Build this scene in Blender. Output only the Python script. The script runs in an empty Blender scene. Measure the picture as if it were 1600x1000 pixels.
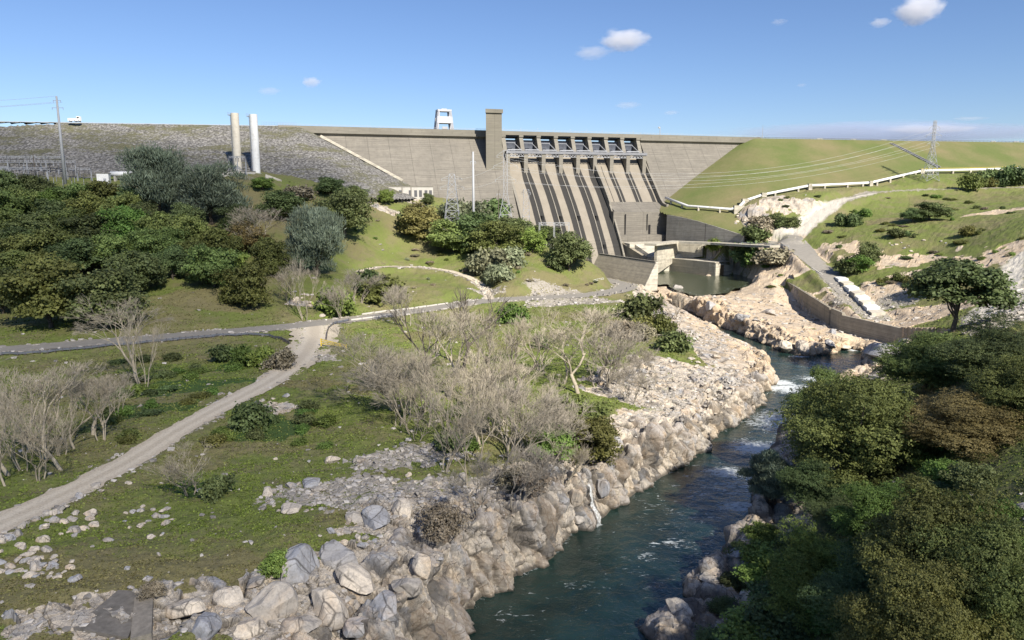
import bpy, bmesh, math, random
import numpy as np
from mathutils import Vector, Matrix, Quaternion
random.seed(7); RNG = np.random.default_rng(11)
SC = bpy.context.scene; COL = SC.collection

# ------------------------------------------------------------------ camera, light, sky, exposure
F = 1150.0; PIT = math.atan(200/1150); CP, SP = math.cos(PIT), math.sin(PIT); CZ = 62.0
cam_d = bpy.data.cameras.new('camera'); cam = bpy.data.objects.new('camera', cam_d); COL.objects.link(cam)
cam_d.sensor_width = 36; cam_d.lens = 36*F/1600; cam_d.clip_start = 0.5; cam_d.clip_end = 60000
cam.location = (0, 0, CZ); cam.rotation_euler = (math.pi/2-PIT, 0, 0); SC.camera = cam
SUN = Vector((0.40, -0.70, 0.64)).normalized()
sl = bpy.data.lights.new('sun', 'SUN'); sl.energy = 4.6; sl.angle = math.radians(0.53); sl.color = (1, .93, .82)
so = bpy.data.objects.new('sun', sl); COL.objects.link(so); so.rotation_euler = SUN.to_track_quat('Z', 'Y').to_euler()
so.location = (0, 0, 300)
W = bpy.data.worlds.new('World'); SC.world = W; W.use_nodes = True
nt = W.node_tree; nt.nodes.clear()
sky = nt.nodes.new('ShaderNodeTexSky'); sky.sky_type = 'NISHITA'; sky.sun_disc = False
sky.sun_elevation = math.asin(SUN.z); sky.sun_rotation = math.atan2(SUN.x, SUN.y)
sky.altitude = 0; sky.air_density = 1.0; sky.dust_density = 0.0; sky.ozone_density = 4.0
hs = nt.nodes.new('ShaderNodeHueSaturation'); hs.inputs['Saturation'].default_value = 1.0
bg = nt.nodes.new('ShaderNodeBackground'); bg.inputs[1].default_value = 0.07
wo = nt.nodes.new('ShaderNodeOutputWorld')
tn = nt.nodes.new('ShaderNodeMix'); tn.data_type = 'RGBA'; tn.blend_type = 'MULTIPLY'; tn.inputs[0].default_value = 1; tn.inputs[7].default_value = (.74, .78, .93, 1)
nt.links.new(sky.outputs[0], hs.inputs['Color']); nt.links.new(hs.outputs[0], tn.inputs[6]); nt.links.new(tn.outputs[2], bg.inputs[0]); nt.links.new(bg.outputs[0], wo.inputs[0])
SC.view_settings.view_transform = 'Standard'; SC.view_settings.look = 'None'
SC.view_settings.exposure = 0.92; SC.view_settings.gamma = 1.0; SC.view_settings.use_curve_mapping = False
SC.render.engine = 'CYCLES'
cy = SC.cycles; cy.use_denoising = True; cy.max_bounces = 6; cy.diffuse_bounces = 2; cy.glossy_bounces = 2
cy.transmission_bounces = 2; cy.transparent_max_bounces = 8; cy.volume_bounces = 5
cy.caustics_reflective = False; cy.caustics_refractive = False

# ------------------------------------------------------------------ helpers
def ray(px, py):
    u = (px-800)/F; v = (500-py)/F
    return np.array((u, CP+v*SP, -SP+v*CP))
def at_t(px, py, t): return np.array((0, 0, CZ)) + ray(px, py)*t
def at_h(px, py, h):
    d = ray(px, py); return np.array((0, 0, CZ)) + d*((h-CZ)/d[2])
DO = np.array((-158., 526.)); DE = np.array((.95481, .29723)); DN = np.array((.29723, -.95481))
def D(s, w, z):
    p = DO + s*DE + w*DN; return (p[0], p[1], z)

def smooth(a, b, x):
    t = np.clip((x-a)/(b-a), 0, 1); return t*t*(3-2*t)
def hash2(i, j, k=0):
    h = np.sin(i*127.1 + j*311.7 + k*74.7)*43758.5453; return h-np.floor(h)
def vnoise(x, y, k=0):
    xi = np.floor(x); yi = np.floor(y); fx = x-xi; fy = y-yi
    fx = fx*fx*(3-2*fx); fy = fy*fy*(3-2*fy)
    a = hash2(xi, yi, k); b = hash2(xi+1, yi, k); c = hash2(xi, yi+1, k); d = hash2(xi+1, yi+1, k)
    return (a*(1-fx)+b*fx)*(1-fy)+(c*(1-fx)+d*fx)*fy
def fbm(x, y, oct=4, k=0):
    s = 0; a = .5; t = 0
    for o in range(oct):
        s = s+a*vnoise(x, y, k+o*3.3); t += a; a *= .5; x = x*2.03+11.3; y = y*2.03+4.7
    return s/t
def poly_dist(X, Y, pts, closed=False):
    """distance to polyline, parameter (fractional index) of the nearest point"""
    P = np.asarray(pts, float)[:, :2]; n = len(P); best = np.full(X.shape, 1e9); par = np.zeros(X.shape)
    for i in range(n if closed else n-1):
        a = P[i]; b = P[(i+1) % n]; d = b-a; L = d@d
        t = np.clip(((X-a[0])*d[0]+(Y-a[1])*d[1])/L, 0, 1)
        q = np.hypot(X-a[0]-t*d[0], Y-a[1]-t*d[1]); m = q < best
        best = np.where(m, q, best); par = np.where(m, i+t, par)
    return best, par
def inside(X, Y, pts):
    P = np.asarray(pts, float)[:, :2]; n = len(P); r = np.zeros(X.shape, bool)
    for i in range(n):
        a = P[i]; b = P[(i+1) % n]
        if a[1] == b[1]: continue
        c = ((a[1] > Y) != (b[1] > Y)) & (X < (b[0]-a[0])*(Y-a[1])/(b[1]-a[1])+a[0]); r ^= c
    return r

def link(name, me, mat=None, parent=None):
    o = bpy.data.objects.new(name, me); COL.objects.link(o)
    if mat is not None: me.materials.append(mat)
    if parent is not None: o.parent = parent
    return o
def mesh_np(name, V, Fq, smooth_shade=False):
    """V (n,3), Fq (m,k) faces of equal size"""
    V = np.asarray(V, np.float32); Fq = np.asarray(Fq, np.int32); k = Fq.shape[1]
    me = bpy.data.meshes.new(name); me.vertices.add(len(V)); me.vertices.foreach_set('co', V.ravel())
    me.loops.add(Fq.size); me.loops.foreach_set('vertex_index', Fq.ravel())
    me.polygons.add(len(Fq)); me.polygons.foreach_set('loop_start', np.arange(0, Fq.size, k, dtype=np.int32))
    me.polygons.foreach_set('use_smooth', np.full(len(Fq), smooth_shade))
    me.update(calc_edges=True); return me
def attr(me, name, arr):
    a = me.attributes.new(name, 'FLOAT', 'POINT'); a.data.foreach_set('value', np.asarray(arr, np.float32).ravel())
def tag(o, label, cat, group=None):
    o['label'] = label; o['category'] = cat
    if group: o['group'] = group
    return o
def struct(o): o['kind'] = 'structure'; return o
def stuff(o, label, cat):
    o['kind'] = 'stuff'; return tag(o, label, cat)
def thing(name, label, cat, loc=(0, 0, 0), rz=0, group=None):
    o = bpy.data.objects.new(name, None); COL.objects.link(o); o.location = loc; o.rotation_euler = (0, 0, rz)
    o.empty_display_size = .5; return tag(o, label, cat, group)
class MB:
    def __init__(s): s.v = []; s.f = []
    def add(s, vs, fs):
        b = len(s.v); s.v += [tuple(map(float, p)) for p in vs]; s.f += [tuple(b+i for i in f) for f in fs]; return s
    def hexa(s, a, b):      # two quads (bottom ring, top ring)
        return s.add(list(a)+list(b), [(3, 2, 1, 0), (4, 5, 6, 7), (0, 1, 5, 4), (1, 2, 6, 5), (2, 3, 7, 6), (3, 0, 4, 7)])
    def box(s, x0, x1, y0, y1, z0, z1):
        return s.hexa([(x0, y0, z0), (x1, y0, z0), (x1, y1, z0), (x0, y1, z0)], [(x0, y0, z1), (x1, y0, z1), (x1, y1, z1), (x0, y1, z1)])
    def dbox(s, s0, s1, w0, w1, z0, z1):   # box in dam coordinates
        q = [(s0, w1), (s1, w1), (s1, w0), (s0, w0)]
        return s.hexa([D(a, b, z0) for a, b in q], [D(a, b, z1) for a, b in q])
    def prism(s, ring, off):  # ring of 3d pts, extruded by off
        n = len(ring); off = np.array(off); r2 = [tuple(np.array(p)+off) for p in ring]
        return s.add(list(ring)+r2, [tuple(range(n))[::-1], tuple(range(n, 2*n))]+[(i, (i+1) % n, n+(i+1) % n, n+i) for i in range(n)])
    def dprism(s, prof, s0, s1):  # (w,z) profile extruded along the dam
        n = len(prof); return s.add([D(s0, w, z) for w, z in prof]+[D(s1, w, z) for w, z in prof],
              [tuple(range(n)), tuple(range(n, 2*n))[::-1]]+[(i, n+i, n+(i+1) % n, (i+1) % n) for i in range(n)])
    def tube(s, a, b, r0, r1=None, n=6):
        r1 = r0 if r1 is None else r1; a = Vector(a); b = Vector(b); d = (b-a)
        if d.length < 1e-6: return s
        d.normalize(); u = d.orthogonal().normalized(); w = d.cross(u)
        ra = [a+(u*math.cos(t)+w*math.sin(t))*r0 for t in (2*math.pi*i/n for i in range(n))]
        rb = [b+(u*math.cos(t)+w*math.sin(t))*r1 for t in (2*math.pi*i/n for i in range(n))]
        return s.add(ra+rb, [tuple(range(n))[::-1], tuple(range(n, 2*n))]+[(i, (i+1) % n, n+(i+1) % n, n+i) for i in range(n)])
    def pipe(s, pts, r, n=8):
        pts = [Vector(p) for p in pts]; rings = []
        for i, p in enumerate(pts):
            d = ((pts[min(i+1, len(pts)-1)]-pts[max(i-1, 0)])).normalized(); u = d.cross(Vector((0, 0, 1))).normalized(); w = u.cross(d)
            rings.append([p+(u*math.cos(t)+w*math.sin(t))*r for t in (2*math.pi*k/n for k in range(n))])
        vs = [q for R in rings for q in R]; fs = [tuple(range(n))[::-1], tuple((len(pts)-1)*n+k for k in range(n))]
        for i in range(len(pts)-1):
            fs += [(i*n+k, i*n+(k+1) % n, (i+1)*n+(k+1) % n, (i+1)*n+k) for k in range(n)]
        return s.add(vs, fs)
    def bar(s, a, b, wd, ht=None):   # square-section bar
        ht = wd if ht is None else ht; a = Vector(a); b = Vector(b); d = (b-a).normalized()
        u = d.cross(Vector((0, 0, 1)))
        u = Vector((1, 0, 0)) if u.length < 1e-3 else u.normalized()
        w = u.cross(d); c = [(-.5, -.5), (.5, -.5), (.5, .5), (-.5, .5)]
        return s.hexa([a+u*wd*i+w*ht*j for i, j in c], [b+u*wd*i+w*ht*j for i, j in c])
    def build(s, name, mat, parent=None, smooth_shade=False, fix=True):
        me = bpy.data.meshes.new(name); me.from_pydata(s.v, [], s.f)
        if fix:
            bm = bmesh.new(); bm.from_mesh(me); bmesh.ops.recalc_face_normals(bm, faces=bm.faces); bm.to_mesh(me); bm.free()
        if smooth_shade: me.polygons.foreach_set('use_smooth', [True]*len(me.polygons))
        me.update()
        if parent is not None and any(parent.location):
            me.transform(Matrix.Translation(-Vector(parent.location)))
        return link(name, me, mat, parent)
def dup(root, loc, rz=0, sc=None, label=None, group=None):
    r = root.copy(); COL.objects.link(r); r.location = loc; r.rotation_euler = (0, 0, rz)
    if sc is not None: r.scale = sc
    if label: r['label'] = label
    if group: r['group'] = group
    for ch in list(root.children):
        c = ch.copy(); COL.objects.link(c); c.parent = r
        for g in ch.children:
            d = g.copy(); COL.objects.link(d); d.parent = c
    return r

# ------------------------------------------------------------------ material helpers
class NT:
    def __init__(s, name):
        s.m = bpy.data.materials.new(name); s.m.use_nodes = True; s.t = s.m.node_tree; s.t.nodes.clear()
        s.out = s.t.nodes.new('ShaderNodeOutputMaterial')
    def n(s, typ, **kw):
        nd = s.t.nodes.new('ShaderNode'+typ)
        for k, v in kw.items(): setattr(nd, k, v)
        return nd
    def set(s, sock, v):
        if isinstance(v, bpy.types.NodeSocket): s.t.links.new(v, sock)
        elif isinstance(v, (tuple, list)) and len(v) == 3 and sock.type == 'RGBA': sock.default_value = (*v, 1)
        else: sock.default_value = v
    def coord(s, scale=(1, 1, 1), kind='Object'):
        c = s.n('TexCoord'); m = s.n('Mapping'); s.t.links.new(c.outputs[kind], m.inputs[0]); s.set(m.inputs[3], tuple(scale)); return m.outputs[0]
    def noise(s, vec, scale, detail=4, rough=.6, col=False, dist=0):
        q = s.n('TexNoise'); s.set(q.inputs['Vector'], vec); q.inputs['Scale'].default_value = scale; q.inputs['Detail'].default_value = detail
        q.inputs['Roughness'].default_value = rough; q.inputs['Distortion'].default_value = dist; return q.outputs[1 if col else 0]
    def voro(s, vec, scale, feature='F1', out=0):
        q = s.n('TexVoronoi', feature=feature); s.set(q.inputs['Vector'], vec); q.inputs['Scale'].default_value = scale; return q.outputs[out]
    def ramp(s, fac, *stops):
        r = s.n('ValToRGB'); s.set(r.inputs[0], fac); el = r.color_ramp.elements
        while len(el) < len(stops): el.new(.5)
        for e, (p, c) in zip(el, stops):
            e.position = p; e.color = (c, c, c, 1) if not isinstance(c, tuple) else (*c, 1)
        return r.outputs[0]
    def mix(s, fac, a, b, mode='MIX'):
        q = s.n('Mix', data_type='RGBA', blend_type=mode); s.set(q.inputs[0], fac); s.set(q.inputs[6], a); s.set(q.inputs[7], b); return q.outputs[2]
    def math(s, op, a, b=0., c=None, clamp=False):
        q = s.n('Math', operation=op, use_clamp=clamp); s.set(q.inputs[0], a); s.set(q.inputs[1], b)
        if c is not None: s.set(q.inputs[2], c)
        return q.outputs[0]
    def at(s, name):
        q = s.n('Attribute', attribute_name=name); return q.outputs[2]
    def bump(s, h, strength=.5, dist=.1):
        b = s.n('Bump'); s.set(b.inputs['Height'], h); b.inputs['Strength'].default_value = strength; b.inputs['Distance'].default_value = dist; return b.outputs[0]
    def pbr(s, col, rough=.8, bump=None, metal=0., spec=.3):
        p = s.n('BsdfPrincipled'); s.set(p.inputs['Base Color'], col); s.set(p.inputs['Roughness'], rough); s.set(p.inputs['Metallic'], metal)
        p.inputs['Specular IOR Level'].default_value = spec
        if bump is not None: s.t.links.new(bump, p.inputs['Normal'])
        s.t.links.new(p.outputs[0], s.out.inputs[0]); return s.m
def rock_colour(q, co, tone, wet=None):
    base = q.ramp(tone, (.0, (.34, .32, .29)), (.25, (.52, .47, .40)), (.5, (.60, .53, .43)), (.72, (.42, .395, .36)), (.84, (.35, .355, .37)), (1, (.40, .41, .43)))
    n1 = q.noise(co, .22, 6, .65); n2 = q.noise(co, 1.7, 5, .7)
    base = q.mix(q.ramp(n1, (.52, 0.), (.70, .6)), base, (.54, .37, .20))
    base = q.mix(q.ramp(n2, (.33, .6), (.52, 0.)), base, (.24, .225, .205))
    base = q.mix(q.ramp(q.noise(co, 7., 3, .7), (.3, .4), (.55, 0.)), base, (.16, .15, .14))
    mp = q.n('Mapping'); q.t.links.new(co, mp.inputs[0]); mp.inputs[2].default_value = (.25, -.2, .6); mp.inputs[3].default_value = (1, 1.25, .5)
    wv = q.n('Mix', data_type='RGBA', blend_type='LINEAR_LIGHT'); wv.inputs[0].default_value = .12; q.t.links.new(mp.outputs[0], wv.inputs[6]); q.t.links.new(q.noise(co, .8, 4, .6, True), wv.inputs[7]); pv = wv.outputs[2]
    base = q.mix(.5, base, q.mix(q.voro(pv, .55, 'F1', 1), q.mix(1., base, (.80, .79, .79), 'MULTIPLY'), q.mix(1., base, (1.42, 1.37, 1.28), 'MULTIPLY')))
    k1 = q.ramp(q.voro(pv, .55, 'DISTANCE_TO_EDGE'), (.0, .85), (.035, 0.)); k2 = q.ramp(q.voro(pv, 1.5, 'DISTANCE_TO_EDGE'), (.0, .55), (.04, 0.)); brk = q.ramp(q.noise(co, .5, 4, .6), (.42, 0.), (.55, 1.))
    base = q.mix(q.math('MULTIPLY', k1, brk), base, (.05, .045, .04)); base = q.mix(q.math('MULTIPLY', k2, brk), base, (.08, .07, .06))
    st_ = q.n('Mapping'); q.t.links.new(co, st_.inputs[0]); st_.inputs[3].default_value = (.9, .9, .10); base = q.mix(q.ramp(q.noise(st_.outputs[0], 1., 5, .7), (.54, 0.), (.70, .5)), base, (.13, .115, .10))
    n2 = q.math('SUBTRACT', n2, q.math('ADD', q.math('MULTIPLY', k1, .5), q.math('MULTIPLY', k2, .3)))
    return base, n2
def simple(name, col, rough=.75, var=.12, scale=.6, bump=.15, metal=0., stain=None):
    q = NT(name); co = q.coord(); a = q.noise(co, scale, 5, .65)
    c = q.mix(q.ramp(a, (.3, 0.), (.7, 1.)), tuple(x*(1-var) for x in col), tuple(min(1, x*(1+var)) for x in col))
    if stain: c = q.mix(q.ramp(q.noise(co, scale*.35, 6, .7), (.52, 0.), (.72, .8)), c, stain)
    return q.pbr(c, rough, q.bump(q.noise(co, scale*6, 3), bump, .03), metal)
# ------------------------------------------------------------------ terrain (one sheet; the world is 1 unit = 1 m, river at z = 0)
def H(px, py, h): return at_h(px, py, h)
ROAD = [H(-60, 551, 12.6), H(0, 547, 12.5), H(150, 535, 12.5), H(300, 523, 12.4), H(430, 512, 12.3), H(540, 500, 12.2), H(620, 490, 12.2), H(700, 478, 12.2), H(770, 469, 12.2), H(850, 465, 12.1), H(930, 460, 11.8), H(972, 452, 11.4), H(978, 445, 11.2), H(952, 438, 11), H(925, 433, 11)]
LANE = [H(765, 468, 12.2), H(757, 452, 14), at_t(738, 436, 378), at_t(700, 423, 392), at_t(650, 417, 396), at_t(595, 417, 388), at_t(560, 424, 375)]
TRACK = [H(492, 507, 12.2), H(490, 530, 12.2), H(470, 560, 12.3), H(420, 597, 12.5), H(300, 660, 13.5), H(200, 722, 14.5), H(100, 772, 15.5), H(0, 818, 16.5), H(-140, 880, 17.5)]
RAMP = [at_t(1130, 380, 492), at_t(1205, 381, 478), at_t(1238, 379, 468), at_t(1262, 400, 436), at_t(1290, 425, 410), at_t(1325, 460, 368), at_t(1370, 497, 330)]
UPROAD = [at_t(1240, 374, 472), at_t(1270, 345, 490), at_t(1310, 315, 516), at_t(1365, 300, 536), at_t(1450, 296, 546), at_t(1610, 292, 530)]
LB = [(-25, 0), (-22, 40), (-17, 70)]+[tuple(H(px, py, 0)[:2]) for px, py in ((705, 1000), (714, 985), (722, 950), (790, 916), (832, 890), (862, 870), (892, 833), (925, 815), (962, 790), (1002, 765), (1050, 735), (1092, 705), (1122, 680), (1160, 655), (1187, 633), (1205, 603), (1208, 582), (1196, 557), (1175, 541), (1150, 530), (1112, 509), (1072, 491), (1050, 481))]
ISL = [tuple(H(px, py, 0)[:2]) for px, py in ((1062, 478), (1086, 490), (1120, 508), (1152, 519), (1190, 535), (1217, 548), (1250, 556), (1292, 553), (1330, 546))]
RB = [tuple(H(px, py, 0)[:2]) for px, py in ((1350, 550), (1352, 575), (1345, 590))]+[(104, 232), (88, 212), (72, 190), (60, 168), (50, 145)]+[tuple(H(px, py, 0)[:2]) for px, py in ((1192, 812), (1150, 858), (1110, 890), (1066, 922), (1046, 965), (1020, 1000))]+[(15, 70), (16, 40), (18, 0)]
RIVER = LB+ISL+RB
POOL = [tuple(H(px, py, 7)[:2]) for px, py in ((1004, 418), (1027, 421), (1103, 432), (1150, 429), (1172, 436), (1164, 447), (1140, 450), (1128, 457), (1090, 461), (1062, 452), (1046, 441), (1028, 444), (1012, 430))]
CT = []
def C(*pts):
    for p in pts: CT.append(tuple(p))
def h(px, py, hh): C(at_h(px, py, hh))
def t(px, py, tt): C(at_t(px, py, tt))
for R in (ROAD, LANE, TRACK, RAMP, UPROAD): C(*R)
# left hillside up to the switchyard
for a in ((0, 500, 270), (0, 450, 305), (0, 400, 335), (0, 350, 365), (0, 300, 400), (60, 284, 416), (-200, 500, 255), (-200, 400, 330), (-200, 300, 380), (150, 510, 262), (150, 470, 290), (150, 400, 335), (150, 340, 375), (150, 286, 420),
          (330, 500, 277), (330, 455, 300), (330, 400, 338), (330, 330, 385), (330, 282, 428), (450, 475, 303), (450, 420, 345), (450, 350, 390), (450, 300, 428), (380, 268, 450), (430, 285, 432), (500, 300, 430),
          (560, 450, 335), (560, 425, 372), (560, 370, 405), (560, 320, 438), (620, 390, 415), (620, 345, 440), (620, 312, 478), (560, 304, 456), (690, 312, 490), (700, 395, 418), (690, 340, 470),
          (780, 395, 415), (830, 388, 412), (830, 425, 375), (790, 440, 365), (890, 425, 392), (905, 400, 408), (925, 445, 384), (870, 455, 368), (720, 450, 352), (660, 450, 350)): t(*a)
h(1050, 374, 28); h(1090, 373, 28); h(1130, 375, 28.5); h(1155, 378, 28.5)
C((60, 480, 8), (90, 510, 5), (20, 500, 25), (-30, 500, 52), (0, 540, 40), (100, 560, 10), (160, 560, 30), (-60, 520, 58), (120, 480, 5))
# terrace, meadow, cliff tops
for a in ((640, 690, 12.5), (560, 640, 12.5), (500, 770, 13.2), (420, 830, 14), (300, 850, 14.5), (100, 900, 15.5), (0, 900, 16), (100, 985, 15.5), (300, 990, 14), (450, 930, 13), (600, 860, 12.5), (700, 790, 12.8), (850, 560, 10.5), (700, 600, 11), (600, 560, 11.8), (780, 690, 11.5), (900, 700, 10), (960, 600, 9.5), (1050, 590, 9), (1000, 520, 9.5),
          (1050, 470, 8.5), (1120, 600, 8.5), (1000, 660, 10), (880, 520, 11), (960, 480, 11.4), (150, 620, 10.8), (60, 680, 12), (250, 600, 10.8), (380, 560, 11), (400, 680, 12.2), (220, 790, 14.4), (1100, 520, 4), (1150, 560, 6.5)): h(*a)
C((-60, 60, 16), (-120, 100, 18), (-190, 160, 15), (-40, 40, 15), (-100, 30, 20), (-230, 230, 15), (-330, 330, 40), (-300, 420, 68), (-400, 450, 70), (-330, 200, 16))
# island rocks and the ground behind the diversion wall
for a in ((1100, 478, 8.5), (1200, 505, 6.5), (1290, 530, 5), (1150, 468, 8), (1240, 470, 7), (1185, 450, 9), (1060, 464, 9), (1300, 505, 3.5), (1340, 470, 9), (1400, 490, 8.5), (1440, 500, 9), (1395, 560, 5), (1380, 535, 6.5)): h(*a)
for a in ((1130, 398, 484), (1180, 408, 468), (1230, 410, 455), (1180, 425, 452), (1090, 392, 500), (1150, 345, 504), (1150, 333, 514), (1075, 335, 530), (1265, 297, 536), (1440, 273, 572), (1580, 271, 598), (1200, 345, 497), (1240, 330, 506), (1300, 345, 486), (1330, 330, 505), (1365, 292, 545), (1310, 375, 452), (1330, 410, 410), (1300, 395, 428),
          (1450, 400, 400), (1450, 345, 450), (1400, 305, 532), (1550, 305, 520), (1600, 350, 380), (1550, 430, 330), (1400, 440, 368), (1380, 355, 450), (1580, 455, 285), (1490, 512, 235), (1700, 300, 480), (1700, 420, 290), (1650, 270, 580), (1510, 470, 285)): t(*a)
# right bank near the bridge
C((22, 95, 1.5), (34, 114, 2), (50, 150, 2), (66, 180, 2), (88, 212, 2), (112, 235, 3), (60, 98, 18), (90, 110, 30), (45, 72, 18), (110, 160, 26), (135, 205, 19), (150, 250, 13), (85, 165, 13), (62, 130, 12), (130, 110, 42), (32, 50, 14), (64, 50, 32), (160, 160, 38), (110, 40, 45), (170, 210, 30), (220, 230, 44), (200, 120, 55))
C((0, 700, 30), (-300, 700, 70), (300, 760, 70), (600, 700, 80), (600, 400, 80), (450, 250, 70), (500, 600, 80), (-600, 500, 72), (-500, 300, 45), (0, 1000, 40), (-600, 1000, 60), (600, 1000, 60))
PIPEPX = ((1152, 326), (1166, 313), (1193, 304), (1230, 297), (1265, 290), (1312, 288), (1360, 285.5), (1400, 276), (1440, 267), (1475, 266), (1530, 265), (1590, 263))
CR_ = [(203.5, 638.5), (330, 667), (470, 693), (700, 738), (950, 780)]
def conehit(px, py):
    d = ray(px, py); tt = np.arange(470, 760, .4); x, y, z = d[0]*tt, d[1]*tt, CZ+d[2]*tt; dd, _p = poly_dist(x, y, CR_); k = np.nonzero(z < 106.6-np.maximum(dd-3.5, 0)/2.06)[0]; k = k[0] if len(k) else -1; return (x[k], y[k], z[k])
for px, py in PIPEPX: c = conehit(px, py+5); C((c[0], c[1], c[2]-.2))
CT = np.array(CT); CS = 100.0
_d = np.hypot(CT[:, None, 0]-CT[None, :, 0], CT[:, None, 1]-CT[None, :, 1])/CS
_K = np.where(_d > 1e-9, _d**2*np.log(_d+1e-12), 0)+np.eye(len(CT))*.004
_P = np.c_[np.ones(len(CT)), CT[:, :2]/CS]; _n = len(CT)
_A = np.zeros((_n+3, _n+3)); _A[:_n, :_n] = _K; _A[:_n, _n:] = _P; _A[_n:, :_n] = _P.T
_sol = np.linalg.solve(_A, np.r_[CT[:, 2], 0, 0, 0])
def tps(X, Y):
    z = _sol[_n]+_sol[_n+1]*X/CS+_sol[_n+2]*Y/CS
    for i in range(_n):
        r2 = ((X-CT[i, 0])**2+(Y-CT[i, 1])**2)/CS**2
        z = z+_sol[i]*.5*r2*np.log(r2+1e-12)
    return z
# polar grid around the viewpoint, finest where the photo looks closest
AZ = np.radians(np.r_[np.linspace(-75, -39, 40)[:-1], np.linspace(-39, 39, 860), np.linspace(39, 75, 40)[1:]])
RR = np.r_[np.geomspace(18, 68, 70)[:-1], np.geomspace(68, 330, 620)[:-1], np.geomspace(330, 1000, 190)]
GA, GR = np.meshgrid(AZ, RR); GX = GR*np.sin(GA); GY = GR*np.cos(GA)
Z = tps(GX, GY)
Z += (fbm(GX/14, GY/14, 4)-.5)*1.6*smooth(40, 120, GR)
def flatten(Z, pts, hw, soft):
    P = np.asarray(pts); d, par = poly_dist(GX, GY, P); i = np.clip(par.astype(int), 0, len(P)-2); f = par-i
    zr = P[i, 2]*(1-f)+P[i+1, 2]*f; k = 1-smooth(hw, hw+soft, d); return Z*(1-k)+zr*k, d
Z, dLANE = flatten(Z, LANE, 2.2, 5); Z, dTRACK = flatten(Z, TRACK, 2.8, 6); Z, dROAD = flatten(Z, ROAD, 6.6, 6)
Z, dRAMP = flatten(Z, RAMP, 7, 5); Z, dUP = flatten(Z, UPROAD, 4, 8)
GS = (GX-DO[0])*DE[0]+(GY-DO[1])*DE[1]; GW = (GX-DO[0])*DN[0]+(GY-DO[1])*DN[1]
WINGW = [40, 61, 73, 89, 105, 117, 125, 135]; WINGS = [265, 265, 269, 274, 280, 285, 288, 293]
sw_ = np.interp(GW, WINGW, WINGS); k = (GW > 50) & (GW < 135) & (GS > 220) & (GS < sw_+1); Z = np.where(k, np.minimum(Z, 27.4), Z)
LOW = [D(222, 56, 0), D(262, 58, 0), at_h(1044, 384, 24), at_h(1050, 396, 15), at_h(1085, 414, 11), at_h(1103, 430, 7), at_h(1004, 418, 7)]
dl, _ = poly_dist(GX, GY, LOW, True); kl = inside(GX, GY, LOW); Z = np.where(kl, np.minimum(Z, 5.5), np.where((dl < 22) & (GS > 222) & (GS < sw_+1), np.minimum(Z, 6+1.3*dl), Z))
WL_ = [at_h(1210, 428, 12.5)[:2], at_h(1296, 481, 11.2)[:2], at_h(1412, 513, 10.2)[:2]]; dW, pW = poly_dist(GX, GY, WL_)
i_ = np.clip(pW.astype(int), 0, 1); wa = np.array(WL_)[i_]; wb2 = np.array(WL_)[i_+1]; sd = (wb2[..., 0]-wa[..., 0])*(GY-wa[..., 1])-(wb2[..., 1]-wa[..., 1])*(GX-wa[..., 0])
Z = np.where((sd < 0) & (dW < 26) & (pW > .25), np.minimum(Z, 2.6+7*(1-smooth(.25, .7, pW))+.35*np.maximum(dW-4, 0)), Z)
dR, pR = poly_dist(GX, GY, RIVER, True); inR = inside(GX, GY, RIVER); sR = np.where(inR, -dR, dR)
dP, _ = poly_dist(GX, GY, POOL, True); inP = inside(GX, GY, POOL); sP = np.where(inP, -dP, dP)
nL = len(LB); nI = len(ISL)
# width over which the bank climbs to its own height: steep cliffs on the left bank, gravel at the upstream end
wl = np.r_[np.full(3, 8.), 8, 8, 8, 8, 8, 8, 8, 8, 8, 8, 8, 8, 8, 8, 8, 8, 8, 9, 12, 16, 20, 20, 16]
wl = np.r_[wl, np.full(max(0, nL-len(wl)), 20.)][:nL]
WN = np.r_[wl, np.full(nI, 7.), np.full(len(RIVER)-nL-nI, 9.)]
WN = np.r_[WN, WN[:1]]; ii = np.clip(pR.astype(int), 0, len(RIVER)-1); ff = pR-ii
wb = WN[ii]*(1-ff)+WN[np.clip(ii+1, 0, len(WN)-1)]*ff
wb = wb*(.75+.6*fbm(GX/14, GY/14, 2, 5))
sRj = sR+(fbm(GX/9, GY/9, 2, 9)-.5)*3.0*(sR > -3)
prof = np.clip(sRj/wb, 0, 1)**.7
ZL = np.maximum(Z, 1.0)
Z = np.where(sRj > 0, -.6+(ZL+.6)*prof, np.maximum(-.6+sRj*.8, -3.5))
kp = smooth(0, 9, sP+(fbm(GX/5, GY/5, 3, 19)-.5)*3); Z = np.where(sP < 12, 5.+(np.maximum(Z, 6.)-5.)*kp, Z)
Z = np.where(inP & (dP > 2), np.minimum(Z, 5.2), Z)
# ---- land cover weights
def blob(px, py, hh, r, asp=1.0, rot=0.0, nz=.5, k=1):
    c = at_h(px, py, hh); x = GX-c[0]; y = GY-c[1]; a = math.radians(rot)
    u = (x*math.cos(a)+y*math.sin(a))/(r*asp); v = (-x*math.sin(a)+y*math.cos(a))/r
    q = np.hypot(u, v)+(fbm(GX/(r*.5)+k, GY/(r*.5), 3, k)-.5)*nz*2; return 1-smooth(.8, 1.1, q)
gz, gx_ = np.gradient(Z); slope = np.hypot(np.gradient(Z, axis=0)/np.gradient(GR, axis=0), np.gradient(Z, axis=1)/(GR*np.gradient(GA, axis=1)))
n1 = fbm(GX/7, GY/7, 4, 2); n2 = fbm(GX/22, GY/22, 3, 7)
onleft = (pR < nL-7)
rock = smooth(.62, .9, slope+.5*(n1-.5))*(sR < 30)
rock = np.maximum(rock, (1-smooth(.85, 1.25, sR/(wb+3.5)+(n1-.5)*.9))*(sR > -6))
isl = ((pR >= nL-9) & (pR <= nL+nI) & (sR < 60)) | ((sP < 22) & (GX > 40))
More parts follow.
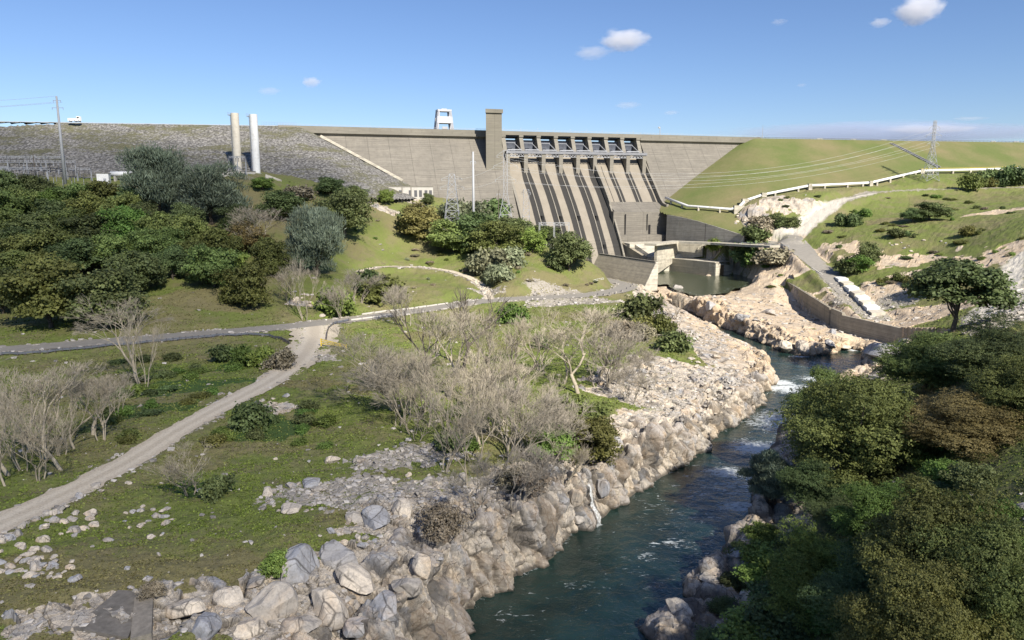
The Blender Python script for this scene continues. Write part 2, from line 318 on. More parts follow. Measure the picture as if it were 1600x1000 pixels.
rock = np.maximum(rock, isl*(GX > 62)*(GY < 500)*smooth(0, 14, dROAD)*(smooth(.25, .4, n1+.1)))
rx = np.zeros_like(Z)
for b in ((630, 800, 12, 3.2, 2.2, 25), (580, 830, 12.5, 2.6, 2, 25), (480, 920, 13, 6.5, 1.3, 15), (300, 960, 13, 5, 1.5, 10), (370, 980, 12, 6, 1.5, 0), (600, 900, 11, 6, 1.3, 0), (1090, 590, 8.5, 20, 1.2, 40), (1000, 600, 9.2, 13, 1.6, 50), (1160, 440, 5, 25, 1.2, 0), (1240, 450, 6, 22, 1.4, 0), (1390, 450, 10, 14, 2, -30), (1230, 390, 22, 12, 2, -10), (1330, 400, 25, 8, 2.6, 110), (1150, 385, 25, 10, 2.4, 0), (1440, 505, 10, 14, 2.5, 0), (1400, 560, 5, 14, 1.5, 30),
          (1420, 287, 66, 13, 3.2, 0), (1560, 345, 45, 13, 1.5, 20), (1590, 380, 38, 12, 1.5, 20), (470, 465, 19, 4, 1.4, 0), (600, 398, 24, 6, 1.6, 0), (650, 370, 33, 5, 1.4, 0), (1170, 345, 47, 8, 1.3, 0), (520, 295, 60, 16, 1.5, 0), (435, 640, 12, 4, 1.3, 0), (150, 965, 15, 5, 1.6, 10)):
    rx = np.maximum(rx, blob(*b, .7, b[0] % 17))
rock = np.maximum(rock, rx*smooth(.3, .55, n1+.15))
rock *= smooth(6, 8, dROAD)*smooth(2, 4, dTRACK)*smooth(2, 4, dLANE)
rock *= smooth(5.5, 8, dRAMP)
grav = np.zeros_like(Z)
for b in ((640, 712, 12.5, 6, 2.2, 35), (520, 770, 13, 6, 2, 30), (600, 800, 12, 4, 2, 20), (700, 775, 11.5, 8, 1.5, 40), (1100, 525, 5, 16, 2, 60), (1060, 500, 7, 7, 3, 75), (1050, 600, 9, 16, 1.5, 40), (490, 560, 12.3, 7, 1.4, 60), (890, 470, 11.8, 8, 3.5, 15), (760, 460, 12.5, 6, 1.5, 0), (870, 442, 18, 11, 1.5, 20), (600, 395, 25, 6, 2, 0), (1590, 480, 25, 20, 1.4, 30), (1380, 475, 9, 16, 1.4, -30)):
    grav = np.maximum(grav, blob(*b, .6, b[1] % 13))
grav = np.maximum(grav, 1-smooth(5.6, 8.0, dROAD+(n1-.5)*3)); grav = np.maximum(grav, .8*(1-smooth(2.6, 4.6, dTRACK+(n1-.5)*2.5))); grav = np.maximum(grav, 1-smooth(2, 3.6, dLANE+(n1-.5)*2))
grav = np.maximum(grav, 1-smooth(5, 7, dUP+(n1-.5)*3)); grav = np.maximum(grav, 1-smooth(5, 8, dRAMP+(n1-.5)*3))
lush = np.clip(.50+.9*(n2-.5)+.5*(n1-.5), 0, 1)
for b in ((870, 570, 10.5, 26, 1.6, 70), (800, 640, 10.5, 16, 1.5, 50), (600, 515, 12, 9, 1.6, 20), (560, 640, 12.5, 8, 1.6, 70), (440, 740, 12.8, 12, 1.5, 40), (600, 775, 12.2, 5, 3, 30), (300, 580, 10.8, 14, 1.8, 10), (700, 430, 17, 10, 2.5, 15), (800, 420, 22, 8, 1.5, 30), (380, 800, 13.5, 9, 2, 20), (1450, 420, 22, 26, 2, 0), (1420, 340, 42, 30, 2, 0), (1480, 310, 58, 30, 2.5, 0), (1180, 335, 49, 14, 1.5, 0), (1250, 320, 56, 14, 1.5, 0), (640, 385, 28, 10, 1.5, 0), (250, 460, 21, 6, 1.2, 0), (500, 480, 16, 9, 1.5, 0), (60, 760, 14, 5, 2, 30), (1570, 745, 28, 8, 1.5, 0), (40, 530, 13, 3, 6, 10)):
    lush = np.maximum(lush, blob(*b, .6, b[0] % 11)*(.75+.4*(n1-.3)))
dry = np.zeros_like(Z)
for b in ((330, 475, 18, 10, 1.8, 0), (300, 306, 60, 30, 2, 0), (60, 480, 16, 12, 2, 0), (480, 600, 12.4, 6, 1.5, 0), (130, 930, 15.5, 12, 2, 10), (980, 510, 9.5, 9, 2, 60), (600, 600, 12, 6, 2, 60), (870, 432, 20, 13, 1.4, 20), (600, 380, 28, 8, 1.6, 0), (560, 345, 45, 10, 1.5, 0), (1330, 320, 56, 10, 2, 0), (1400, 310, 58, 10, 2, 0)):
    dry = np.maximum(dry, blob(*b, .6, b[0] % 7))
lush = np.clip(lush*(1-.8*dry), 0, 1)
sunlit_grass = np.zeros_like(Z)  # extra brightness of the sunlit meadow, painted into the grass colour
for b in ((870, 560, 10.5, 20, 1.8, 70), (800, 610, 10.5, 16, 1.5, 50), (730, 570, 11, 16, 1.5, 50), (600, 512, 12, 8, 1.8, 20), (880, 500, 11, 12, 2, 10), (690, 450, 16, 8, 2, 10), (830, 455, 13, 4, 2.5, 10), (1450, 430, 20, 16, 2, 0), (1500, 300, 60, 18, 2.5, 0)): sunlit_grass = np.maximum(sunlit_grass, blob(*b, .7, b[0] % 19)*(.55+.6*n1))
ivy = np.zeros_like(Z)
for b in ((415, 675, 12.2, 7, 1.5, 60), (310, 760, 14, 4, 1.4, 0), (380, 570, 11, 7, 1.6, 10), (230, 650, 11, 6, 1.8, 20), (720, 690, 11.8, 4, 1.4, 0), (250, 610, 10.8, 10, 2, 10)): ivy = np.maximum(ivy, blob(*b, .6, b[1] % 9))
wet = 1-smooth(.35, 1.0, Z+.5*(n1-.5))
# ---- faceted granite: jointed blocks displaced along the surface normal
def facets(Pw, size, k, tilt):
    q = Pw/size; c = np.floor(q); best = np.full(len(q), 1e9); sec = best.copy(); rid = np.zeros(len(q)); pl = np.zeros(len(q))
    for dx in (-1, 0, 1):
        for dy in (-1, 0, 1):
            for dz in (-1, 0, 1):
                g = c+(dx, dy, dz); a = g[:, 0]+g[:, 2]*57.0; b = g[:, 1]+g[:, 2]*13.0
                sd = g+np.c_[hash2(a, b, k), hash2(a, b, k+1), hash2(a, b, k+2)]
                d = q-sd; dd = (d**2).sum(1); m = dd < best
                sec = np.where(m, best, np.minimum(sec, dd)); best = np.where(m, dd, best)
                rid = np.where(m, hash2(a, b, k+3), rid)
                gr = np.c_[hash2(a, b, k+4), hash2(a, b, k+5), hash2(a, b, k+6)]-.5
                pl = np.where(m, (d*gr).sum(1), pl)
    return rid, pl*tilt, np.sqrt(sec)-np.sqrt(best)
def blur(A, n):
    for _ in range(n):
        A = (np.pad(A, ((1, 1), (0, 0)), 'edge')[:-2]+A+np.pad(A, ((1, 1), (0, 0)), 'edge')[2:])/3
        A = (np.pad(A, ((0, 0), (1, 1)), 'edge')[:, :-2]+A+np.pad(A, ((0, 0), (1, 1)), 'edge')[:, 2:])/3
    return A
ZS = blur(Z, 10)
NRX = -np.gradient(ZS, axis=0)/np.gradient(GR, axis=0); NRA = -np.gradient(ZS, axis=1)/(GR*np.gradient(GA, axis=1))
nx = NRX*np.sin(GA)+NRA*np.cos(GA); ny = NRX*np.cos(GA)-NRA*np.sin(GA); nx = blur(nx, 12); ny = blur(ny, 12); nn = np.sqrt(nx*nx+ny*ny+1)
NV = np.stack([nx/nn, ny/nn, 1/nn], -1)
PX = GX.copy(); PY = GY.copy(); PZ = Z.copy(); tone = np.clip(n2+.25*(n1-.5), 0, 1)
m = (rock > .05) & (GR > 55) & (GR < 640); idx = np.nonzero(m.ravel())[0]
P3 = np.stack([GX, GY, Z], -1).reshape(-1, 3)[idx]; w3 = rock.ravel()[idx]
ca, sa = math.cos(.96), math.sin(.96)
Pj = np.c_[P3[:, 0]*ca+P3[:, 1]*sa+P3[:, 2]*.3, -P3[:, 0]*sa+P3[:, 1]*ca-.25*P3[:, 2], P3[:, 2]-.2*P3[:, 0]]
Pj += np.c_[fbm(P3[:, 0]/3, P3[:, 1]/3, 2, 31), fbm(P3[:, 0]/3, P3[:, 1]/3, 2, 37), fbm(P3[:, 1]/3, P3[:, 2]/3, 2, 41)]*.5
Rf = np.hypot(P3[:, 0], P3[:, 1]); Pj = np.where((Rf > 235)[:, None], Pj/2.0, Pj)
r1, p1, e1 = facets(Pj, np.array((5.0, 6.0, 12.)), 1, 3.2); r2, p2, e2 = facets(Pj, np.array((1.9, 2.5, 4.6)), 21, 2.4); r3, p3, e3 = facets(Pj, np.array((.8, .95, 1.5)), 51, 1.8)
far = np.clip(170/np.hypot(P3[:, 0], P3[:, 1]), .12, 1.0)
disp = ((r1-.45)*2.2+p1*1.3)+((r2-.5)*1.05+p2*.75)+((r3-.5)*.34+p3*.32)-1.2*(1-smooth(0, .07, e1))-.45*(1-smooth(0, .08, e2))
low = smooth(-1.5, 1.2, P3[:, 2])
disp = np.where(Rf > 235, ((r1-.45)*1.6+p1*1.3)+((r2-.5)*.5+p2*.45), disp)*(.45+.55*(1-smooth(.75, .95, NV.reshape(-1, 3)[idx][:, 2])))*w3*smooth(4, 9, np.where(Rf < 235, sR.ravel()[idx], 99))*smooth(0, 1, low+.25)
NN = NV.reshape(-1, 3)[idx]; hz = np.c_[NN[:, 0], NN[:, 1], NN[:, 2]*.8]
PX.ravel()[idx] += hz[:, 0]*disp; PY.ravel()[idx] += hz[:, 1]*disp; PZ.ravel()[idx] += hz[:, 2]*disp
tone.ravel()[idx] = np.clip(.45*r1+.40*r2+.15*r3+.1*(tone.ravel()[idx]-.5), 0, 1)
crack = np.zeros_like(Z); crack.ravel()[idx] = np.clip((1-smooth(0, .10, e1))+.5*(1-smooth(0, .10, e2)), 0, 1)*w3
# roughness of unrocky ground
g = (1-rock)*((fbm(GX/1.3, GY/1.3, 3, 60)-.5)*.5+(fbm(GX/4, GY/4, 3, 66)-.5)*.8)*smooth(2.8, 5, np.minimum(dTRACK, dROAD))*(Z > 0)
PZ += g*smooth(1.5, 3.5, dLANE)*smooth(3, 6, dRAMP)
rr_, cc_ = Z.shape
vi = np.arange(rr_*cc_).reshape(rr_, cc_)
quads = np.stack([vi[:-1, :-1], vi[:-1, 1:], vi[1:, 1:], vi[1:, :-1]], -1).reshape(-1, 4)
def glook(A, x, y):
    r = np.hypot(x, y); a = np.arctan2(x, y); fi = np.interp(r, RR, np.arange(len(RR))); fj = np.interp(a, AZ, np.arange(len(AZ)))
    i = np.clip(fi.astype(int), 0, len(RR)-2); j = np.clip(fj.astype(int), 0, len(AZ)-2); u = fi-i; v = fj-j
    return (A[i, j]*(1-v)+A[i, j+1]*v)*(1-u)+(A[i+1, j]*(1-v)+A[i+1, j+1]*v)*u
def ground(x, y): return float(glook(PZ, np.array([x]), np.array([y]))[0])
def hit(px, py, tmin=60, tmax=800):
    d = ray(px, py); ts = np.linspace(tmin, tmax, 3000); z = CZ+d[2]*ts
    gz_ = glook(PZ, d[0]*ts, d[1]*ts); k = np.nonzero(z < gz_)[0]
    tt = ts[k[0]] if len(k) else tmax
    return np.array((d[0]*tt, d[1]*tt, CZ+d[2]*tt))

def wpoly(pix, soft=1.5):
    P = [hit(*p) for p in pix]; dd, _ = poly_dist(GX, GY, P, True); dd = np.where(inside(GX, GY, P), dd, -dd); return smooth(-soft, soft, dd+(fbm(GX/4, GY/4, 3, 120)-.5)*4)
pale = wpoly(((1200, 377), (1215, 357), (1237, 345), (1267, 331), (1275, 322), (1310, 312), (1355, 303), (1372, 302), (1340, 308), (1317, 316), (1302, 331), (1282, 346), (1260, 366), (1237, 367)))
pale = np.maximum(pale, wpoly(((1605, 386), (1578, 405), (1555, 428), (1532, 452), (1545, 470), (1500, 500), (1605, 500))))
warm = smooth(0, 25, GX-62)*smooth(195, 260, GY)*smooth(0, 1, 1.2-np.clip((GY-470)/40, 0, 1))*(.45+.55*fbm(GX/12, GY/12, 3, 130)*1.6).clip(0, 1)
# ---- ground material
q = NT('ground'); co = q.coord()
aR, aL, aG, aT, aW, aI, aK = (q.at(k) for k in ('rock', 'lush', 'grav', 'tone', 'wet', 'ivy', 'crack'))
nb = q.noise(co, .9, 6, .7); nf = q.noise(co, 4.5, 5, .7); nm = q.noise(co, .12, 5, .6)
gl = q.mix(nf, (.092, .114, .030), (.195, .230, .062)); gd = q.mix(nf, (.115, .110, .045), (.25, .22, .11))
lf = q.math('ADD', aL, q.math('MULTIPLY', q.math('SUBTRACT', nb, .5), 1.1)); gcol = q.mix(q.ramp(lf, (.22, 0.), (.68, 1.)), gd, gl)
gcol = q.mix(q.at('sunlit_grass'), gcol, q.mix(nf, (.25, .32, .065), (.46, .52, .13)))
gcol = q.mix(q.ramp(nm, (.50, 0.), (.62, .55)), gcol, q.mix(nf, (.13, .115, .058), (.24, .205, .12)))
gcol = q.mix(q.ramp(q.noise(co, .35, 5, .75), (.56, 0.), (.72, .75)), gcol, (.105, .088, .062))
gcol = q.mix(q.ramp(q.noise(co, 2.2, 4, .7), (.60, 0.), (.72, .6)), gcol, (.035, .055, .014))
gcol = q.mix(q.ramp(q.math('ADD', aI, q.math('MULTIPLY', q.math('SUBTRACT', nb, .5), .8)), (.4, 0.), (.6, .9)), gcol, q.mix(nf, (.025, .055, .015), (.06, .115, .028)))
vr = q.voro(co, 2.6, 'F1', 1); vd = q.voro(co, 2.6)
gc = q.mix(nf, (.25, .22, .17), (.46, .41, .34)); gc = q.mix(.45, gc, q.mix(q.ramp(vr, (0, .0), (1, 1.)), (.16, .145, .125), (.44, .42, .39)))
gf = q.math('ADD', q.math('MULTIPLY', aG, .66), q.math('MULTIPLY', q.math('SUBTRACT', nb, .5), 2.3)); col = q.mix(q.ramp(gf, (.42, 0.), (.6, 1.)), gcol, gc)
rc, rn = rock_colour(q, co, aT)
rc = q.mix(q.math('MULTIPLY', aK, .75), rc, (.06, .055, .05))
rf = q.math('ADD', aR, q.math('MULTIPLY', q.math('SUBTRACT', nb, .5), .7)); rc = q.mix(q.math('MULTIPLY', q.at('warm'), .6), rc, q.mix(q.ramp(rn, (.35, 0.), (.65, 1.)), (.50, .36, .22), (.66, .54, .38)))
rff = q.ramp(rf, (.44, 0.), (.54, 1.))
col = q.mix(rff, col, rc); col = q.mix(q.at('pale'), col, q.mix(nb, (.50, .455, .375), (.64, .60, .52))); col = q.mix(q.math('MULTIPLY', aW, .8), col, (.045, .04, .032))
hgt = q.math('ADD', q.math('MULTIPLY', nf, .6), q.math('ADD', q.math('MULTIPLY', nb, .7), q.math('MULTIPLY', q.math('MULTIPLY', vd, aG), -.5)))
M_GROUND = q.pbr(col, .9, q.bump(hgt, .9, .35), spec=.2)
me = mesh_np('ground', np.stack([PX, PY, PZ], -1).reshape(-1, 3), quads[:, ::-1] if False else quads, False)
for k, a in (('rock', rock), ('lush', lush), ('grav', grav), ('tone', tone), ('wet', wet), ('ivy', ivy), ('crack', crack), ('warm', warm), ('pale', pale), ('sunlit_grass', sunlit_grass)): attr(me, k, a)
G = struct(link('ground', me, M_GROUND))

# ---- rock walls along the water: fine jointed faces
def blocks(Pw, size, k, A, T, S):
    # jointed blocks: each cell is a tilted plane with bevelled sides, the surface is the upper envelope (continuous, sharp edges)
    q = Pw/size; c = np.floor(q); best = np.full(len(q), -9e9); rid = np.zeros(len(q)); bev = np.zeros(len(q))
    for dx in (-1, 0, 1):
        for dy in (-1, 0, 1):
            for dz in (-1, 0, 1):
                g = c+(dx, dy, dz); a = g[:, 0]+g[:, 2]*57.0; b = g[:, 1]+g[:, 2]*13.0
                d = q-g-np.c_[hash2(a, b, k), hash2(a, b, k+1), hash2(a, b, k+2)]; gr = np.c_[hash2(a, b, k+4), hash2(a, b, k+5), hash2(a, b, k+6)]-.5; r = hash2(a, b, k+3)
                pl = A*(r-.5)+T*(d*gr).sum(1); sk = d+.7*d[:, [1, 2, 0]]*gr; box = np.abs(sk).max(1)*.75+.25*np.abs(sk).sum(1)*.6
                v = pl-np.maximum(box-.50, 0)*S; m = v > best; best = np.where(m, v, best); rid = np.where(m, r, rid); bev = np.where(m, np.maximum(box-.50, 0), bev)
    return np.maximum(best, -A), rid, bev
CLIFFS = []
def cliff(pts, grp, res, inland=10.5, hmin=2.5, amp=1.0):
    P = np.array(pts); L = np.r_[0, np.cumsum(np.linalg.norm(np.diff(P, axis=0), axis=1))]; U = np.arange(0, L[-1], res); bx = np.interp(U, L, P[:, 0]); by = np.interp(U, L, P[:, 1])
    k = max(3, int(2.5/res)); ker = np.ones(2*k+1)/(2*k+1); sm = lambda a: np.convolve(np.pad(a, k, 'edge'), ker, 'valid')
    bx, by = sm(bx), sm(by); tx, ty = np.gradient(bx), np.gradient(by); l = np.hypot(tx, ty); nx_, ny_ = sm(-ty/l), sm(tx/l)
    zt = np.maximum(sm(glook(Z, bx+nx_*9, by+ny_*9)), hmin)*(.88+.22*fbm(U/11, U*0+3, 3, 140)); m = int(14/res*1.5); K = np.linspace(0, 1, m)
    f = np.clip(K/.60, 0, 1); g_ = np.clip((K-.60)/.40, 0, 1); lean = (.8+3.0*fbm(U/9, U*0+9, 3, 150))
    off = -.5+f[:, None]**1.3*lean[None]+g_[:, None]*inland; X = bx+nx_*off; Y = by+ny_*off; zter = glook(Z, X, Y)
    zz = -1.6+(zt+1.0)[None]*f[:, None]**.9; zz = np.where(g_[:, None] > 0, np.maximum(zz*(1-g_[:, None]*.15), zter+.5)*(1-smooth(.5, 1, g_)[:, None])+(zter-.9)*smooth(.5, 1, g_)[:, None], zz)
    V = np.stack([X, Y, zz], -1); du = np.gradient(V, axis=1); dk = np.gradient(V, axis=0); N = np.cross(du, dk); N /= np.linalg.norm(N, axis=-1)[..., None]
    for _ in range(6): N = (N+np.roll(N, 1, 0)*0+np.pad(N, ((1, 0), (0, 0), (0, 0)), 'edge')[:-1]+np.pad(N, ((0, 1), (0, 0), (0, 0)), 'edge')[1:]+np.pad(N, ((0, 0), (1, 0), (0, 0)), 'edge')[:, :-1]+np.pad(N, ((0, 0), (0, 1), (0, 0)), 'edge')[:, 1:])/5
    N = np.where((N[..., 0]*nx_+N[..., 1]*ny_ > .05)[..., None] & (N[..., 2] < .3)[..., None], -N, N); N = np.where((N[..., 2] < -.1)[..., None], -N, N)
    UU = np.broadcast_to(U, X.shape); wob = lambda s, kk: (fbm(X/s, Y/s+zz/s, 2, kk)-.5)
    Q = np.stack([UU+.28*zz+wob(9, 160)*.5, off*1.0+.2*zz+wob(9, 163)*.6, zz-.15*UU+wob(9, 166)*.6], -1).reshape(-1, 3)
    v1, r1, b1 = blocks(Q, np.array((4.6, 5.0, 8.5)), 1, 2.4, 3.4, 7.0); v2, r2, b2 = blocks(Q, np.array((1.9, 2.3, 3.8)), 21, 1.0, 1.9, 4.2); v3, r3, b3 = blocks(Q, np.array((.8, .95, 1.4)), 51, .26, .55, 1.3)
    dsp = amp*(v1+v2+v3-.3)
    fade = np.broadcast_to((smooth(0, .06, K)*(1-smooth(.8, 1, K)))[:, None], X.shape).reshape(-1); fade = fade*np.broadcast_to(smooth(0, 4, U)*smooth(0, 4, U[-1]-U), X.shape).reshape(-1)
    V = V.reshape(-1, 3)+N.reshape(-1, 3)*(dsp*fade)[:, None]; a, b = X.shape; vi = np.arange(a*b).reshape(a, b)
    CLIFFS.append((V.reshape(a, b, 3), bx, by, nx_, ny_))
    me = mesh_np('cliff', V, np.stack([vi[:-1, :-1], vi[:-1, 1:], vi[1:, 1:], vi[1:, :-1]], -1).reshape(-1, 4)); o = np.ones(a*b); gx1 = V[:, 0]; gy1 = V[:, 1]
    attr(me, 'rock', o); attr(me, 'tone', np.clip(.42*r1+.40*r2+.18*r3, 0, 1)); attr(me, 'crack', np.clip(smooth(.0, .22, b1)*.9+smooth(.02, .22, b2)*.6+smooth(.05, .25, b3)*.25, 0, 1)*fade); attr(me, 'wet', 1-smooth(.25, .95, V[:, 2]+.4*(r2-.5))); attr(me, 'warm', glook(warm, gx1, gy1)+.4*(r2 > .82)); return struct(link('cliff', me, M_GROUND))
cliff(LB[1:nL-5], 0, .17); cliff([LB[-1]]+ISL, 0, .35, 9, 3.5, .9); cliff(RB[7:15], 0, .3, 8, 2.2, .9); cliff([ISL[-1]]+RB[:5], 0, .4, 8, 3, .8)
for CV in CLIFFS:
    v_ = CV[0].reshape(-1, 3); i_ = np.rint(np.interp(np.hypot(v_[:, 0], v_[:, 1]), RR, np.arange(len(RR)))).astype(int); j_ = np.rint(np.interp(np.arctan2(v_[:, 0], v_[:, 1]), AZ, np.arange(len(AZ)))).astype(int); np.maximum.at(PZ, (i_, j_), v_[:, 2])
# ---- water
q = NT('water'); co = q.coord(); fo = q.at('foam')
w1 = q.noise(q.coord((1, 1, 1)), .55, 4, .6, dist=.6); w2 = q.noise(co, 2.6, 3, .6); w3_ = q.noise(co, .12, 3, .5)
hh_ = q.math('ADD', q.math('ADD', q.math('MULTIPLY', w1, .8), q.math('MULTIPLY', w2, .22)), w3_)
mpf = q.n('Mapping'); q.t.links.new(co, mpf.inputs[0]); mpf.inputs[2].default_value = (0, 0, -.96); mpf.inputs[3].default_value = (.45, 1.1, 1); fn = q.noise(mpf.outputs[0], .9, 7, .72, dist=1.6); f2 = q.noise(co, .16, 3, .5)
ff_ = q.math('ADD', q.math('MULTIPLY', q.math('ADD', fo, q.math('MULTIPLY', q.math('SUBTRACT', f2, .5), .25)), .42), fn)
fm = q.ramp(ff_, (.66, 0.), (.76, .95))
wc = q.mix(q.ramp(w3_, (.35, 0.), (.65, 1.)), (.008, .022, .019), (.018, .042, .036)); wc = q.mix(q.at('green'), wc, (.075, .085, .045))
M_WATER = q.pbr(q.mix(fm, wc, (.62, .66, .66)), q.mix(fm, (.10, .10, .10), (.7, .7, .7)), q.bump(hh_, .55, .5), spec=.5)
def water(name, poly, z, step, foamspots, grow=3.0, green=0.):
    P = np.array(poly); x0, y0 = P.min(0)-grow; x1, y1 = P.max(0)+grow
    xs = np.arange(x0, x1, step); ys = np.arange(y0, y1, step); X, Y = np.meshgrid(xs, ys)
    d, _ = poly_dist(X, Y, poly, True); ins = inside(X, Y, poly) | (d < grow)
    foam = np.zeros_like(X)
    for px, py, r, a, s in foamspots:
        c = at_h(px, py, z); foam = np.maximum(foam, a*np.exp(-(((X-c[0])/(r*s))**2+((Y-c[1])/r)**2)))
    foam = np.maximum(foam, .28*np.exp(-(d/1.0)**2)*ins)
    v = np.arange(X.size).reshape(X.shape); Q = np.stack([v[:-1, :-1], v[:-1, 1:], v[1:, 1:], v[1:, :-1]], -1).reshape(-1, 4)
    ok = ins.ravel()[Q].all(1); Q = Q[ok]; used = np.unique(Q); mp = np.zeros(X.size, int); mp[used] = np.arange(len(used))
    zz = z+(fbm(X/2.2, Y/2.2, 3, 70)-.5)*.25+foam*.35*(fbm(X/1.5, Y/1.5, 2, 75)-.3)
    me = mesh_np(name, np.stack([X, Y, zz], -1).reshape(-1, 3)[used], mp[Q], True); attr(me, 'foam', foam.ravel()[used]); attr(me, 'green', np.full(len(used), green)); return struct(link(name, me, M_WATER))
water('river', RIVER, 0, .7, [(1240, 608, 7, .85, 1.5), (1305, 592, 6, .85, 2.2), (1222, 598, 4, .9, 1.2), (1185, 700, 6, .85, 1.2), (1140, 738, 4, .8, 1.4), (1200, 748, 5, .8, 1.2), (1160, 792, 4, .6, 1.6), (1100, 772, 2.5, .42, 1.8), (1220, 660, 12, .6, 1), (1170, 760, 14, .42, 1), (1050, 850, 2.5, .36, 2), (900, 915, 2, .3, 2), (1000, 870, 2.5, .32, 2), (800, 960, 2, .3, 2), (870, 905, 12, .06, 1), (780, 960, 14, .10, 1), (980, 840, 18, .08, 1), (1060, 790, 18, .18, 1), (925, 818, 2, .8, 1), (1335, 547, 2, .9, 2), (1250, 557, 2.5, .6, 2), (1150, 850, 14, .2, 1), (1290, 570, 14, .3, 1), (1000, 900, 16, .08, 1), (900, 970, 14, .06, 1)])
water('pool', POOL, 7.0, 1.2, [], 4, .75)

# ---- roads
def road(name, pts, hw_, mat, lift=.07, rag=0., sub=14):
    P = np.array(pts); n = len(P); T = np.linspace(0, n-1, n*sub); i = np.clip(T.astype(int), 0, n-2); f = T-i
    def cr(k):
        a = P[np.clip(i-1, 0, n-1), k]; b = P[i, k]; c = P[i+1, k]; d = P[np.clip(i+2, 0, n-1), k]
        return .5*(2*b+(c-a)*f+(2*a-5*b+4*c-d)*f*f+(3*b-a-3*c+d)*f**3)
    x, y, z = cr(0), cr(1), cr(2); tx, ty = np.gradient(x), np.gradient(y); L = np.hypot(tx, ty); tx /= L; ty /= L
    V = []; m = 8; hw = np.interp(T, np.linspace(0, n-1, len(hw_)), hw_) if hasattr(hw_, '__len__') else np.full(len(x), hw_)
    for j in range(m+1):
        o = (j/m*2-1); e = hw*o
        if j in (0, m): e = e*(1+rag*(vnoise(x*.4, y*.4, j)-.5))
        xx = x+ty*e; yy = y-tx*e; V.append(np.stack([xx, yy, np.maximum(glook(PZ, xx, yy), glook(Z, xx, yy))*0+np.maximum(z, glook(Z, xx, yy))+lift], -1))
    V = np.stack(V, 1); a, b = V.shape[:2]; vi = np.arange(a*b).reshape(a, b)
    me = mesh_np(name, V.reshape(-1, 3), np.stack([vi[:-1, :-1], vi[:-1, 1:], vi[1:, 1:], vi[1:, :-1]], -1).reshape(-1, 4)); attr(me, 'across', np.tile(np.linspace(-1, 1, b), a)); return struct(link(name, me, mat))
q = NT('asphalt'); co = q.coord(); a = q.noise(co, .5, 6, .7); b = q.noise(co, 9, 3, .7)
M_ASPH = q.pbr(q.mix(q.ramp(a, (.3, 0.), (.7, 1.)), q.mix(b, (.19, .175, .15), (.25, .235, .205)), q.mix(b, (.26, .24, .205), (.33, .305, .265))), .9, q.bump(b, .3, .02))
q = NT('dirt track'); co = q.coord(); a = q.noise(co, .35, 6, .7); b = q.noise(co, 3, 6, .75); ac = q.math('ABSOLUTE', q.math('ADD', q.at('across'), q.math('MULTIPLY', q.math('SUBTRACT', a, .5), .35)))
rut = q.ramp(ac, (.12, .0), (.30, 1.), (.5, 1.), (.75, .0)); c = q.mix(b, (.38, .325, .245), (.60, .525, .41)); c = q.mix(q.math('MULTIPLY', rut, .5), c, (.66, .59, .47))
c = q.mix(q.ramp(b, (.34, .5), (.5, 0.)), c, (.15, .125, .09)); M_DIRT = q.pbr(c, .95, q.bump(b, .6, .08))
road('road', ROAD, [5.8]*9+[6.5, 6.5, 6, 5, 4.5, 3.5], M_ASPH, .09, .1); road('dirt_track', TRACK, [9, 8, 6.5, 3.8, 3.2, 3.2, 3.2, 3.2, 3.2], M_DIRT, .07, .45); road('gravel_lane', LANE, 2.2, M_DIRT, .06, .4)
road('service_road', RAMP[:6], [7, 8, 8.5, 6.5, 5.2, 4.6], M_ASPH, .08, .1)
# ------------------------------------------------------------------ the dam
def conc(name, base, lift=1.5, dark=(.17, .155, .13), streak=.6, wet=0., joints=True):
    q = NT(name); co = q.coord(); sx = q.n('SeparateXYZ'); q.t.links.new(co, sx.inputs[0])
    s_ = q.math('ADD', q.math('MULTIPLY', sx.outputs[0], float(DE[0])), q.math('MULTIPLY', sx.outputs[1], float(DE[1])))
    cb = q.n('CombineXYZ'); q.set(cb.inputs[0], s_); q.set(cb.inputs[1], sx.outputs[2])
    big = q.noise(co, .045, 5, .6); med = q.noise(co, .35, 6, .7); fine = q.noise(co, 3, 4, .7)
    c = q.mix(q.ramp(big, (.3, 0.), (.7, 1.)), tuple(x*.84 for x in base), tuple(x*1.12 for x in base))
    c = q.mix(q.ramp(med, (.35, .45), (.6, 0.)), c, dark)
    st = q.n('Mapping'); q.t.links.new(cb.outputs[0], st.inputs[0]); q.set(st.inputs[3], (1.1, .05, 1)); s1 = q.noise(st.outputs[0], 1., 5, .7)
    c = q.mix(q.math('MULTIPLY', q.ramp(s1, (.54, 0.), (.75, 1.)), streak), c, dark)
    hz = q.n('Mapping'); q.t.links.new(cb.outputs[0], hz.inputs[0]); q.set(hz.inputs[3], (.03, .55, 1)); s2 = q.noise(hz.outputs[0], 1., 5, .7)
    c = q.mix(q.math('MULTIPLY', q.ramp(s2, (.50, 0.), (.66, 1.)), .7), c, dark)
    c = q.mix(q.math('MULTIPLY', q.ramp(q.noise(hz.outputs[0], 1.7, 4, .7), (.54, 0.), (.68, 1.)), .6), c, tuple(min(1, x*1.35) for x in base))
    if joints:
        def line(v, per, wd):
            fr = q.math('FRACT', q.math('DIVIDE', v, per)); return q.math('LESS_THAN', fr, wd/per)
        zz = q.math('ADD', sx.outputs[2], q.math('MULTIPLY', q.math('SUBTRACT', med, .5), .35))
        j = q.math('MAXIMUM', q.math('MULTIPLY', line(zz, lift, .16), q.ramp(q.noise(cb.outputs[0], .2, 3, .6), (.4, .1), (.6, .8))), line(q.math('ADD', s_, 200-7.0), 15.0, .22))
        c = q.mix(q.math('MULTIPLY', j, .85), c, tuple(x*.55 for x in dark))
    return q.pbr(c, .88, q.bump(q.math('ADD', fine, med), .25, .08))
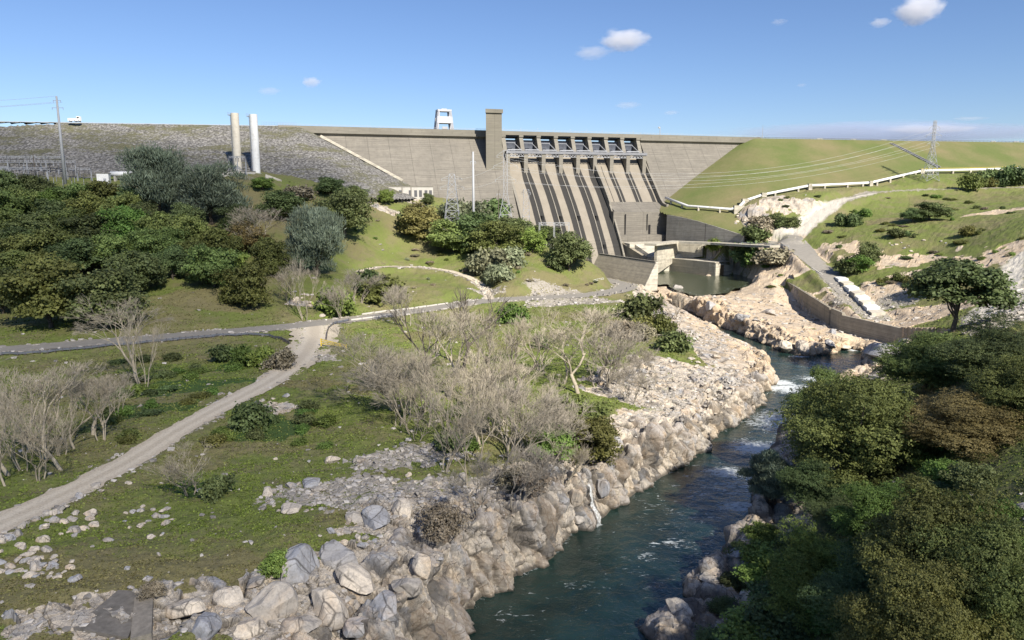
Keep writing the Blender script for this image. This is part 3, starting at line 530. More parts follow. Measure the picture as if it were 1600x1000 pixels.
M_DAM = conc('dam concrete', (.19, .174, .146), dark=(.125, .115, .10), streak=.85); M_PIER = conc('pier concrete', (.22, .204, .17), joints=False, streak=.35)
M_BAND = conc('parapet concrete', (.20, .187, .155), joints=False, streak=.5); M_TOWER = conc('tower concrete', (.18, .167, .133), 3.0, streak=.3)
M_BASIN = conc('basin concrete', (.50, .46, .37), joints=False, streak=.5)
M_STEEL = simple('painted grey steel', (.34, .35, .37), .55, .12); M_GATE = simple('gate steel', (.085, .095, .12), .6, .25); M_DARK = simple('opening dark', (.015, .015, .016), .9, .2)
M_LSTEEL = simple('pale galvanised steel', (.36, .37, .38), .5, .08); M_WHITE = simple('white paint', (.74, .74, .72), .5, .06, stain=(.5, .48, .43)); M_CRANE = simple('crane paint', (.42, .43, .46), .5, .06)
q = NT('chute concrete'); co = q.coord(); a = q.noise(co, .12, 5, .65); b = q.noise(co, 1.2, 5, .7); st = q.at('stain')
c = q.mix(q.ramp(a, (.3, 0.), (.7, 1.)), (.215, .19, .15), (.265, .235, .19)); c = q.mix(q.ramp(b, (.35, .3), (.55, 0.)), c, (.20, .18, .15))
c = q.mix(q.ramp(q.math('ADD', st, q.math('MULTIPLY', q.math('SUBTRACT', b, .5), .5)), (.35, 0.), (.58, 1.)), c, q.mix(b, (.016, .016, .016), (.05, .047, .043))); M_CHUTE = q.pbr(c, .85, q.bump(b, .2, .05))

dam = thing('concrete_dam', 'tall concrete gravity dam with gated spillway spanning the valley', 'dam', D(159, 0, 0))
dam.location = D(159, 0, 0)
FACE = lambda z: 2.0 if z > 101 else 2.0+.78*(101-z)
def wall(s0, s1):
    m = MB(); zs = [107, 101, 96, 90, 80, 70, 60, 50, 40, 25]
    m.dprism([(-6, 107), (-6, 25)]+[(FACE(z), z) for z in zs[::-1]], s0, s1); return m.build('wall', M_DAM, dam)
wall(-6, 157); wall(272.5, 385)
for s0, s1 in ((-4, 157.5), (271.5, 383)):
    m = MB(); m.dbox(s0, s1, 2.0, 4.2, 102.6, 107.3); m.dprism([(2.0, 102.6), (3.4, 102.6), (2.0, 101.2)], s0, s1)
    k = s0+2
    while k < s1-1: m.dbox(k, k+.5, 4.2, 4.35, 104.6, 106.3); k += 7.5
    b = m.build('parapet', M_BAND, dam)
    r = MB()
    for z in (107.9, 108.4): r.bar(D(s0, 3.9, z), D(s1, 3.9, z), .09)
    k = s0
    while k < s1: r.bar(D(k, 3.9, 107.3), D(k, 3.9, 108.45), .09); k += 3
    r.build('railing', M_STEEL, dam)
def chz(w):   # spillway chute profile
    return np.interp(w, [-6, -3, 0, 3, 6, 10, 16, 22, 30, 40, 50, 62, 70, 76, 82], [88, 90.3, 91, 90.2, 88, 83.5, 76, 70, 62.8, 52.6, 41, 25, 12, 3, 0])
def bkt(w):
    return np.interp(w, [-6, -3, 0, 3, 6, 10, 16, 22, 30, 36, 40, 44, 48, 52], [88, 90.3, 91, 90.2, 88, 83.5, 76, 70, 62, 55.5, 51.4, 48.4, 47.3, 47.9])
def chute(s0, s1, fn, w1, s_list):
    S = np.arange(s0, s1+.01, .5); Wd = np.arange(-6, w1+.01, 1.0); SS, WW = np.meshgrid(S, Wd); ZZ = fn(WW)
    XY = DO[None, None, :]+SS[..., None]*DE+WW[..., None]*DN; V = np.concatenate([XY, ZZ[..., None]], -1)
    stn = np.zeros_like(SS)
    for c, wl_, wr_, wst in s_list:
        dd = SS-c+(vnoise(WW*.06, SS*0+c)-.5)*1.2; wid = np.where(dd < 0, wl_, wr_)*(.7+.3*smooth(wst, wst+14, WW)); stn = np.maximum(stn, (1-smooth(wid*.8, wid*1.1, np.abs(dd)))*smooth(wst-2, wst+3, WW))
    a, b = SS.shape; vi = np.arange(a*b).reshape(a, b)
    me = mesh_np('spillway_chute', V.reshape(-1, 3)-np.array(dam.location), np.stack([vi[:-1, :-1], vi[:-1, 1:], vi[1:, 1:], vi[1:, :-1]], -1).reshape(-1, 4), True); attr(me, 'stain', stn); return link('spillway_chute', me, M_CHUTE, dam)
PC = [157.5+14*k for k in range(9)]
chute(158.5, 227.5, chz, 82, [(157.8, .2, .7, 10)]+[(c, 4.4, 3.9, 9) for c in PC[1:5]]+[(227.5, 5.6, 1, 8)])
chute(228.5, 271.5, bkt, 51.5, [(228.5, 0, .2, 8), (235, .25, .25, 5), (241.5, 2.6, 2.6, 6), (255.5, 3.0, 2.8, 6), (269.2, 2.8, .3, 6)])
m = MB(); m.dprism([(51.4, 47.6), (52, 47.4), (52.6, 31), (58, 30.6), (58.4, 24), (30, 24), (36, 55)], 228.6, 271.4); m.build('flip_bucket', M_DAM, dam)
for a in ((236, 236.8, 52.7, 53, 31.2, 46), (254, 254.5, 52.7, 53, 34, 46), (255.5, 257, 52.75, 53, 31.2, 38)): MB().dbox(*a).build('drain_slot', M_DARK, dam)
# lower apron block beside the bucket
m = MB(); m.dbox(232, 272, 58, 66, 4, 24); m.dbox(226, 229, 60, 92, 0, 16); m.build('apron_block', M_BASIN, dam)
def strip(s0, s1, fn, up, w0, w1, name, mat, dn=3):
    m = MB(); ws = np.arange(w0, w1+.1, 2.0); m.dprism([(w, fn(w)+up) for w in ws]+[(w, fn(w)-dn) for w in ws[::-1]], s0, s1); return m.build(name, mat, dam)
strip(156.6, 158.5, chz, 2.5, 8, 80, 'training_wall', M_PIER); strip(227.3, 228.8, chz, 6.5, 12, 44, 'training_wall', M_PIER); strip(271.4, 273.2, bkt, 5.5, 12, 51, 'training_wall', M_PIER, 24)
strip(227.4, 228.7, chz, 4.5, 44, 80, 'training_wall', M_PIER)
m = MB(); m.dbox(226.9, 229.4, 40, 52.4, 22, 48); m.build('bucket_side_wall', M_DAM, dam)
for i, c in enumerate(PC):
    if 0 < i < 5: strip(c-.35, c+.35, chz, .7, 14, 78, 'divider_wall', M_PIER)
    elif i in (6, 7): strip(c-.4, c+.4, bkt, .7, 14, 47, 'divider_wall', M_PIER)
    m = MB(); hw = 1.5; z0 = float(chz(16))-2
    m.dprism([(-7, 84), (-7, 104.4), (2.5, 104.4), (4.5, 101), (8.6, 92.6), (8.6, 91.4), (15.9, 90.6), (15.9, z0), (6, 84)], c-hw, c+hw); m.build('pier', M_PIER, dam)
for i in range(8):
    a, b = PC[i]+1.55, PC[i+1]-1.55
    gt = MB(); N = 10
    for k in range(N):   # curved skin plate
        th0 = math.radians(-22+k*5.0); th1 = th0+math.radians(5.0); p = [(11-13*math.cos(x), 95+13*math.sin(x)) for x in (th0, th1)]
        gt.add([D(a, *p[0]), D(b, *p[0]), D(b, *p[1]), D(a, *p[1]), D(a, p[0][0]-.2, p[0][1]), D(b, p[0][0]-.2, p[0][1]), D(b, p[1][0]-.2, p[1][1]), D(a, p[1][0]-.2, p[1][1])], [(0, 1, 2, 3), (7, 6, 5, 4), (0, 4, 5, 1), (3, 2, 6, 7)])
    g = gt.build('gate', M_GATE, dam)
    rb = MB()
    for k in range(9):
        s = a+(b-a)*(k+.5)/9
        for x0, x1 in ((-22, -10), (-10, 2), (2, 14), (14, 27)):
            p0, p1 = [(11-12.7*math.cos(math.radians(x)), 95+12.7*math.sin(math.radians(x))) for x in (x0, x1)]; rb.bar(D(s, *p0), D(s, *p1), .28, .5)
    rb.build('rib', M_STEEL, g)
    for z, x in ((92.2, 12.2), (95.6, 12.2), (98.6, 12)):
        al = math.asin((z-95)/13); w = 11-12.2*math.cos(al); gb = MB(); gb.bar(D(a, w, z), D(b, w, z), .7, .55); gb.build('girder', M_STEEL, g)
    ar = MB()
    for s in (a+.7, b-.7):
        for z in (92.2, 98.6):
            al = math.asin((z-95)/13); ar.bar(D(s+(1.6 if s < (a+b)/2 else -1.6), 11-12*math.cos(al), z), D(s, 9.5, 93.2), .5, .6)
    ar.build('arm', M_LSTEEL, g)
    hb = MB(); hb.dbox(a, b, -4.5, -3.6, 102.3, 104.4); hb.bar(D(a, 1.5, 103.9), D(b, 1.5, 103.9), .5, .9); hb.build('hoist_beam', M_GATE, dam)
m = MB(); m.dbox(156, 272.5, -6, 4.4, 104.4, 107.2)
for c in PC: m.dbox(c-1.7, c+1.7, 2, 4.3, 102.9, 104.4)
m.build('bridge_deck', M_BAND, dam)
m = MB()
for z in (107.8, 108.4): m.bar(D(156, 4, z), D(272, 4, z), .1)
for k in range(40): m.bar(D(156+k*2.95, 4, 107.2), D(156+k*2.95, 4, 108.45), .09)
for k in range(9): m.bar(D(160+k*13.6, -4, 107.2), D(160+k*13.6, -4, 110.2), .12); m.bar(D(160+k*13.6, -4, 110.2), D(161+k*13.6, -4, 110.3), .12)
m.build('deck_railing', M_LSTEEL, dam)
m = MB(); m.dbox(156, 271.5, 12.4, 16.3, 91.0, 91.9); m.dbox(156, 271.5, 16.1, 16.6, 90.2, 92.1)
for z in (92.6, 93.3): m.bar(D(156, 16.4, z), D(271, 16.4, z), .1)
for k in range(78): m.bar(D(156+k*1.48, 16.4, 91.8), D(156+k*1.48, 16.4, 93.3), .07)
m.build('walkway', simple('walkway steel', (.19, .195, .21), .6, .15), dam)
m = MB()
for i in range(8):
    a, b = PC[i]+1.5, PC[i+1]-1.5; n = 4
    for k in range(n):
        s0 = a+(b-a)*k/n; s1 = a+(b-a)*(k+1)/n; m.bar(D(s0, 15.8, 90.2), D((s0+s1)/2, 15.8, 88.2), .3); m.bar(D((s0+s1)/2, 15.8, 88.2), D(s1, 15.8, 90.2), .3)
    m.bar(D(a, 15.8, 88.1), D(b, 15.8, 88.1), .35)
    m.bar(D(a, 3, 98.8), D(b-3, 3, 98.8), .3); m.bar(D(b-4, 4, 98.6), D(b, 10, 92.6), .4); m.bar(D(a, 9.6, 93.4), D(b, 9.6, 93.4), .45, .7)
m.build('truss', M_STEEL, dam)
for s, z in ((171.5, 43.5), (185.5, 43), (199.5, 43), (213.5, 43), (213.5, 23), (199.5, 23)):
    w = float(np.interp(-z, -np.array([90.3, 91, 90.6, 89.2, 86, 80, 74, 65.5, 53.8, 41.5, 25, 12]), [-3, 0, 3, 6, 10, 16, 22, 30, 40, 50, 62, 70])); m = MB(); m.dbox(s+.8, s+2.6, w-3, w+.9, z-2.4, z+1.8); m.build('outlet_opening', M_DARK, dam)
# elevator tower
tw = MB(); TQ = [(139.5, 20), (151.5, 20), (151.5, 4), (145, 4)]; tw.hexa([D(a, b, 62) for a, b in TQ], [D(a, b, 118.2) for a, b in TQ]); TQ2 = [(138.9, 21.1), (152.1, 21.1), (152.1, 3), (144.6, 3)]; tw.hexa([D(a, b, 118.3) for a, b in TQ2], [D(a, b, 121) for a, b in TQ2]); T_ = tw.build('elevator_tower', M_TOWER, dam)
m = MB()
for z in (114, 108, 102): m.dbox(147.6, 148.3, 20, 20.12, z, z+1.5)
for k in range(4): m.dbox(142.2+k*1.1, 143+k*1.1, 20, 20.1, 115, 116)
m.build('window', M_DARK, T_)
m = MB(); m.dbox(142, 151, 20, 20.35, 72, 88); m.build('pale_panel', simple('pale concrete patch', (.40, .365, .29), .85), T_)
m = MB()
for s, w, z0, z1 in ((142, 10, 121, 131), (145.5, 14, 121, 130), (150, 18, 121, 125.5)): m.tube(D(s, w, z0), D(s, w, z1), .22, .12)
for k in range(9): m.bar(D(138.9+k*1.63, 21, 121), D(138.9+k*1.63, 21, 122.3), .1)
m.bar(D(138.9, 21, 122.3), D(152, 21, 122.3), .1)
for s in (140.5, 151): m.tube(D(s, 21.0, 120.2), D(s, 21.9, 120.2), 1.0, 1.0, 10)
m.dbox(144, 149, 6, 10, 121, 122.8); m.build('antenna', M_STEEL, T_)
q0 = 22.0

# gantry crane on the crest
cr = thing('gantry_crane', 'pale grey gantry crane tower standing on the dam crest', 'crane', D(113, -1, 107.2))
m = MB(); lean = 1.0
def tier(z0, z1, e0, e1, d0, d1, solid):
    for i in (-1, 1):
        for j in (-1, 1): MB().bar(D(113+i*e0, -1+j*d0, z0), D(113+i*e1, -1+j*d1, z1), 1.5, 1.5).build('leg', M_CRANE, cr)
tier(107.2, 121, 5.8, 4.3, 4.2, 3.2, 0)
m = MB(); zA, zB = 111.8, 116.6
eA, eB, dA, dB = 5.3, 4.8, 3.9, 3.55; g_ = .78
qa = [(-1, 1), (1, 1), (1, -1), (-1, -1)]; m.hexa([D(113+i*(eA+g_), -1+j*(dA+g_), zA) for i, j in qa], [D(113+i*(eB+g_), -1+j*(dB+g_), zB) for i, j in qa]); m.build('machinery_house', M_CRANE, cr)
m = MB(); m.dbox(113-5.2, 113+5.2, -5.1, 3.1, 120.2, 121.6); m.dbox(111, 115, -3, 1, 121.6, 122.3); m.build('top_frame', M_CRANE, cr)
MB().dbox(111, 115, 2.4, 2.8, 107.3, 109.4).build('panel', M_STEEL, cr); MB().dbox(106.4, 107.6, -1.5, 1, 113, 115.5).build('cabin', M_STEEL, cr)
# ------------------------------------------------------------------ embankments on both sides of the concrete
def embank(name, crest, ratio, x0, x1, y0, y1, step, mat, zc, rough, label, cat, cut=0):
    xs = np.arange(x0, x1, step); ys = np.arange(y0, y1, step); X, Y = np.meshgrid(xs, ys); d, par = poly_dist(X, Y, crest)
    z = zc-np.maximum(d-3.5, 0)/ratio; gnd = glook(PZ, X, Y)
    nz = (fbm(X/2.2, Y/2.2, 4, 80)-.5)*rough+(fbm(X/30, Y/30, 3, 85)-.5)*1.5*rough**.5; z = z+nz*smooth(2, 8, d)
    if cut < 50:
        ws_ = (X-DO[0])*DN[0]+(Y-DO[1])*DN[1]; ss_ = (X-DO[0])*DE[0]+(Y-DO[1])*DE[1]; z = np.where(ss_ < np.interp(ws_, WINGW, WINGS)-1.0, -99, z)
    if cut < 50:
        pc_ = np.array([conehit(px_, py_+4) for px_, py_ in PIPEPX]); zc_ = np.interp(X, pc_[:, 0], pc_[:, 2]); z = np.where((X > pc_[0, 0]) & (z < zc_-6), -99, z)
    up = ((X-DO[0])*DN[0]+(Y-DO[1])*DN[1]) < -12
    ok = ((z > gnd-2.5) & (z > cut) & ~up) | (d < 5); v = np.arange(X.size).reshape(X.shape); Q = np.stack([v[:-1, :-1], v[:-1, 1:], v[1:, 1:], v[1:, :-1]], -1).reshape(-1, 4)
    Q = Q[ok.ravel()[Q].all(1)]; used = np.unique(Q); mp = np.zeros(X.size, int); mp[used] = np.arange(len(used))
    me = mesh_np(name, np.stack([X, Y, z], -1).reshape(-1, 3)[used], mp[Q], rough < 1); return tag(link(name, me, mat), label, cat)
q = NT('rockfill'); co = q.coord(); vc = q.voro(co, .75, 'F1', 1); vd = q.voro(co, .75); n = q.noise(co, .09, 5, .7); n2_ = q.noise(q.coord((.03, .03, .16)), 1., 6, .72)
c = q.mix(q.ramp(vc, (0, 0.), (1, 1.)), (.125, .12, .112), (.29, .28, .265)); c = q.mix(q.ramp(vd, (.35, 0.), (.75, .8)), c, (.06, .057, .052))
veg = q.math('ADD', q.math('MULTIPLY', n2_, .75), q.math('MULTIPLY', q.noise(co, .5, 5, .75), .35))
c = q.mix(q.ramp(veg, (.53, 0.), (.63, .85)), c, q.mix(q.noise(co, 1.5), (.055, .06, .028), (.15, .14, .075)))
M_RIP = q.pbr(c, .95, q.bump(q.math('SUBTRACT', 1., vd), 1., .6))
CL = [(-151, 528), (-333, 494), (-520, 462), (-760, 430)]; CR_ = [(203.5, 638.5), (330, 667), (470, 693), (700, 738), (950, 780)]
embank('rockfill_embankment', CL, 1.88, -760, -40, 330, 560, 1.6, M_RIP, 106.8, 1.5, 'grey rockfill embankment with scrub bands left of the concrete dam', 'embankment', 57)
q = NT('embankment grass'); co = q.coord(); n = q.noise(co, .018, 5, .6); n2_ = q.noise(co, .6, 6, .75); n3 = q.noise(co, 5, 3, .7)
c = q.mix(q.ramp(n, (.38, 0.), (.62, 1.)), q.mix(n2_, (.085, .115, .030), (.15, .17, .055)), q.mix(n2_, (.15, .135, .06), (.24, .205, .105))); c = q.mix(q.ramp(n3, (.3, .35), (.55, 0.)), c, (.05, .055, .02))
c = q.mix(q.ramp(n2_, (.62, 0.), (.75, .5)), c, (.17, .14, .085)); M_EMB = q.pbr(c, .95, q.bump(n2_, .6, .3))
embank('grass_embankment', CR_, 2.06, 60, 900, 440, 800, 1.3, M_EMB, 106.6, .35, 'smooth grass covered embankment right of the concrete dam', 'embankment', 31)
# ------------------------------------------------------------------ walls, basin, pipeline, yard and other built things
def gp(px, py, dz=0.):
    p = hit(px, py); return (p[0], p[1], p[2]+dz)
def on(px, py, tt, dz=0.):   # ground point straight below the sight point at distance tt
    p = at_t(px, py, tt); return (p[0], p[1], ground(p[0], p[1])+dz)
M_BROWN = conc('weathered wall concrete', (.36, .315, .235), joints=False, streak=.7); M_PALE = conc('pale concrete', (.55, .51, .42), joints=False, streak=.25)
M_WOOD = simple('dark weathered wood', (.10, .085, .07), .9, .3); M_RAIL = simple('weathered guardrail', (.13, .14, .165), .6, .2); M_YEL = simple('yellow paint', (.75, .55, .06), .5, .12)
M_CREAM = simple('cream paint', (.66, .61, .51), .55, .06, stain=(.45, .40, .31)); M_GREY = simple('grey stucco', (.42, .40, .36), .85, .08, stain=(.30, .28, .25)); M_WIRE = simple('wire', (.50, .50, .50), .5, .05); M_RUST = simple('dark steel', (.09, .09, .095), .7, .2)
q = NT('white water'); co = q.coord((3.2, 3.2, .5)); n = q.noise(co, 1.6, 4, .7); p_ = q.n('BsdfPrincipled'); q.set(p_.inputs['Base Color'], (.72, .75, .75)); p_.inputs['Roughness'].default_value = .4; q.set(p_.inputs['Alpha'], q.ramp(n, (.40, .12), (.60, .95))); q.t.links.new(p_.outputs[0], q.out.inputs[0]); M_FOAM = q.m

# retaining wall beside the road: triangular section, battered face to the left
a0 = np.array(at_t(1003, 447, 410)); a1 = np.array((47., 462., 10.5)); top0 = np.array(at_t(1024, 410, 412)); dv = a1-a0; dv[2] = 0
rw = thing('retaining_wall', 'battered concrete retaining wall with pale end face beside the spillway road', 'wall', (a0[0], a0[1], a0[2]-2))
m = MB(); b0 = a0-np.array((0, 0, 3)); bk = np.array((top0[0]+1.2, top0[1]+.2, a0[2]-3)); tb = top0+np.array((1.2, .2, 0))
m.prism([b0, bk, tb, top0], dv); m.build('wall', M_BROWN, rw)
m = MB(); e = np.array((.0, -.12, 0)); m.prism([b0+e, bk+e, tb+e+np.array((0, 0, .12)), top0+e+np.array((0, 0, .12))], -dv*.012); m.build('end_face', M_PALE, rw)
m = MB(); m.prism([top0+np.array((-.15, 0, .15)), tb+np.array((.15, 0, .15)), tb+np.array((.15, 0, .6)), top0+np.array((-.15, 0, .6))], dv)
for k in range(22): p = top0+dv*k/21+np.array((.5, 0, .6)); m.bar(p, p+np.array((0, 0, 1.1)), .08)
m.bar(top0+np.array((.5, 0, 1.6)), top0+dv+np.array((.5, 0, 1.6)), .08); m.build('coping', M_PIER, rw)
# sloping wall arm behind it with yellow edge
# stilling basin training wall
A = np.array(at_h(1116, 431, 7.)); B = A+(np.array(at_h(1027, 421, 7.))-A)*1.9; ux = (B-A); ux[2] = 0; un = np.array((ux[1], -ux[0], 0)); un = un/np.linalg.norm(un)
if un[0] < 0: un = -un
sw = thing('basin_wall', 'dark streaked training wall standing in the green stilling pool', 'wall', (A[0], A[1], 4))
hA, hB = 15.5, 15.5
m = MB(); m.prism([A+(0, 0, -3), A+un*4+(0, 0, -3), A+un*4+(0, 0, hA-7), A+(0, 0, hA-7)], ux); m.build('wall', conc('basin wall concrete', (.27, .25, .20), joints=False, streak=.9), sw)
m = MB(); m.prism([A+(0, 0, hA-7+.1), A+un*26+(0, 0, hA-7+.1), A+un*26+(0, 0, hA-7+.5), A+(0, 0, hA-7+.5)], ux*.55); m.build('deck', M_PALE, sw)
E0 = A+un*4; m = MB(); m.prism([A+(0, 0, -3)-ux*.01, E0+un*14+(0, 0, -3)-ux*.01, E0+un*14+(0, 0, 6)-ux*.01, A+(0, 0, 8.5)-ux*.01], ux*.06); m.build('end_block', M_PALE, sw)
m = MB(); m.prism([A+un*4.4+(0, 0, -2)-ux*.013, A+un*8+(0, 0, -2)-ux*.013, A+un*8+(0, 0, 7)-ux*.013, A+un*4.4+(0, 0, 7)-ux*.013], ux*.004); m.build('stoplog_slot', simple('brown steel', (.16, .11, .06), .7, .2), sw)
# sloping aprons between bucket and basin
ap = thing('spillway_apron', 'pale beige sloping concrete apron below the flip bucket', 'apron', D(250, 60, 10))
m = MB(); q1 = [D(231, 58.6, 26), D(262, 58.6, 26), D(264, 70, 25.5), D(232, 70, 25.5)]; m.hexa([(x, y, 4) for x, y, z in q1], q1); m.build('upper_slab', M_PALE, ap)
m = MB(); q1 = [D(236, 70.2, 25), D(262, 70.2, 25), D(266, 86, 17.4), D(242, 86, 17.4)]; m.hexa([(x, y, 4) for x, y, z in q1], q1); m.build('ramp_slab', M_PALE, ap)
m = MB(); q1 = [D(229.4, 56, 27), D(231.8, 56, 27), D(237, 86, 17.8), D(234.6, 86, 17.8)]; m.hexa([(x, y, 4) for x, y, z in q1], q1); m.build('side_wall', M_BROWN, ap)
# curved wing wall right of the bucket and the service deck with its arch
def wallpath(name, pts, th, depth, mat, parent):
    """pts = top edge points; wall of thickness th going down by depth"""
    P = np.array([p[:3] for p in pts]); dep = depth if hasattr(depth, '__len__') else [depth]*len(P); T = np.gradient(P[:, :2], axis=0); T /= np.linalg.norm(T, axis=1)[:, None]; N = np.c_[-T[:, 1], T[:, 0]]*th
    m = MB(); n = len(P); vs = []
    for i in range(n):
        x, y, z = P[i]; nx, ny = N[i]; vs += [(x, y, z), (x+nx, y+ny, z), (x+nx, y+ny, z-dep[i]), (x, y, z-dep[i])]
    fs = [(0, 1, 2, 3), tuple((n-1)*4+k for k in (3, 2, 1, 0))]
    for i in range(n-1): fs += [(i*4+k, i*4+(k+1) % 4, (i+1)*4+(k+1) % 4, (i+1)*4+k) for k in range(4)]
    m.add(vs, fs); return m.build(name, mat, parent)
M_WING = conc('old wing wall concrete', (.30, .285, .25), 1.2, streak=.8)
ww = thing('wing_wall', 'old stained concrete wing wall tapering down right of the flip bucket', 'wall', at_t(1042, 372, 560))
wallpath('wall', [at_t(1042, 335.5, 539.5), at_t(1060, 338.5, 530.5), at_t(1090, 345.5, 517), at_t(1120, 354.5, 504.5), at_t(1145, 362.5, 495), at_t(1162, 368.5, 488.5)], 1.5, [22, 20, 17, 13, 9, 7], M_WING, ww)
dk = thing('service_bridge', 'concrete service road deck with a small arch across the rocks', 'bridge', at_t(1125, 385, 498))
wallpath('deck', [at_h(1026, 381, 28.2), at_h(1060, 377, 28.2), at_h(1110, 379, 28.4), at_h(1160, 382, 28.8), at_h(1203, 384, 29.4)], 9, 1.4, M_BASIN, dk)
wallpath('side_wall', [at_h(1027, 383, 26.6), at_h(1060, 379, 26.6), at_h(1098, 380.5, 26.6)], 2, [20, 12, 9], M_BASIN, dk)
m = MB(); c = np.array(at_h(1100, 392, 21.5)); t_ = np.array((.96, -.28, 0))
for k in range(10):
    a, b = math.pi*k/10, math.pi*(k+1)/10; rr = 3.6
    m.hexa([c+t_*rr*math.cos(a)+(0, 0, rr*math.sin(a)), c+t_*(rr+1)*math.cos(a)+(0, 0, (rr+1)*math.sin(a)), c+t_*(rr+1)*math.cos(b)+(0, 0, (rr+1)*math.sin(b)), c+t_*rr*math.cos(b)+(0, 0, rr*math.sin(b))],
           [np.array(p)+(.8, 2.8, 0) for p in (c+t_*rr*math.cos(a)+(0, 0, rr*math.sin(a)), c+t_*(rr+1)*math.cos(a)+(0, 0, (rr+1)*math.sin(a)), c+t_*(rr+1)*math.cos(b)+(0, 0, (rr+1)*math.sin(b)), c+t_*rr*math.cos(b)+(0, 0, rr*math.sin(b)))])
m.build('arch', M_BASIN, dk)
m = MB(); pr = [at_h(px, py, zz) for px, py, zz in ((1158, 382, 28.9), (1172, 382.5, 29), (1186, 383.3, 29.2), (1203, 384.5, 29.5), (1232, 387, 29))]
for p in pr: m.bar(p, np.array(p)+(0, 0, 1.4), .25)
for a, b in zip(pr[:-1], pr[1:]): m.bar(np.array(a)+(0, 0, 1.3), np.array(b)+(0, 0, 1.3), .25)
m.build('guard_rail', M_LSTEEL, dk)
# diversion wall in two straight runs with a step
dw = thing('diversion_wall', 'long grey concrete diversion wall bending along the right bank channel', 'wall', at_t(1296, 513, 330))
c0 = at_h(1210, 428, 12.5); c1 = at_h(1296, 481, 11.2); c2 = at_h(1313, 488, 11.2); c3 = at_h(1412, 513, 10.2)
M_DIV = conc('diversion wall concrete', (.30, .265, .20), 2.4, streak=.5)  # long run darker, front runs lighter: how light falls, put into the colours
wallpath('long_panel', [c0, c1], 1.2, [13, 11.5], M_DIV, dw)
wallpath('front_panel', [tuple(np.array(c1)+(.4, -.9, 0)), tuple(np.array(c2)+(.4, -.9, 0))], 1.2, 11.5, conc('diversion wall front', (.36, .325, .255), 2.4, streak=.5), dw)
wallpath('low_panel', [tuple(np.array(c2)+(.41, -.9, -1.1)), tuple(np.array(c3)+(0, 0, -.2))], 1.2, [10.4, 9], conc('diversion wall low front', (.36, .325, .255), 2.4, streak=.5), dw)
wallpath('footing', [tuple(np.array(c1)+(-1.2, -3.4, -9.6)), tuple(np.array(c3)+(-6, -3.4, -8.5))], 2.5, 3, M_PALE, dw)
# ramp: pale concrete slabs with a low parapet going down to the wall
ZR = []
rp = thing('boat_ramp', 'bright stepped concrete ramp slabs at the end of the service road', 'ramp', at_t(1340, 470, 358))
L0 = [np.array(at_t(1303, 437, 398)), np.array(at_t(1335, 470, 360)), np.array(at_t(1362, 497, 332))]; R0 = [np.array(at_t(1318, 434, 400)), np.array(at_t(1352, 463, 364)), np.array(at_t(1384, 494, 334))]
def lp(A_, f): i = 0 if f < .5 else 1; g_ = f*2-i; return A_[i]*(1-g_)+A_[i+1]*g_
zg = [max(ground(*lp(S_, min(.99, (k+h_)/8))[:2]) for S_ in (L0, R0) for h_ in (0, .5, 1)) for k in range(8)]; zA, zB = zg[0]+.4, zg[-1]+.4; lift_ = max(0, max(zg[k]+.3-(zA+(zB-zA)*k/7) for k in range(8)))
def zr_line(k): return zA+(zB-zA)*k/7+lift_
for k in range(8):
    f0, f1 = k/8+.006, (k+1)/8-.006; q1 = [lp(L0, f0), lp(R0, f0), lp(R0, f1), lp(L0, f1)]; dz = .9-.06*k; zt = zr_line(k)+.0
    m = MB(); m.hexa([p-(0, 0, 5) for p in q1], [np.array((p[0], p[1], zt-.2+(.22 if j in (0, 1) else -.1))) for j, p in enumerate(q1)]); m.build('slab', M_WHITE if k % 2 == 0 else M_PALE, rp)
wallpath('parapet', [at_t(1268, 418, 416), at_t(1302, 440, 394), at_t(1322, 457, 374), at_t(1322, 468, 362)], .6, 3.2, M_GREY, rp)

# pipeline
PIPE = [(1040, 309, 548), (1075, 322, 536), (1142, 327, 526), (1154, 324, 524), (1164, 313.5, 526), (1193, 304, 533), (1265, 290, 549), (1312, 288, 560), (1360, 285.5, 570), (1440, 267, 588), (1475, 266, 596), (1530, 265, 604), (1590, 263, 612)]
def embz(x, y): dd, _p = poly_dist(np.array([x]), np.array([y]), CR_); return 106.6-max(dd[0]-3.5, 0)/2.06
def embhit(px, py):
    d = ray(px, py)
    for tt in np.arange(480, 760, .7):
        p = np.array((0, 0, CZ))+d*tt
        if p[2] < max(embz(p[0], p[1]), ground(p[0], p[1])): return p
    return p
PP = []
for px, py, tt in PIPE:
    e_ = conehit(px, py+5); te = e_[1]/ray(px, py+5)[1]-2.5; PP.append(np.array(at_t(px, py, te)))
pl = thing('pipeline', 'white steel pipeline zigzagging along the toe of the grassy embankment', 'pipeline', PP[2])
MB().pipe(PP, .95, 10).build('pipe', M_WHITE, pl, True)
for i in range(len(PP)-1):
    n = max(1, int(np.linalg.norm(PP[i+1]-PP[i])/14))
    for k in range(n):
        p = PP[i]+(PP[i+1]-PP[i])*(k+.5)/n; gz_ = ground(p[0], p[1]); m = MB(); m.box(p[0]-.6, p[0]+.6, p[1]-.9, p[1]+.9, min(gz_-.5, p[2]-4), p[2]-.35); m.build('support', M_BASIN, pl)
for i, (w, hh) in ((3, (7, 6)), (4, (4.5, 4)), (5, (3.5, 4)), (6, (2.6, 4)), (8, (2.4, 4)), (9, (3, 4))):
    p = PP[i]-(0, .5, 0); m = MB(); m.box(p[0]-w/2, p[0]+w/2, p[1]-1.6, p[1]+1.8, p[2]-hh, p[2]+1.35); m.build('anchor_block', M_BASIN, pl)
m = MB()
for a, b in zip(PP[9:-1], PP[10:]): m.bar(a+(0, 0, 1.6), b+(0, 0, 1.6), .15)
m.build('handrail', M_YEL, pl)

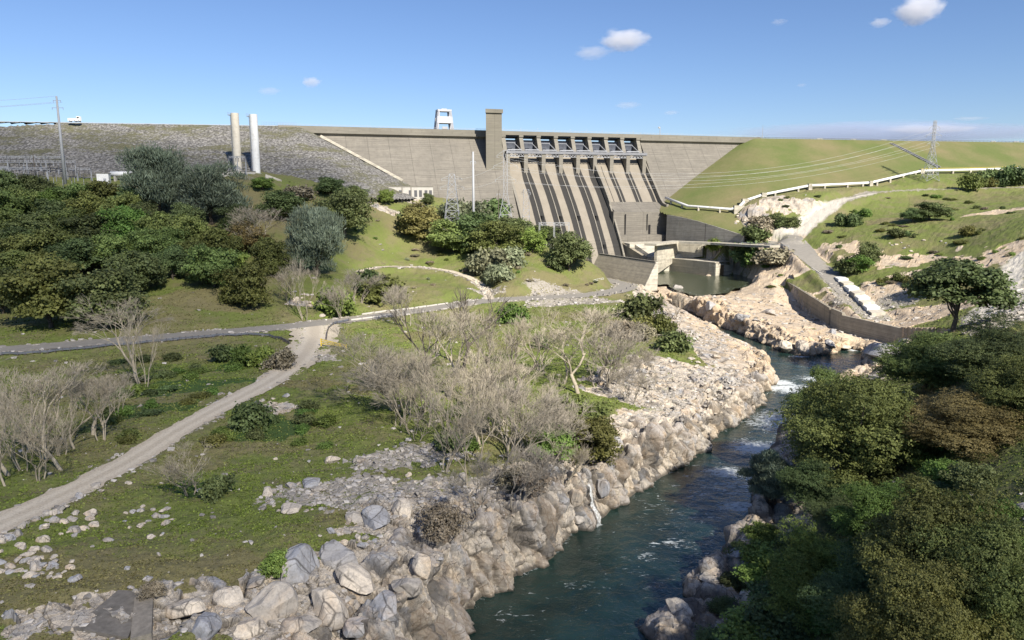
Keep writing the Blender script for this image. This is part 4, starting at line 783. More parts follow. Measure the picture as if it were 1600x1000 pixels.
# surge tanks
def tank(px0, py0, px1, py1, tt, r, mat, label):
    b = np.array(at_t(px0, py0, tt)); z1 = at_t(px1, py1, tt)[2]; o = thing('surge_tank', label, 'tank', (b[0], b[1], b[2]-3), 0, 'surge tanks'); m = MB(); hgt_ = z1-b[2]+3
    for k in range(9): m.tube(b+(0, 0, -3+hgt_*k/9), b+(0, 0, -3+hgt_*(k+1)/9-.12), r, r, 24); 
    for k in range(1, 9): m.tube(b+(0, 0, -3+hgt_*k/9-.12), b+(0, 0, -3+hgt_*k/9), r*1.012, r*1.012, 24)
    m.build('shell', mat, o, False)
    m = MB(); 
    for s in (-.3, .3): m.bar(b+(-r-.4, s, 0), b+(-r-.4, s, hgt_-4), .12)
    for k in range(int(hgt_*1.2)): m.bar(b+(-r-.4, -.3, k/1.3), b+(-r-.4, .3, k/1.3), .08)
    m.build('ladder', M_STEEL, o); m = MB(); m.box(b[0]-r-1.6, b[0]-r+.3, b[1]-1, b[1]+1, z1-1.4, z1-1.1)
    for x, y in ((-1.6, -1), (-1.6, 1), (-.2, -1), (-.2, 1)): m.bar((b[0]-r+x, b[1]+y, z1-1.2), (b[0]-r+x, b[1]+y, z1+.3), .1)
    m.bar((b[0]-r-1.6, b[1]-1, z1+.3), (b[0]-r-1.6, b[1]+1, z1+.3), .1); m.build('platform', M_STEEL, o)
    m = MB(); m.box(b[0]-r-1.5, b[0]+r+1.5, b[1]-r-1.5, b[1]+r+1.5, b[2]-4, b[2]-.3); m.build('footing', M_GREY, o)
tank(372, 266, 367, 178, 448, 2.35, M_CREAM, 'cream cylindrical surge tank, the taller left one of the pair')
tank(401, 270, 397, 180, 450, 2.3, M_WHITE, 'white cylindrical surge tank, right one of the pair with concrete footing')

# poles and lattice towers
def pole(name, px0, py0, px1, py1, tt, r0, r1, arms, mat, label, cat='utility pole'):
    b = np.array(on(px0, py0, tt, -.5)); z1 = at_t(px1, py1, tt)[2]; o = thing(name, label, cat, b); m = MB(); m.tube(b, (b[0], b[1], z1), r0, r1, 10); m.build('shaft', mat, o, True)
    for zf, ln in arms:
        z = b[2]+(z1-b[2])*zf; m = MB(); m.bar((b[0]-ln, b[1], z), (b[0]+ln, b[1], z), .22)
        for s in (-1, 1): m.tube((b[0]+s*ln*.95, b[1], z), (b[0]+s*ln*.95, b[1], z-1.2), .14, .1, 6)
        m.build('crossarm', M_STEEL, o)
    return b, z1
pL = pole('transmission_pole', 102, 286, 95, 153, 416, .95, .5, ((.62+.25, 3.2), (.95, 2.2)), M_LSTEEL, 'tall grey tubular transmission pole by the switchyard at left')
pC = pole('transmission_pole', 740, 342, 742, 238, 424, .85, .55, ((.9, 1.6),), M_LSTEEL, 'pale tubular transmission pole rising from oaks before the spillway')
pole('utility_pole', 57, 290, 57, 240, 420, .3, .22, ((.92, 1.2),), M_WOOD, 'dark wooden utility pole among switchyard frames')
pole('utility_pole', 779, 345, 780, 297, 432, .22, .16, ((.93, 1.0),), M_WOOD, 'slim dark utility pole beside lattice tower left of spillway')
pole('sign_post', 604, 438, 604, 428, 385, .12, .12, ((.9, .35),), M_WHITE, 'short white post standing above the gravel lane', 'post')
pole('marker_post', 318, 524, 318, 514, 268, .09, .09, ((.85, .12),), M_WHITE, 'thin white marker post on the road verge', 'post')
def lattice(px, pyb, pyt, tt, wb, wt, arms, label, r=.12, waist=None):
    b = np.array(on(px, pyb, tt, -1)); z1 = at_t(px, pyt, tt)[2]; o = thing('lattice_tower', label, 'pylon', b); Hh = z1-b[2]; N = 9
    def cor(f):
        w = wb*(1-f)+wt*f if waist is None else np.interp(f, [0, waist, 1], [wb, wt, wt]); return [np.array((b[0]+sx*w/2, b[1]+sy*w/2, b[2]+Hh*f)) for sx, sy in ((-1, -1), (1, -1), (1, 1), (-1, 1))]
    fr = [1-(1-k/N)**1.0 for k in range(N+1)]; m = MB()
    for i in range(N):
        c0, c1 = cor(fr[i]), cor(fr[i+1])
        for k in range(4): m.bar(c0[k], c1[k], r*1.5)
    m.build('leg', M_STEEL, o, fix=False); m = MB()
    for i in range(N):
        c0, c1 = cor(fr[i]), cor(fr[i+1])
        for k in range(4):
            m.bar(c0[k], c1[(k+1) % 4], r); m.bar(c0[(k+1) % 4], c1[k], r); m.bar(c1[k], c1[(k+1) % 4], r)
    m.build('bracing', M_STEEL, o, fix=False); tips = []
    for f, ln in arms:
        z = b[2]+Hh*f; m = MB(); w = wt/2
        for s in (-1, 1):
            tip = np.array((b[0]+s*ln, b[1], z)); tips.append(tip-(0, 0, 1.2))
            for y in (-w, w): m.bar((b[0]+s*w, b[1]+y, z), tip, r); m.bar((b[0]+s*w, b[1]+y, z+Hh*.045), tip, r)
            m.tube(tip, tip-(0, 0, 1.4), .15, .12, 6)
        m.build('crossarm', M_LSTEEL, o, fix=False)
    return tips
tR = lattice(1453, 278, 190, 560, 9.5, 1.6, ((.62, 4.5), (.76, 5.5), (.88, 4)), 'steel lattice pylon standing on the right ridge by the pipeline', .14, .6)
tA = lattice(790, 352, 236, 438, 14, 2.2, ((.70, 6), (.84, 7), (.95, 5)), 'pale lattice tower in front of the left spillway edge', .13, .55)
tB = lattice(707, 350, 272, 440, 11, 3, ((.8, 7), (.93, 6)), 'low lattice tower left of the pale pole before the dam face', .12)
lattice(822, 358, 296, 440, 5, 3, ((.95, 2.5),), 'short slender lattice tower rising from oaks at spillway foot', .10)
def wire(a, b, sag, label, r=.07, n=26):
    a = np.array(a); b = np.array(b); pts = [a+(b-a)*f-np.array((0, 0, 4*sag*f*(1-f))) for f in np.linspace(0, 1, n)]
    o = MB().pipe(pts, r, 4).build('power_line', M_WIRE); return tag(o, label, 'power line', 'power lines crossing the valley')
for i, k in enumerate((0, 1, 2, 3, 4, 5)): wire(tA[k], tR[k], 13+1.6*i, 'thin sagging power line crossing the spillway to the right ridge pylon', .05)
for i, k in enumerate((0, 2)): wire(tB[k], tA[k], 2, 'short power line between the two lattice towers before the dam', .06)
PLz = np.array((pL[0][0], pL[0][1], pL[1]))
for dx, dz in ((-3, -3.3), (3, -3.3), (0, 0)): wire(PLz+(dx, 0, dz), PLz+(-260+dx, -40, 6+dz), 9, 'thin power line leaving the tall pole at far left', .06)
# portal frame before the chutes
o = thing('portal_frame', 'white truss portal frame in front of the spillway chutes', 'gantry', on(866, 372, 420)); zt = at_t(866, 348, 420)[2]; m = MB(); xs = [at_t(px, 350, 420) for px in (843, 866, 889)]
for p in xs:
    g_ = ground(p[0], p[1]); m.bar((p[0]-.5, p[1], g_-1), (p[0]-.2, p[1], zt), .25); m.bar((p[0]+.5, p[1], g_-1), (p[0]+.2, p[1], zt), .25)
m.build('post', M_LSTEEL, o); m = MB(); a, b = xs[0], xs[2]
for z in (zt, zt-1.3): m.bar((a[0]-.6, a[1], z), (b[0]+.6, b[1], z), .25)
for k in range(12): x0 = a[0]+(b[0]-a[0])*k/12; x1 = a[0]+(b[0]-a[0])*(k+1)/12; m.bar((x0, a[1], zt-1.3*(k % 2)), (x1, a[1], zt-1.3*((k+1) % 2)), .18)
m.build('truss_beam', M_LSTEEL, o)

# switchyard
def gantry(px, py, tt, wid, hgt, bays, label):
    b = np.array(on(px, py, tt)); o = thing('switchyard_gantry', label, 'gantry', b, 0, 'switchyard frames'); m = MB()
    for k in range(bays+1):
        x = b[0]+wid*(k/bays-.5); g_ = ground(x, b[1]); MB().bar((x-.4, b[1], g_-1), (x, b[1], b[2]+hgt), .28).bar((x+.4, b[1], g_-1), (x, b[1], b[2]+hgt), .28).build('post', M_STEEL, o)
    m = MB()
    for z in (hgt, hgt-.9): m.bar((b[0]-wid/2, b[1], b[2]+z), (b[0]+wid/2, b[1], b[2]+z), .25)
    n = bays*5
    for k in range(n): m.bar((b[0]-wid/2+wid*k/n, b[1], b[2]+hgt-.9*(k % 2)), (b[0]-wid/2+wid*(k+1)/n, b[1], b[2]+hgt-.9*((k+1) % 2)), .15)
    m.build('beam', M_STEEL, o); m = MB()
    for k in range(bays*3): x = b[0]-wid/2+wid*(k+.5)/(bays*3); m.tube((x, b[1], b[2]+hgt-.9), (x, b[1], b[2]+hgt-3.2), .2, .16, 6)
    m.build('insulator', M_RUST, o)
for a in ((20, 284, 412, 40, 9, 3, 'steel switchyard gantry at the far left with hanging insulators, tallest of the yard'), (45, 284, 424, 44, 12, 4, 'wide steel switchyard gantry behind the dark wooden pole'), (-40, 284, 405, 40, 10, 3, 'steel switchyard gantry cut by the left photo edge'),
          (80, 282, 430, 30, 8, 3, 'steel switchyard gantry just left of the tall tubular pole'), (20, 282, 436, 50, 7, 5, 'low long switchyard gantry nearest the rockfill at left'), (122, 284, 424, 16, 7, 2, 'small steel switchyard gantry right of the tall tubular pole'), (372, 272, 440, 10, 11, 2, 'grey steel rack beside the base of the cream surge tank')): gantry(*a)
def rowpost(px, tt):
    b = np.array(on(px, 284, tt)); o = thing('insulator_post', 'slim grey insulator post standing in the switchyard', 'insulator', b, 0, 'insulator posts in the switchyard'); m = MB(); m.bar(b-(0, 0, 1), b+(0, 0, 4.5), .2); m.build('support', M_STEEL, o); m = MB(); m.tube(b+(0, 0, 4.5), b+(0, 0, 7), .28, .22, 8); m.build('insulator', M_RUST, o); return o
r0 = rowpost(4, 408)
for k in range(28): p = on(4+k*4.7, 284, 408+(k*7) % 23); dup(r0, p)
def fence(name, pts, hh_, label, n=30, mat=None):
    P = [np.array(p) for p in pts]; o = thing(name, label, 'fence', P[0]); m = MB(); L = np.cumsum([0]+[np.linalg.norm(b-a) for a, b in zip(P[:-1], P[1:])]); pos = []
    for k in range(n+1):
        d = L[-1]*k/n; i = min(np.searchsorted(L, d, 'right')-1, len(P)-2); p = P[i]+(P[i+1]-P[i])*((d-L[i])/(L[i+1]-L[i])); p[2] = ground(p[0], p[1]); pos.append(p); m.bar(p-(0, 0, .4), p+(0, 0, hh_), .12)
    m.build('post', mat or M_STEEL, o); m = MB()
    for a, b in zip(pos[:-1], pos[1:]):
        for z in (hh_, hh_*.66, hh_*.33): m.bar(a+(0, 0, z), b+(0, 0, z), .05)
    m.build('wire', mat or M_STEEL, o)
fence('wire_fence', [on(0, 288, 398), on(100, 287, 404), on(150, 286, 408), on(300, 284, 420)], 2.2, 'wire mesh fence along the front of the switchyard', 70)
fence('wire_fence', [on(375, 277, 432), on(410, 280, 428)], 2.0, 'short wire fence in front of the surge tanks', 12)
fence('wire_fence', [on(600, 309, 468), on(690, 312, 478), on(760, 320, 478)], 2.0, 'dark low fence at the foot of the grey building', 36, M_RUST)
# white tank, kiosk, buildings
b = np.array(on(190, 280, 424)); o = thing('storage_tank', 'long white horizontal tank behind the left wood', 'tank', b); z = at_t(190, 272, 424)[2]; m = MB(); m.tube((b[0]-6, b[1], z), (b[0]+8, b[1]+2, z), 1.5, 1.5, 16); m.build('vessel', M_WHITE, o, True); m = MB(); m.box(b[0]-4, b[0]-3, b[1]-1, b[1]+1, b[2]-2, z-1.2); m.box(b[0]+4, b[0]+5, b[1]-1, b[1]+1.5, b[2]-2, z-1.2); m.build('saddle', M_GREY, o)
def shed(px, pyb, pyt, tt, w, d, mat, label, openings=(), roof=.35, cat='building', name='shed', rz=None):
    b = np.array(at_t(px, pyb, tt)); z1 = at_t(px, pyt, tt)[2]; o = thing(name, label, cat, b); ex = np.array((DE[0], DE[1], 0)); ey = np.array((-DE[1], DE[0], 0))
    def bx(x0, x1, y0, y1, z0, z1): 
        q4 = [(x0, y0), (x1, y0), (x1, y1), (x0, y1)]; m = MB(); m.hexa([b*[1, 1, 0]+ex*i+ey*j+(0, 0, z0) for i, j in q4], [b*[1, 1, 0]+ex*i+ey*j+(0, 0, z1) for i, j in q4]); return m
    bx(-w/2, w/2, 0, d, b[2]-3, z1).build('wall', mat, o); bx(-w/2-.3, w/2+.3, -.3, d+.3, z1+.003, z1+roof).build('roof', M_PIER, o)
    for x, ww_, z0, hh2, kind in openings: bx(x-ww_/2, x+ww_/2, -.12, .02, b[2]+z0, b[2]+z0+hh2).build(kind, M_RUST if kind == 'window' else M_STEEL, o)
    return o
shed(161, 285, 271, 414, 6, 6, M_WHITE, 'small white kiosk behind the tree line near the white tank', ((1, 1.4, 0, 2.2, 'door'),), name='kiosk')
# long gallery building at the foot of the dam: openings as in the photo
gl_ = shed(640, 311, 292, 484, 31.5, 8, M_GREY, 'long grey building with tall windows at the foot of the dam', tuple((x, 1.9, 1.4, 4.3, 'window') for x in (-9.5, -6, -.5+1, 3.8+.3, 7.3, 11.0, 14.0))+((-13.2, 1.3, 0, 2.4, 'door'),), .4, name='gallery_building')
for x in (-4, 1.9): 
    p = np.array(at_t(640, 311, 484)); m = MB(); ex = np.array((DE[0], DE[1], 0)); ey = np.array((-DE[1], DE[0], 0)); c = p+ex*(x+.2-1.0)+ey*(-.16); m.bar(c, c+(0, 0, 8), .5, .3); m.build('pilaster', M_PIER, gl_)
shed(586, 312, 296, 474, 12, 7, simple('pale grey stucco', (.50, .49, .47), .8, .06), 'plain pale grey box building left of the gallery building', ((2.5, 1.2, 0, 2.3, 'door'),), .3)
shed(569, 301, 294.5, 472, 5.5, 5, M_WHITE, 'small white shed at the left end of the dam foot buildings', ((0, 1.6, 0, 1.7, 'door'),), .2)
shed(597, 298, 291, 482, 5.5, 5, M_WHITE, 'white rooftop shed between box building and gallery building', ((.5, 1.6, .8, 1.2, 'window'),), .2)
for px, tt, lab in ((388, 444, 'low grey equipment cabin left of the white surge tank'), (358, 436, 'low grey equipment cabin behind the dark pines')): shed(px, 276, 268, tt, 8, 6, M_GREY, lab, ((1, 1.2, .2, 2, 'door'), (-2, 1.2, 1, 1, 'window')), .25, name='cabin')
m = MB(); a, b, c = at_t(415, 272, 440), at_t(440, 281, 436), at_t(415, 279, 438); m.hexa([np.array(p)-(0, 0, 3) for p in (a, b, c)]+[np.array(c)+(-1, 1, -3)], [a, b, c, np.array(c)+(-1, 1, 0)]); tag(m.build('concrete_apron', M_PALE), 'pale concrete wedge sloping down right of the white surge tank', 'slab')

# things on the crest
def crest(px, py, w=0): 
    d = ray(px, py); k = (DO[0]*DN[0]+DO[1]*DN[1]+w)/(d[0]*DN[0]+d[1]*DN[1]); return np.array((d[0]*k, d[1]*k, 107.2))
fp = [crest(px, 192, 1) for px in (409, 463)]
def rail(name, a, b, z0, hh_, n, label, mat=M_STEEL, cat='railing'):
    a = np.array((a[0], a[1], z0)); b = np.array((b[0], b[1], z0)); o = thing(name, label, cat, a); m = MB()
    for k in range(n+1): p = a+(b-a)*k/n; m.bar(p, p+(0, 0, hh_), .1)
    m.build('post', mat, o); m = MB()
    for f in (.5, 1): m.bar(a+(0, 0, hh_*f), b+(0, 0, hh_*f), .1)
    m.build('rail', mat, o)
rail('crest_railing', fp[0], fp[1], 106.4, 3.0, 22, 'grey railing on the platform where rockfill meets concrete', simple('bluish steel', (.22, .27, .34), .6))
rail('crest_railing', crest(1160, 214, 0), crest(1200, 214, 0), 106.8, 2.4, 14, 'dark railed platform at the right end of the concrete crest', simple('dark bluish steel', (.18, .22, .28), .6))
c = crest(1191, 214, -2); o = thing('radio_mast', 'thin radio mast at the right end of the concrete crest', 'mast', c); MB().tube(c, c+(0, 0, 11), .22, .1, 6).build('shaft', M_STEEL, o); MB().box(c[0]-.6, c[0]+.6, c[1]-.2, c[1]+.2, c[2], c[2]+1.5).build('base_cabinet', M_STEEL, o)
c = crest(1031, 211, -2); o = thing('camera_mast', 'pale mast with small dish right of the spillway gates', 'mast', c); MB().tube(c, c+(0, 0, 7), .3, .2, 6).build('shaft', M_LSTEEL, o); MB().tube(c+(-.9, -.5, 6.2), c+(-.9, -1.0, 6.4), .9, .3, 10).build('dish', M_LSTEEL, o)
def on_crest(poly, f): 
    i = int(f); g_ = f-i; return np.array(poly[i])*(1-g_)+np.array(poly[i+1])*g_
pp = on_crest(CL, .71); c = np.array((pp[0]+4, pp[1]-1.5, 106.8)); c = at_t(117, 186, 478); c[2] = 106.9
o = thing('crest_trailer', 'small white trailer with a cab on the rockfill crest', 'trailer', c); MB().box(c[0]-4, c[0]+1.5, c[1]-1.2, c[1]+1.2, c[2]+.5, c[2]+2.2).build('body', M_WHITE, o); MB().box(c[0]+1.6, c[0]+3.6, c[1]-1.1, c[1]+1.1, c[2]+.5, c[2]+3.4).build('cab', M_WHITE, o)
m = MB(); m.box(c[0]+1.9, c[0]+3.3, c[1]-1.15, c[1]-1.1, c[2]+2.1, c[2]+3); m.build('window', M_DARK, o)
for k in (-3, .5, 2.8): MB().tube((c[0]+k, c[1]-1.25, c[2]+.45), (c[0]+k, c[1]+1.25, c[2]+.45), .45, .45, 10).build('wheel', M_RUST, o)
for px in (1279, 1332, 1379, 1550, 1586):
    d = ray(px, 219); f = np.linspace(0, 3.99, 800); P = np.array([on_crest(CR_, x) for x in f]); k = np.argmin(np.abs(P[:, 0]/P[:, 1]-d[0]/d[1])); c = np.array((P[k, 0], P[k, 1]-2.6, 106.6)); o = thing('road_barrier', 'short white road barrier on the grassy embankment crest', 'barrier', c, 0, 'white barriers on the grassy crest')
    m = MB(); m.prism([c+(-2.6, -.5, 0), c+(-2.6, .5, 0), c+(-2.6, .25, 1.1), c+(-2.6, -.25, 1.1)], (5.2, 1.1, 0)); m.build('barrier', M_WHITE, o)
P = [np.array((*on_crest(CR_, f), 106.6)) for f in np.linspace(.02, 2.6, 96)]; o = thing('crest_guardrail', 'dark guardrail running along the grassy embankment crest', 'guardrail', P[0]); m = MB()
for p in P: MB().bar(p+(.5, -3, 0), p+(.5, -3, 1), .2).build('post', M_RAIL, o)
m = MB()
for a, b in zip(P[:-1], P[1:]): m.bar(a+(.5, -3, .8), b+(.5, -3, .8), .12, .4)
m.build('rail', M_RAIL, o)
P = [np.array((*on_crest(CL, f), 106.8)) for f in np.linspace(.05, 1.9, 96)]; o = thing('crest_guardrail', 'pale guardrail running along the rockfill embankment crest', 'guardrail', P[0]); m = MB()
for p in P: MB().bar(p+(0, -3, -.5), p+(0, -3, .5), .2).build('post', M_LSTEEL, o)
m = MB()
for a, b in zip(P[:-1], P[1:]): m.bar(a+(0, -3, .25), b+(0, -3, .25), .12, .3)
m.build('rail', M_LSTEEL, o)
# groin kerb: white line where rockfill meets concrete
pts = []
for s in np.linspace(24, 77, 16):
    z = 100.0
    for _ in range(40):
        w = FACE(z); p = D(s, w, 0); dd, _p = poly_dist(np.array([p[0]]), np.array([p[1]]), CL); z = .5*z+.5*(106.8-max(dd[0]-3.5, 0)/1.88)
    pts.append(np.array(D(s, FACE(z)+1.0, z+1.0)))
m = MB()
for a, b in zip(pts[:-1], pts[1:]): m.bar(a, b, 1.1, 1.6)
tag(m.build('groin_kerb', M_PALE), 'pale concrete kerb slanting where rockfill meets the dam face', 'kerb')
# stepped drain on the grass embankment
m = MB(); n = 14
dr = [embhit(1393+74*k/n, 225+37*k/n) for k in range(n+1)]
for a, b in zip(dr[:-1], dr[1:]): m.bar(a+(0, 0, .25), b+(0, 0, .25), 3.2, .8)
o = thing('drain_chute', 'dark stepped drain chute running down the grassy embankment', 'drain', dr[-1]); m.build('channel', simple('dark wet channel', (.07, .075, .085), .7, .3), o); m = MB()
for k in (1.9, -1.9):
    for a, b in zip(dr[:-1], dr[1:]): m.bar(a+(k, .8*np.sign(k), .4), b+(k, .8*np.sign(k), .4), .45, .9)
m.build('side_wall', M_GREY, o)

# ------------------------------------------------------------------ roadside things
def guardrail(pix, label, n, posthalf=.19):
    P = np.array([gp(px, py) for px, py in pix]); L = np.r_[0, np.cumsum(np.linalg.norm(np.diff(P[:, :2], axis=0), axis=1))]; o = thing('guardrail', label, 'guardrail', P[0]); pos = []
    for k in range(n+1):
        d = L[-1]*k/n; x = np.interp(d, L, P[:, 0]); y = np.interp(d, L, P[:, 1]); pos.append(np.array((x, y, ground(x, y))))
    for p in pos[::1]: MB().box(p[0]-posthalf, p[0]+posthalf, p[1]-posthalf, p[1]+posthalf, p[2]-.3, p[2]+1.15).build('post', M_WOOD, o)
    m = MB()
    for a, b in zip(pos[:-1], pos[1:]):
        for z, th in ((.95, .24), (.58, .24)): m.bar(a+(0, -.2, z), b+(0, -.2, z), .12, th)
        m.bar(a+(0, -.17, .71), b+(0, -.17, .71), .05, .2)
    m.build('rail', M_RAIL, o)
guardrail([(-20, 558), (60, 553), (150, 545), (250, 535), (330, 528), (390, 524), (420, 526), (440, 531), (453, 539)], 'weathered guardrail on dark posts along the left road edge', 52)
guardrail([(545, 502), (523, 507), (514, 514), (511, 522), (510, 532)], 'short dark guardrail curving beside the yellow gate', 12)
def kerbrow(pix, n, label, grp):
    P = np.array([gp(px, py) for px, py in pix]); L = np.r_[0, np.cumsum(np.linalg.norm(np.diff(P[:, :2], axis=0), axis=1))]; first = None
    for k in range(n):
        d = L[-1]*(k+.5)/n; x, y = np.interp(d, L, P[:, 0]), np.interp(d, L, P[:, 1]); x2, y2 = np.interp(d+1, L, P[:, 0]), np.interp(d+1, L, P[:, 1]); rz = math.atan2(y2-y, x2-x); loc = (x, y, ground(x, y))
        if first is None:
            ln = L[-1]/n*.94; o = thing('concrete_barrier', label, 'barrier', loc, rz, grp); m = MB(); m.prism([(-ln/2, -.32, -.2), (-ln/2, .32, -.2), (-ln/2, .3, .2), (-ln/2, .13, .6), (-ln/2, -.13, .6), (-ln/2, -.3, .2)], (ln, 0, 0)); me_ = m.build('barrier', M_GREY); me_.parent = o; first = o
        else: dup(first, loc, rz)
kerbrow([(565, 492), (600, 487), (650, 481), (700, 474)], 7, 'white concrete barrier in the row along the far road edge', 'far barrier row'); kerbrow([(548, 501), (580, 497), (612, 492)], 4, 'white concrete barrier in the short row by the near road edge', 'near barrier row')
# yellow swing gate
a = np.array(gp(502, 541)); b = np.array(gp(541, 546)); o = thing('swing_gate', 'yellow tapered swing gate across the track mouth', 'gate', a); a2 = a+(0, 0, 2.6)
m = MB(); m.bar(a-(0, 0, .3), a2, .32); m.bar(b-(0, 0, .3), b+(0, 0, 1.6), .28); m.build('post', M_YEL, o); m = MB()
for z0, z1 in ((2.3, 1.35), (1.65, 1.2), (.9, 1.0)): m.bar(a+(0, 0, z0), b+(0, 0, z1), .24)
for f in (.25, .5, .75): m.bar(a+(b-a)*f+(0, 0, .92), a+(b-a)*f+(0, 0, 2.3-f*.95), .1)
m.build('frame', M_YEL, o)
bl = None
for px, py in ((934, 461), (943, 462), (952, 460), (961, 459), (971, 456), (979, 452), (985, 449), (988, 446)):
    p = gp(px, py)
    if bl is None:
        bl = thing('bollard', 'short dark bollard along the road bend before the retaining wall', 'bollard', p, 0, 'bollards at the road bend'); m = MB(); m.tube((0, 0, -.3), (0, 0, 1.0), .22, .2, 8); m.tube((0, 0, 1.0), (0, 0, 1.12), .2, .08, 8); me_ = m.build('post', M_RUST); me_.parent = bl
    else: dup(bl, p)
pa = np.array(gp(928, 441)); pb = np.array(gp(943, 437)); rail('road_barrier', pa, pb, pa[2], 1.4, 5, 'white slatted barrier at the foot of the battered retaining wall', M_WHITE, 'barrier')
# small waterfall down the cliff
CV, cbx, cby, cnx, cny = CLIFFS[0]; w0 = at_h(922, 815, .2); u0 = int(np.argmin((cbx-w0[0])**2+(cby-w0[1])**2)); m = MB(); vs = []; fs = []; zl = np.linspace(7.6, -.1, 15)
sub = CV[:, max(0, u0-4):u0+5].reshape(-1, 3); out = -((sub[:, 0]-cbx[u0])*cnx[u0]+(sub[:, 1]-cby[u0])*cny[u0]); tx_, ty_ = cny[u0], -cnx[u0]; o_ = [out[np.abs(sub[:, 2]-z) < .7].max() if (np.abs(sub[:, 2]-z) < .7).any() else -3 for z in zl]; o_ = np.maximum.accumulate(np.array(o_))+.12
for i, z in enumerate(zl):
    w = .26+.03*i
    for k in range(5):
        f = (k/4-.5)*2*w+.12*math.sin(i*1.3); oo = o_[i]+.08*math.sin(k*2.1+i*1.7); vs.append((cbx[u0]-cnx[u0]*oo+tx_*f, cby[u0]-cny[u0]*oo+ty_*f, z))
for i in range(len(zl)-1): fs += [(i*5+k, i*5+k+1, (i+1)*5+k+1, (i+1)*5+k) for k in range(4)]
m.add(vs, fs); tag(m.build('waterfall', M_FOAM, None, True), 'thin white waterfall spilling down the cliff into the river', 'waterfall')
# old foundation block, bottom left
b = np.array(gp(222, 985)); o = thing('foundation_block', 'old tilted concrete foundation block among rocks at bottom left', 'block', b)
m = MB(); q1 = [np.array(gp(204, 1004)), np.array(gp(238, 1004)), np.array(gp(240, 938)), np.array(gp(212, 946))]; m.hexa([p*[1, 1, 0]+(0, 0, b[2]-2.5) for p in q1], [p*[1, 1, 0]+(0, 0, b[2]+.9+i) for p, i in zip(q1, (0, .1, .5, .5))]); m.build('block', simple('old concrete', (.23, .205, .17), .9, .25, 1.5, .4, stain=(.13, .12, .10)), o)
m = MB(); q1 = [np.array(gp(115, 985)), np.array(gp(200, 1000)), np.array(gp(232, 928)), np.array(gp(185, 925))]; m.hexa([p*[1, 1, 0]+(0, 0, b[2]-3) for p in q1], [p*[1, 1, 0]+(0, 0, ground(p[0], p[1])+.25) for p in q1]); m.build('slab', simple('dark old concrete', (.16, .145, .125), .95, .3, 1.0, .5, stain=(.09, .085, .07)), o)
# ------------------------------------------------------------------ vegetation
def leafmat(name, c0, c1, c2, trans=.3):
    q = NT(name); g = q.n('NewGeometry'); oi = q.n('ObjectInfo'); r = g.outputs['Random Per Island']
    mid = lambda a, b_: tuple((x+y)/2 for x, y in zip(a, b_)); c = q.ramp(r, (0, mid(c0, c1)), (.6, c1), (1, mid(c1, c2))); v = q.math('MULTIPLY', q.math('ADD', q.math('MULTIPLY', oi.outputs['Random'], .6), .75), q.math('ADD', q.math('MULTIPLY', q.at('clump'), .85), .95))
    h_ = q.n('HueSaturation'); q.set(h_.inputs['Value'], v); q.set(h_.inputs['Hue'], q.math('ADD', q.math('MULTIPLY', q.math('FRACT', q.math('MULTIPLY', oi.outputs['Random'], 7.3)), .05), .475)); q.set(h_.inputs['Color'], c); c = h_.outputs[0]
    p = q.n('BsdfPrincipled'); q.set(p.inputs['Base Color'], c); p.inputs['Roughness'].default_value = .6; p.inputs['Specular IOR Level'].default_value = .25
    tr = q.n('BsdfTranslucent'); q.set(tr.inputs[0], c); mx = q.n('MixShader'); mx.inputs[0].default_value = trans
    q.t.links.new(p.outputs[0], mx.inputs[1]); q.t.links.new(tr.outputs[0], mx.inputs[2]); q.t.links.new(mx.outputs[0], q.out.inputs[0]); return q.m
L_OAK = leafmat('oak leaves', (.065, .090, .028), (.115, .145, .044), (.18, .21, .068)); L_OLIVE = leafmat('olive oak leaves', (.070, .080, .024), (.115, .125, .037), (.175, .18, .058))
L_DARK = leafmat('dark oak leaves', (.046, .066, .026), (.088, .115, .044), (.15, .18, .068)); L_BROWN = leafmat('brown oak leaves', (.085, .072, .028), (.14, .115, .045), (.20, .165, .065))
L_GREEN = leafmat('fresh leaves', (.060, .095, .022), (.115, .17, .040), (.20, .26, .068)); L_PINE = leafmat('grey pine needles', (.070, .088, .060), (.115, .138, .095), (.18, .20, .145), .1)
L_SAGE = leafmat('sage leaves', (.09, .10, .06), (.16, .17, .10), (.24, .25, .16)); L_DRY = leafmat('dry brush', (.10, .085, .06), (.17, .145, .10), (.25, .22, .16), .1)
q = NT('bark'); co = q.coord((1, 1, .3)); a = q.noise(co, 3, 5, .7); M_BARK = q.pbr(q.mix(a, (.045, .038, .03), (.14, .12, .10)), .95, q.bump(a, .6, .08))
q = NT('pale bark'); co = q.coord((1, 1, .3)); a = q.noise(co, 1.2, 5, .7); M_PBARK = q.pbr(q.mix(q.ramp(a, (.3, 0.), (.7, 1.)), (.22, .19, .14), (.46, .405, .31)), .9)
q = NT('brown twig'); co = q.coord(); a = q.noise(co, 1.2, 4, .7); M_TBARK = q.pbr(q.mix(a, (.185, .16, .125), (.39, .35, .285)), .9)
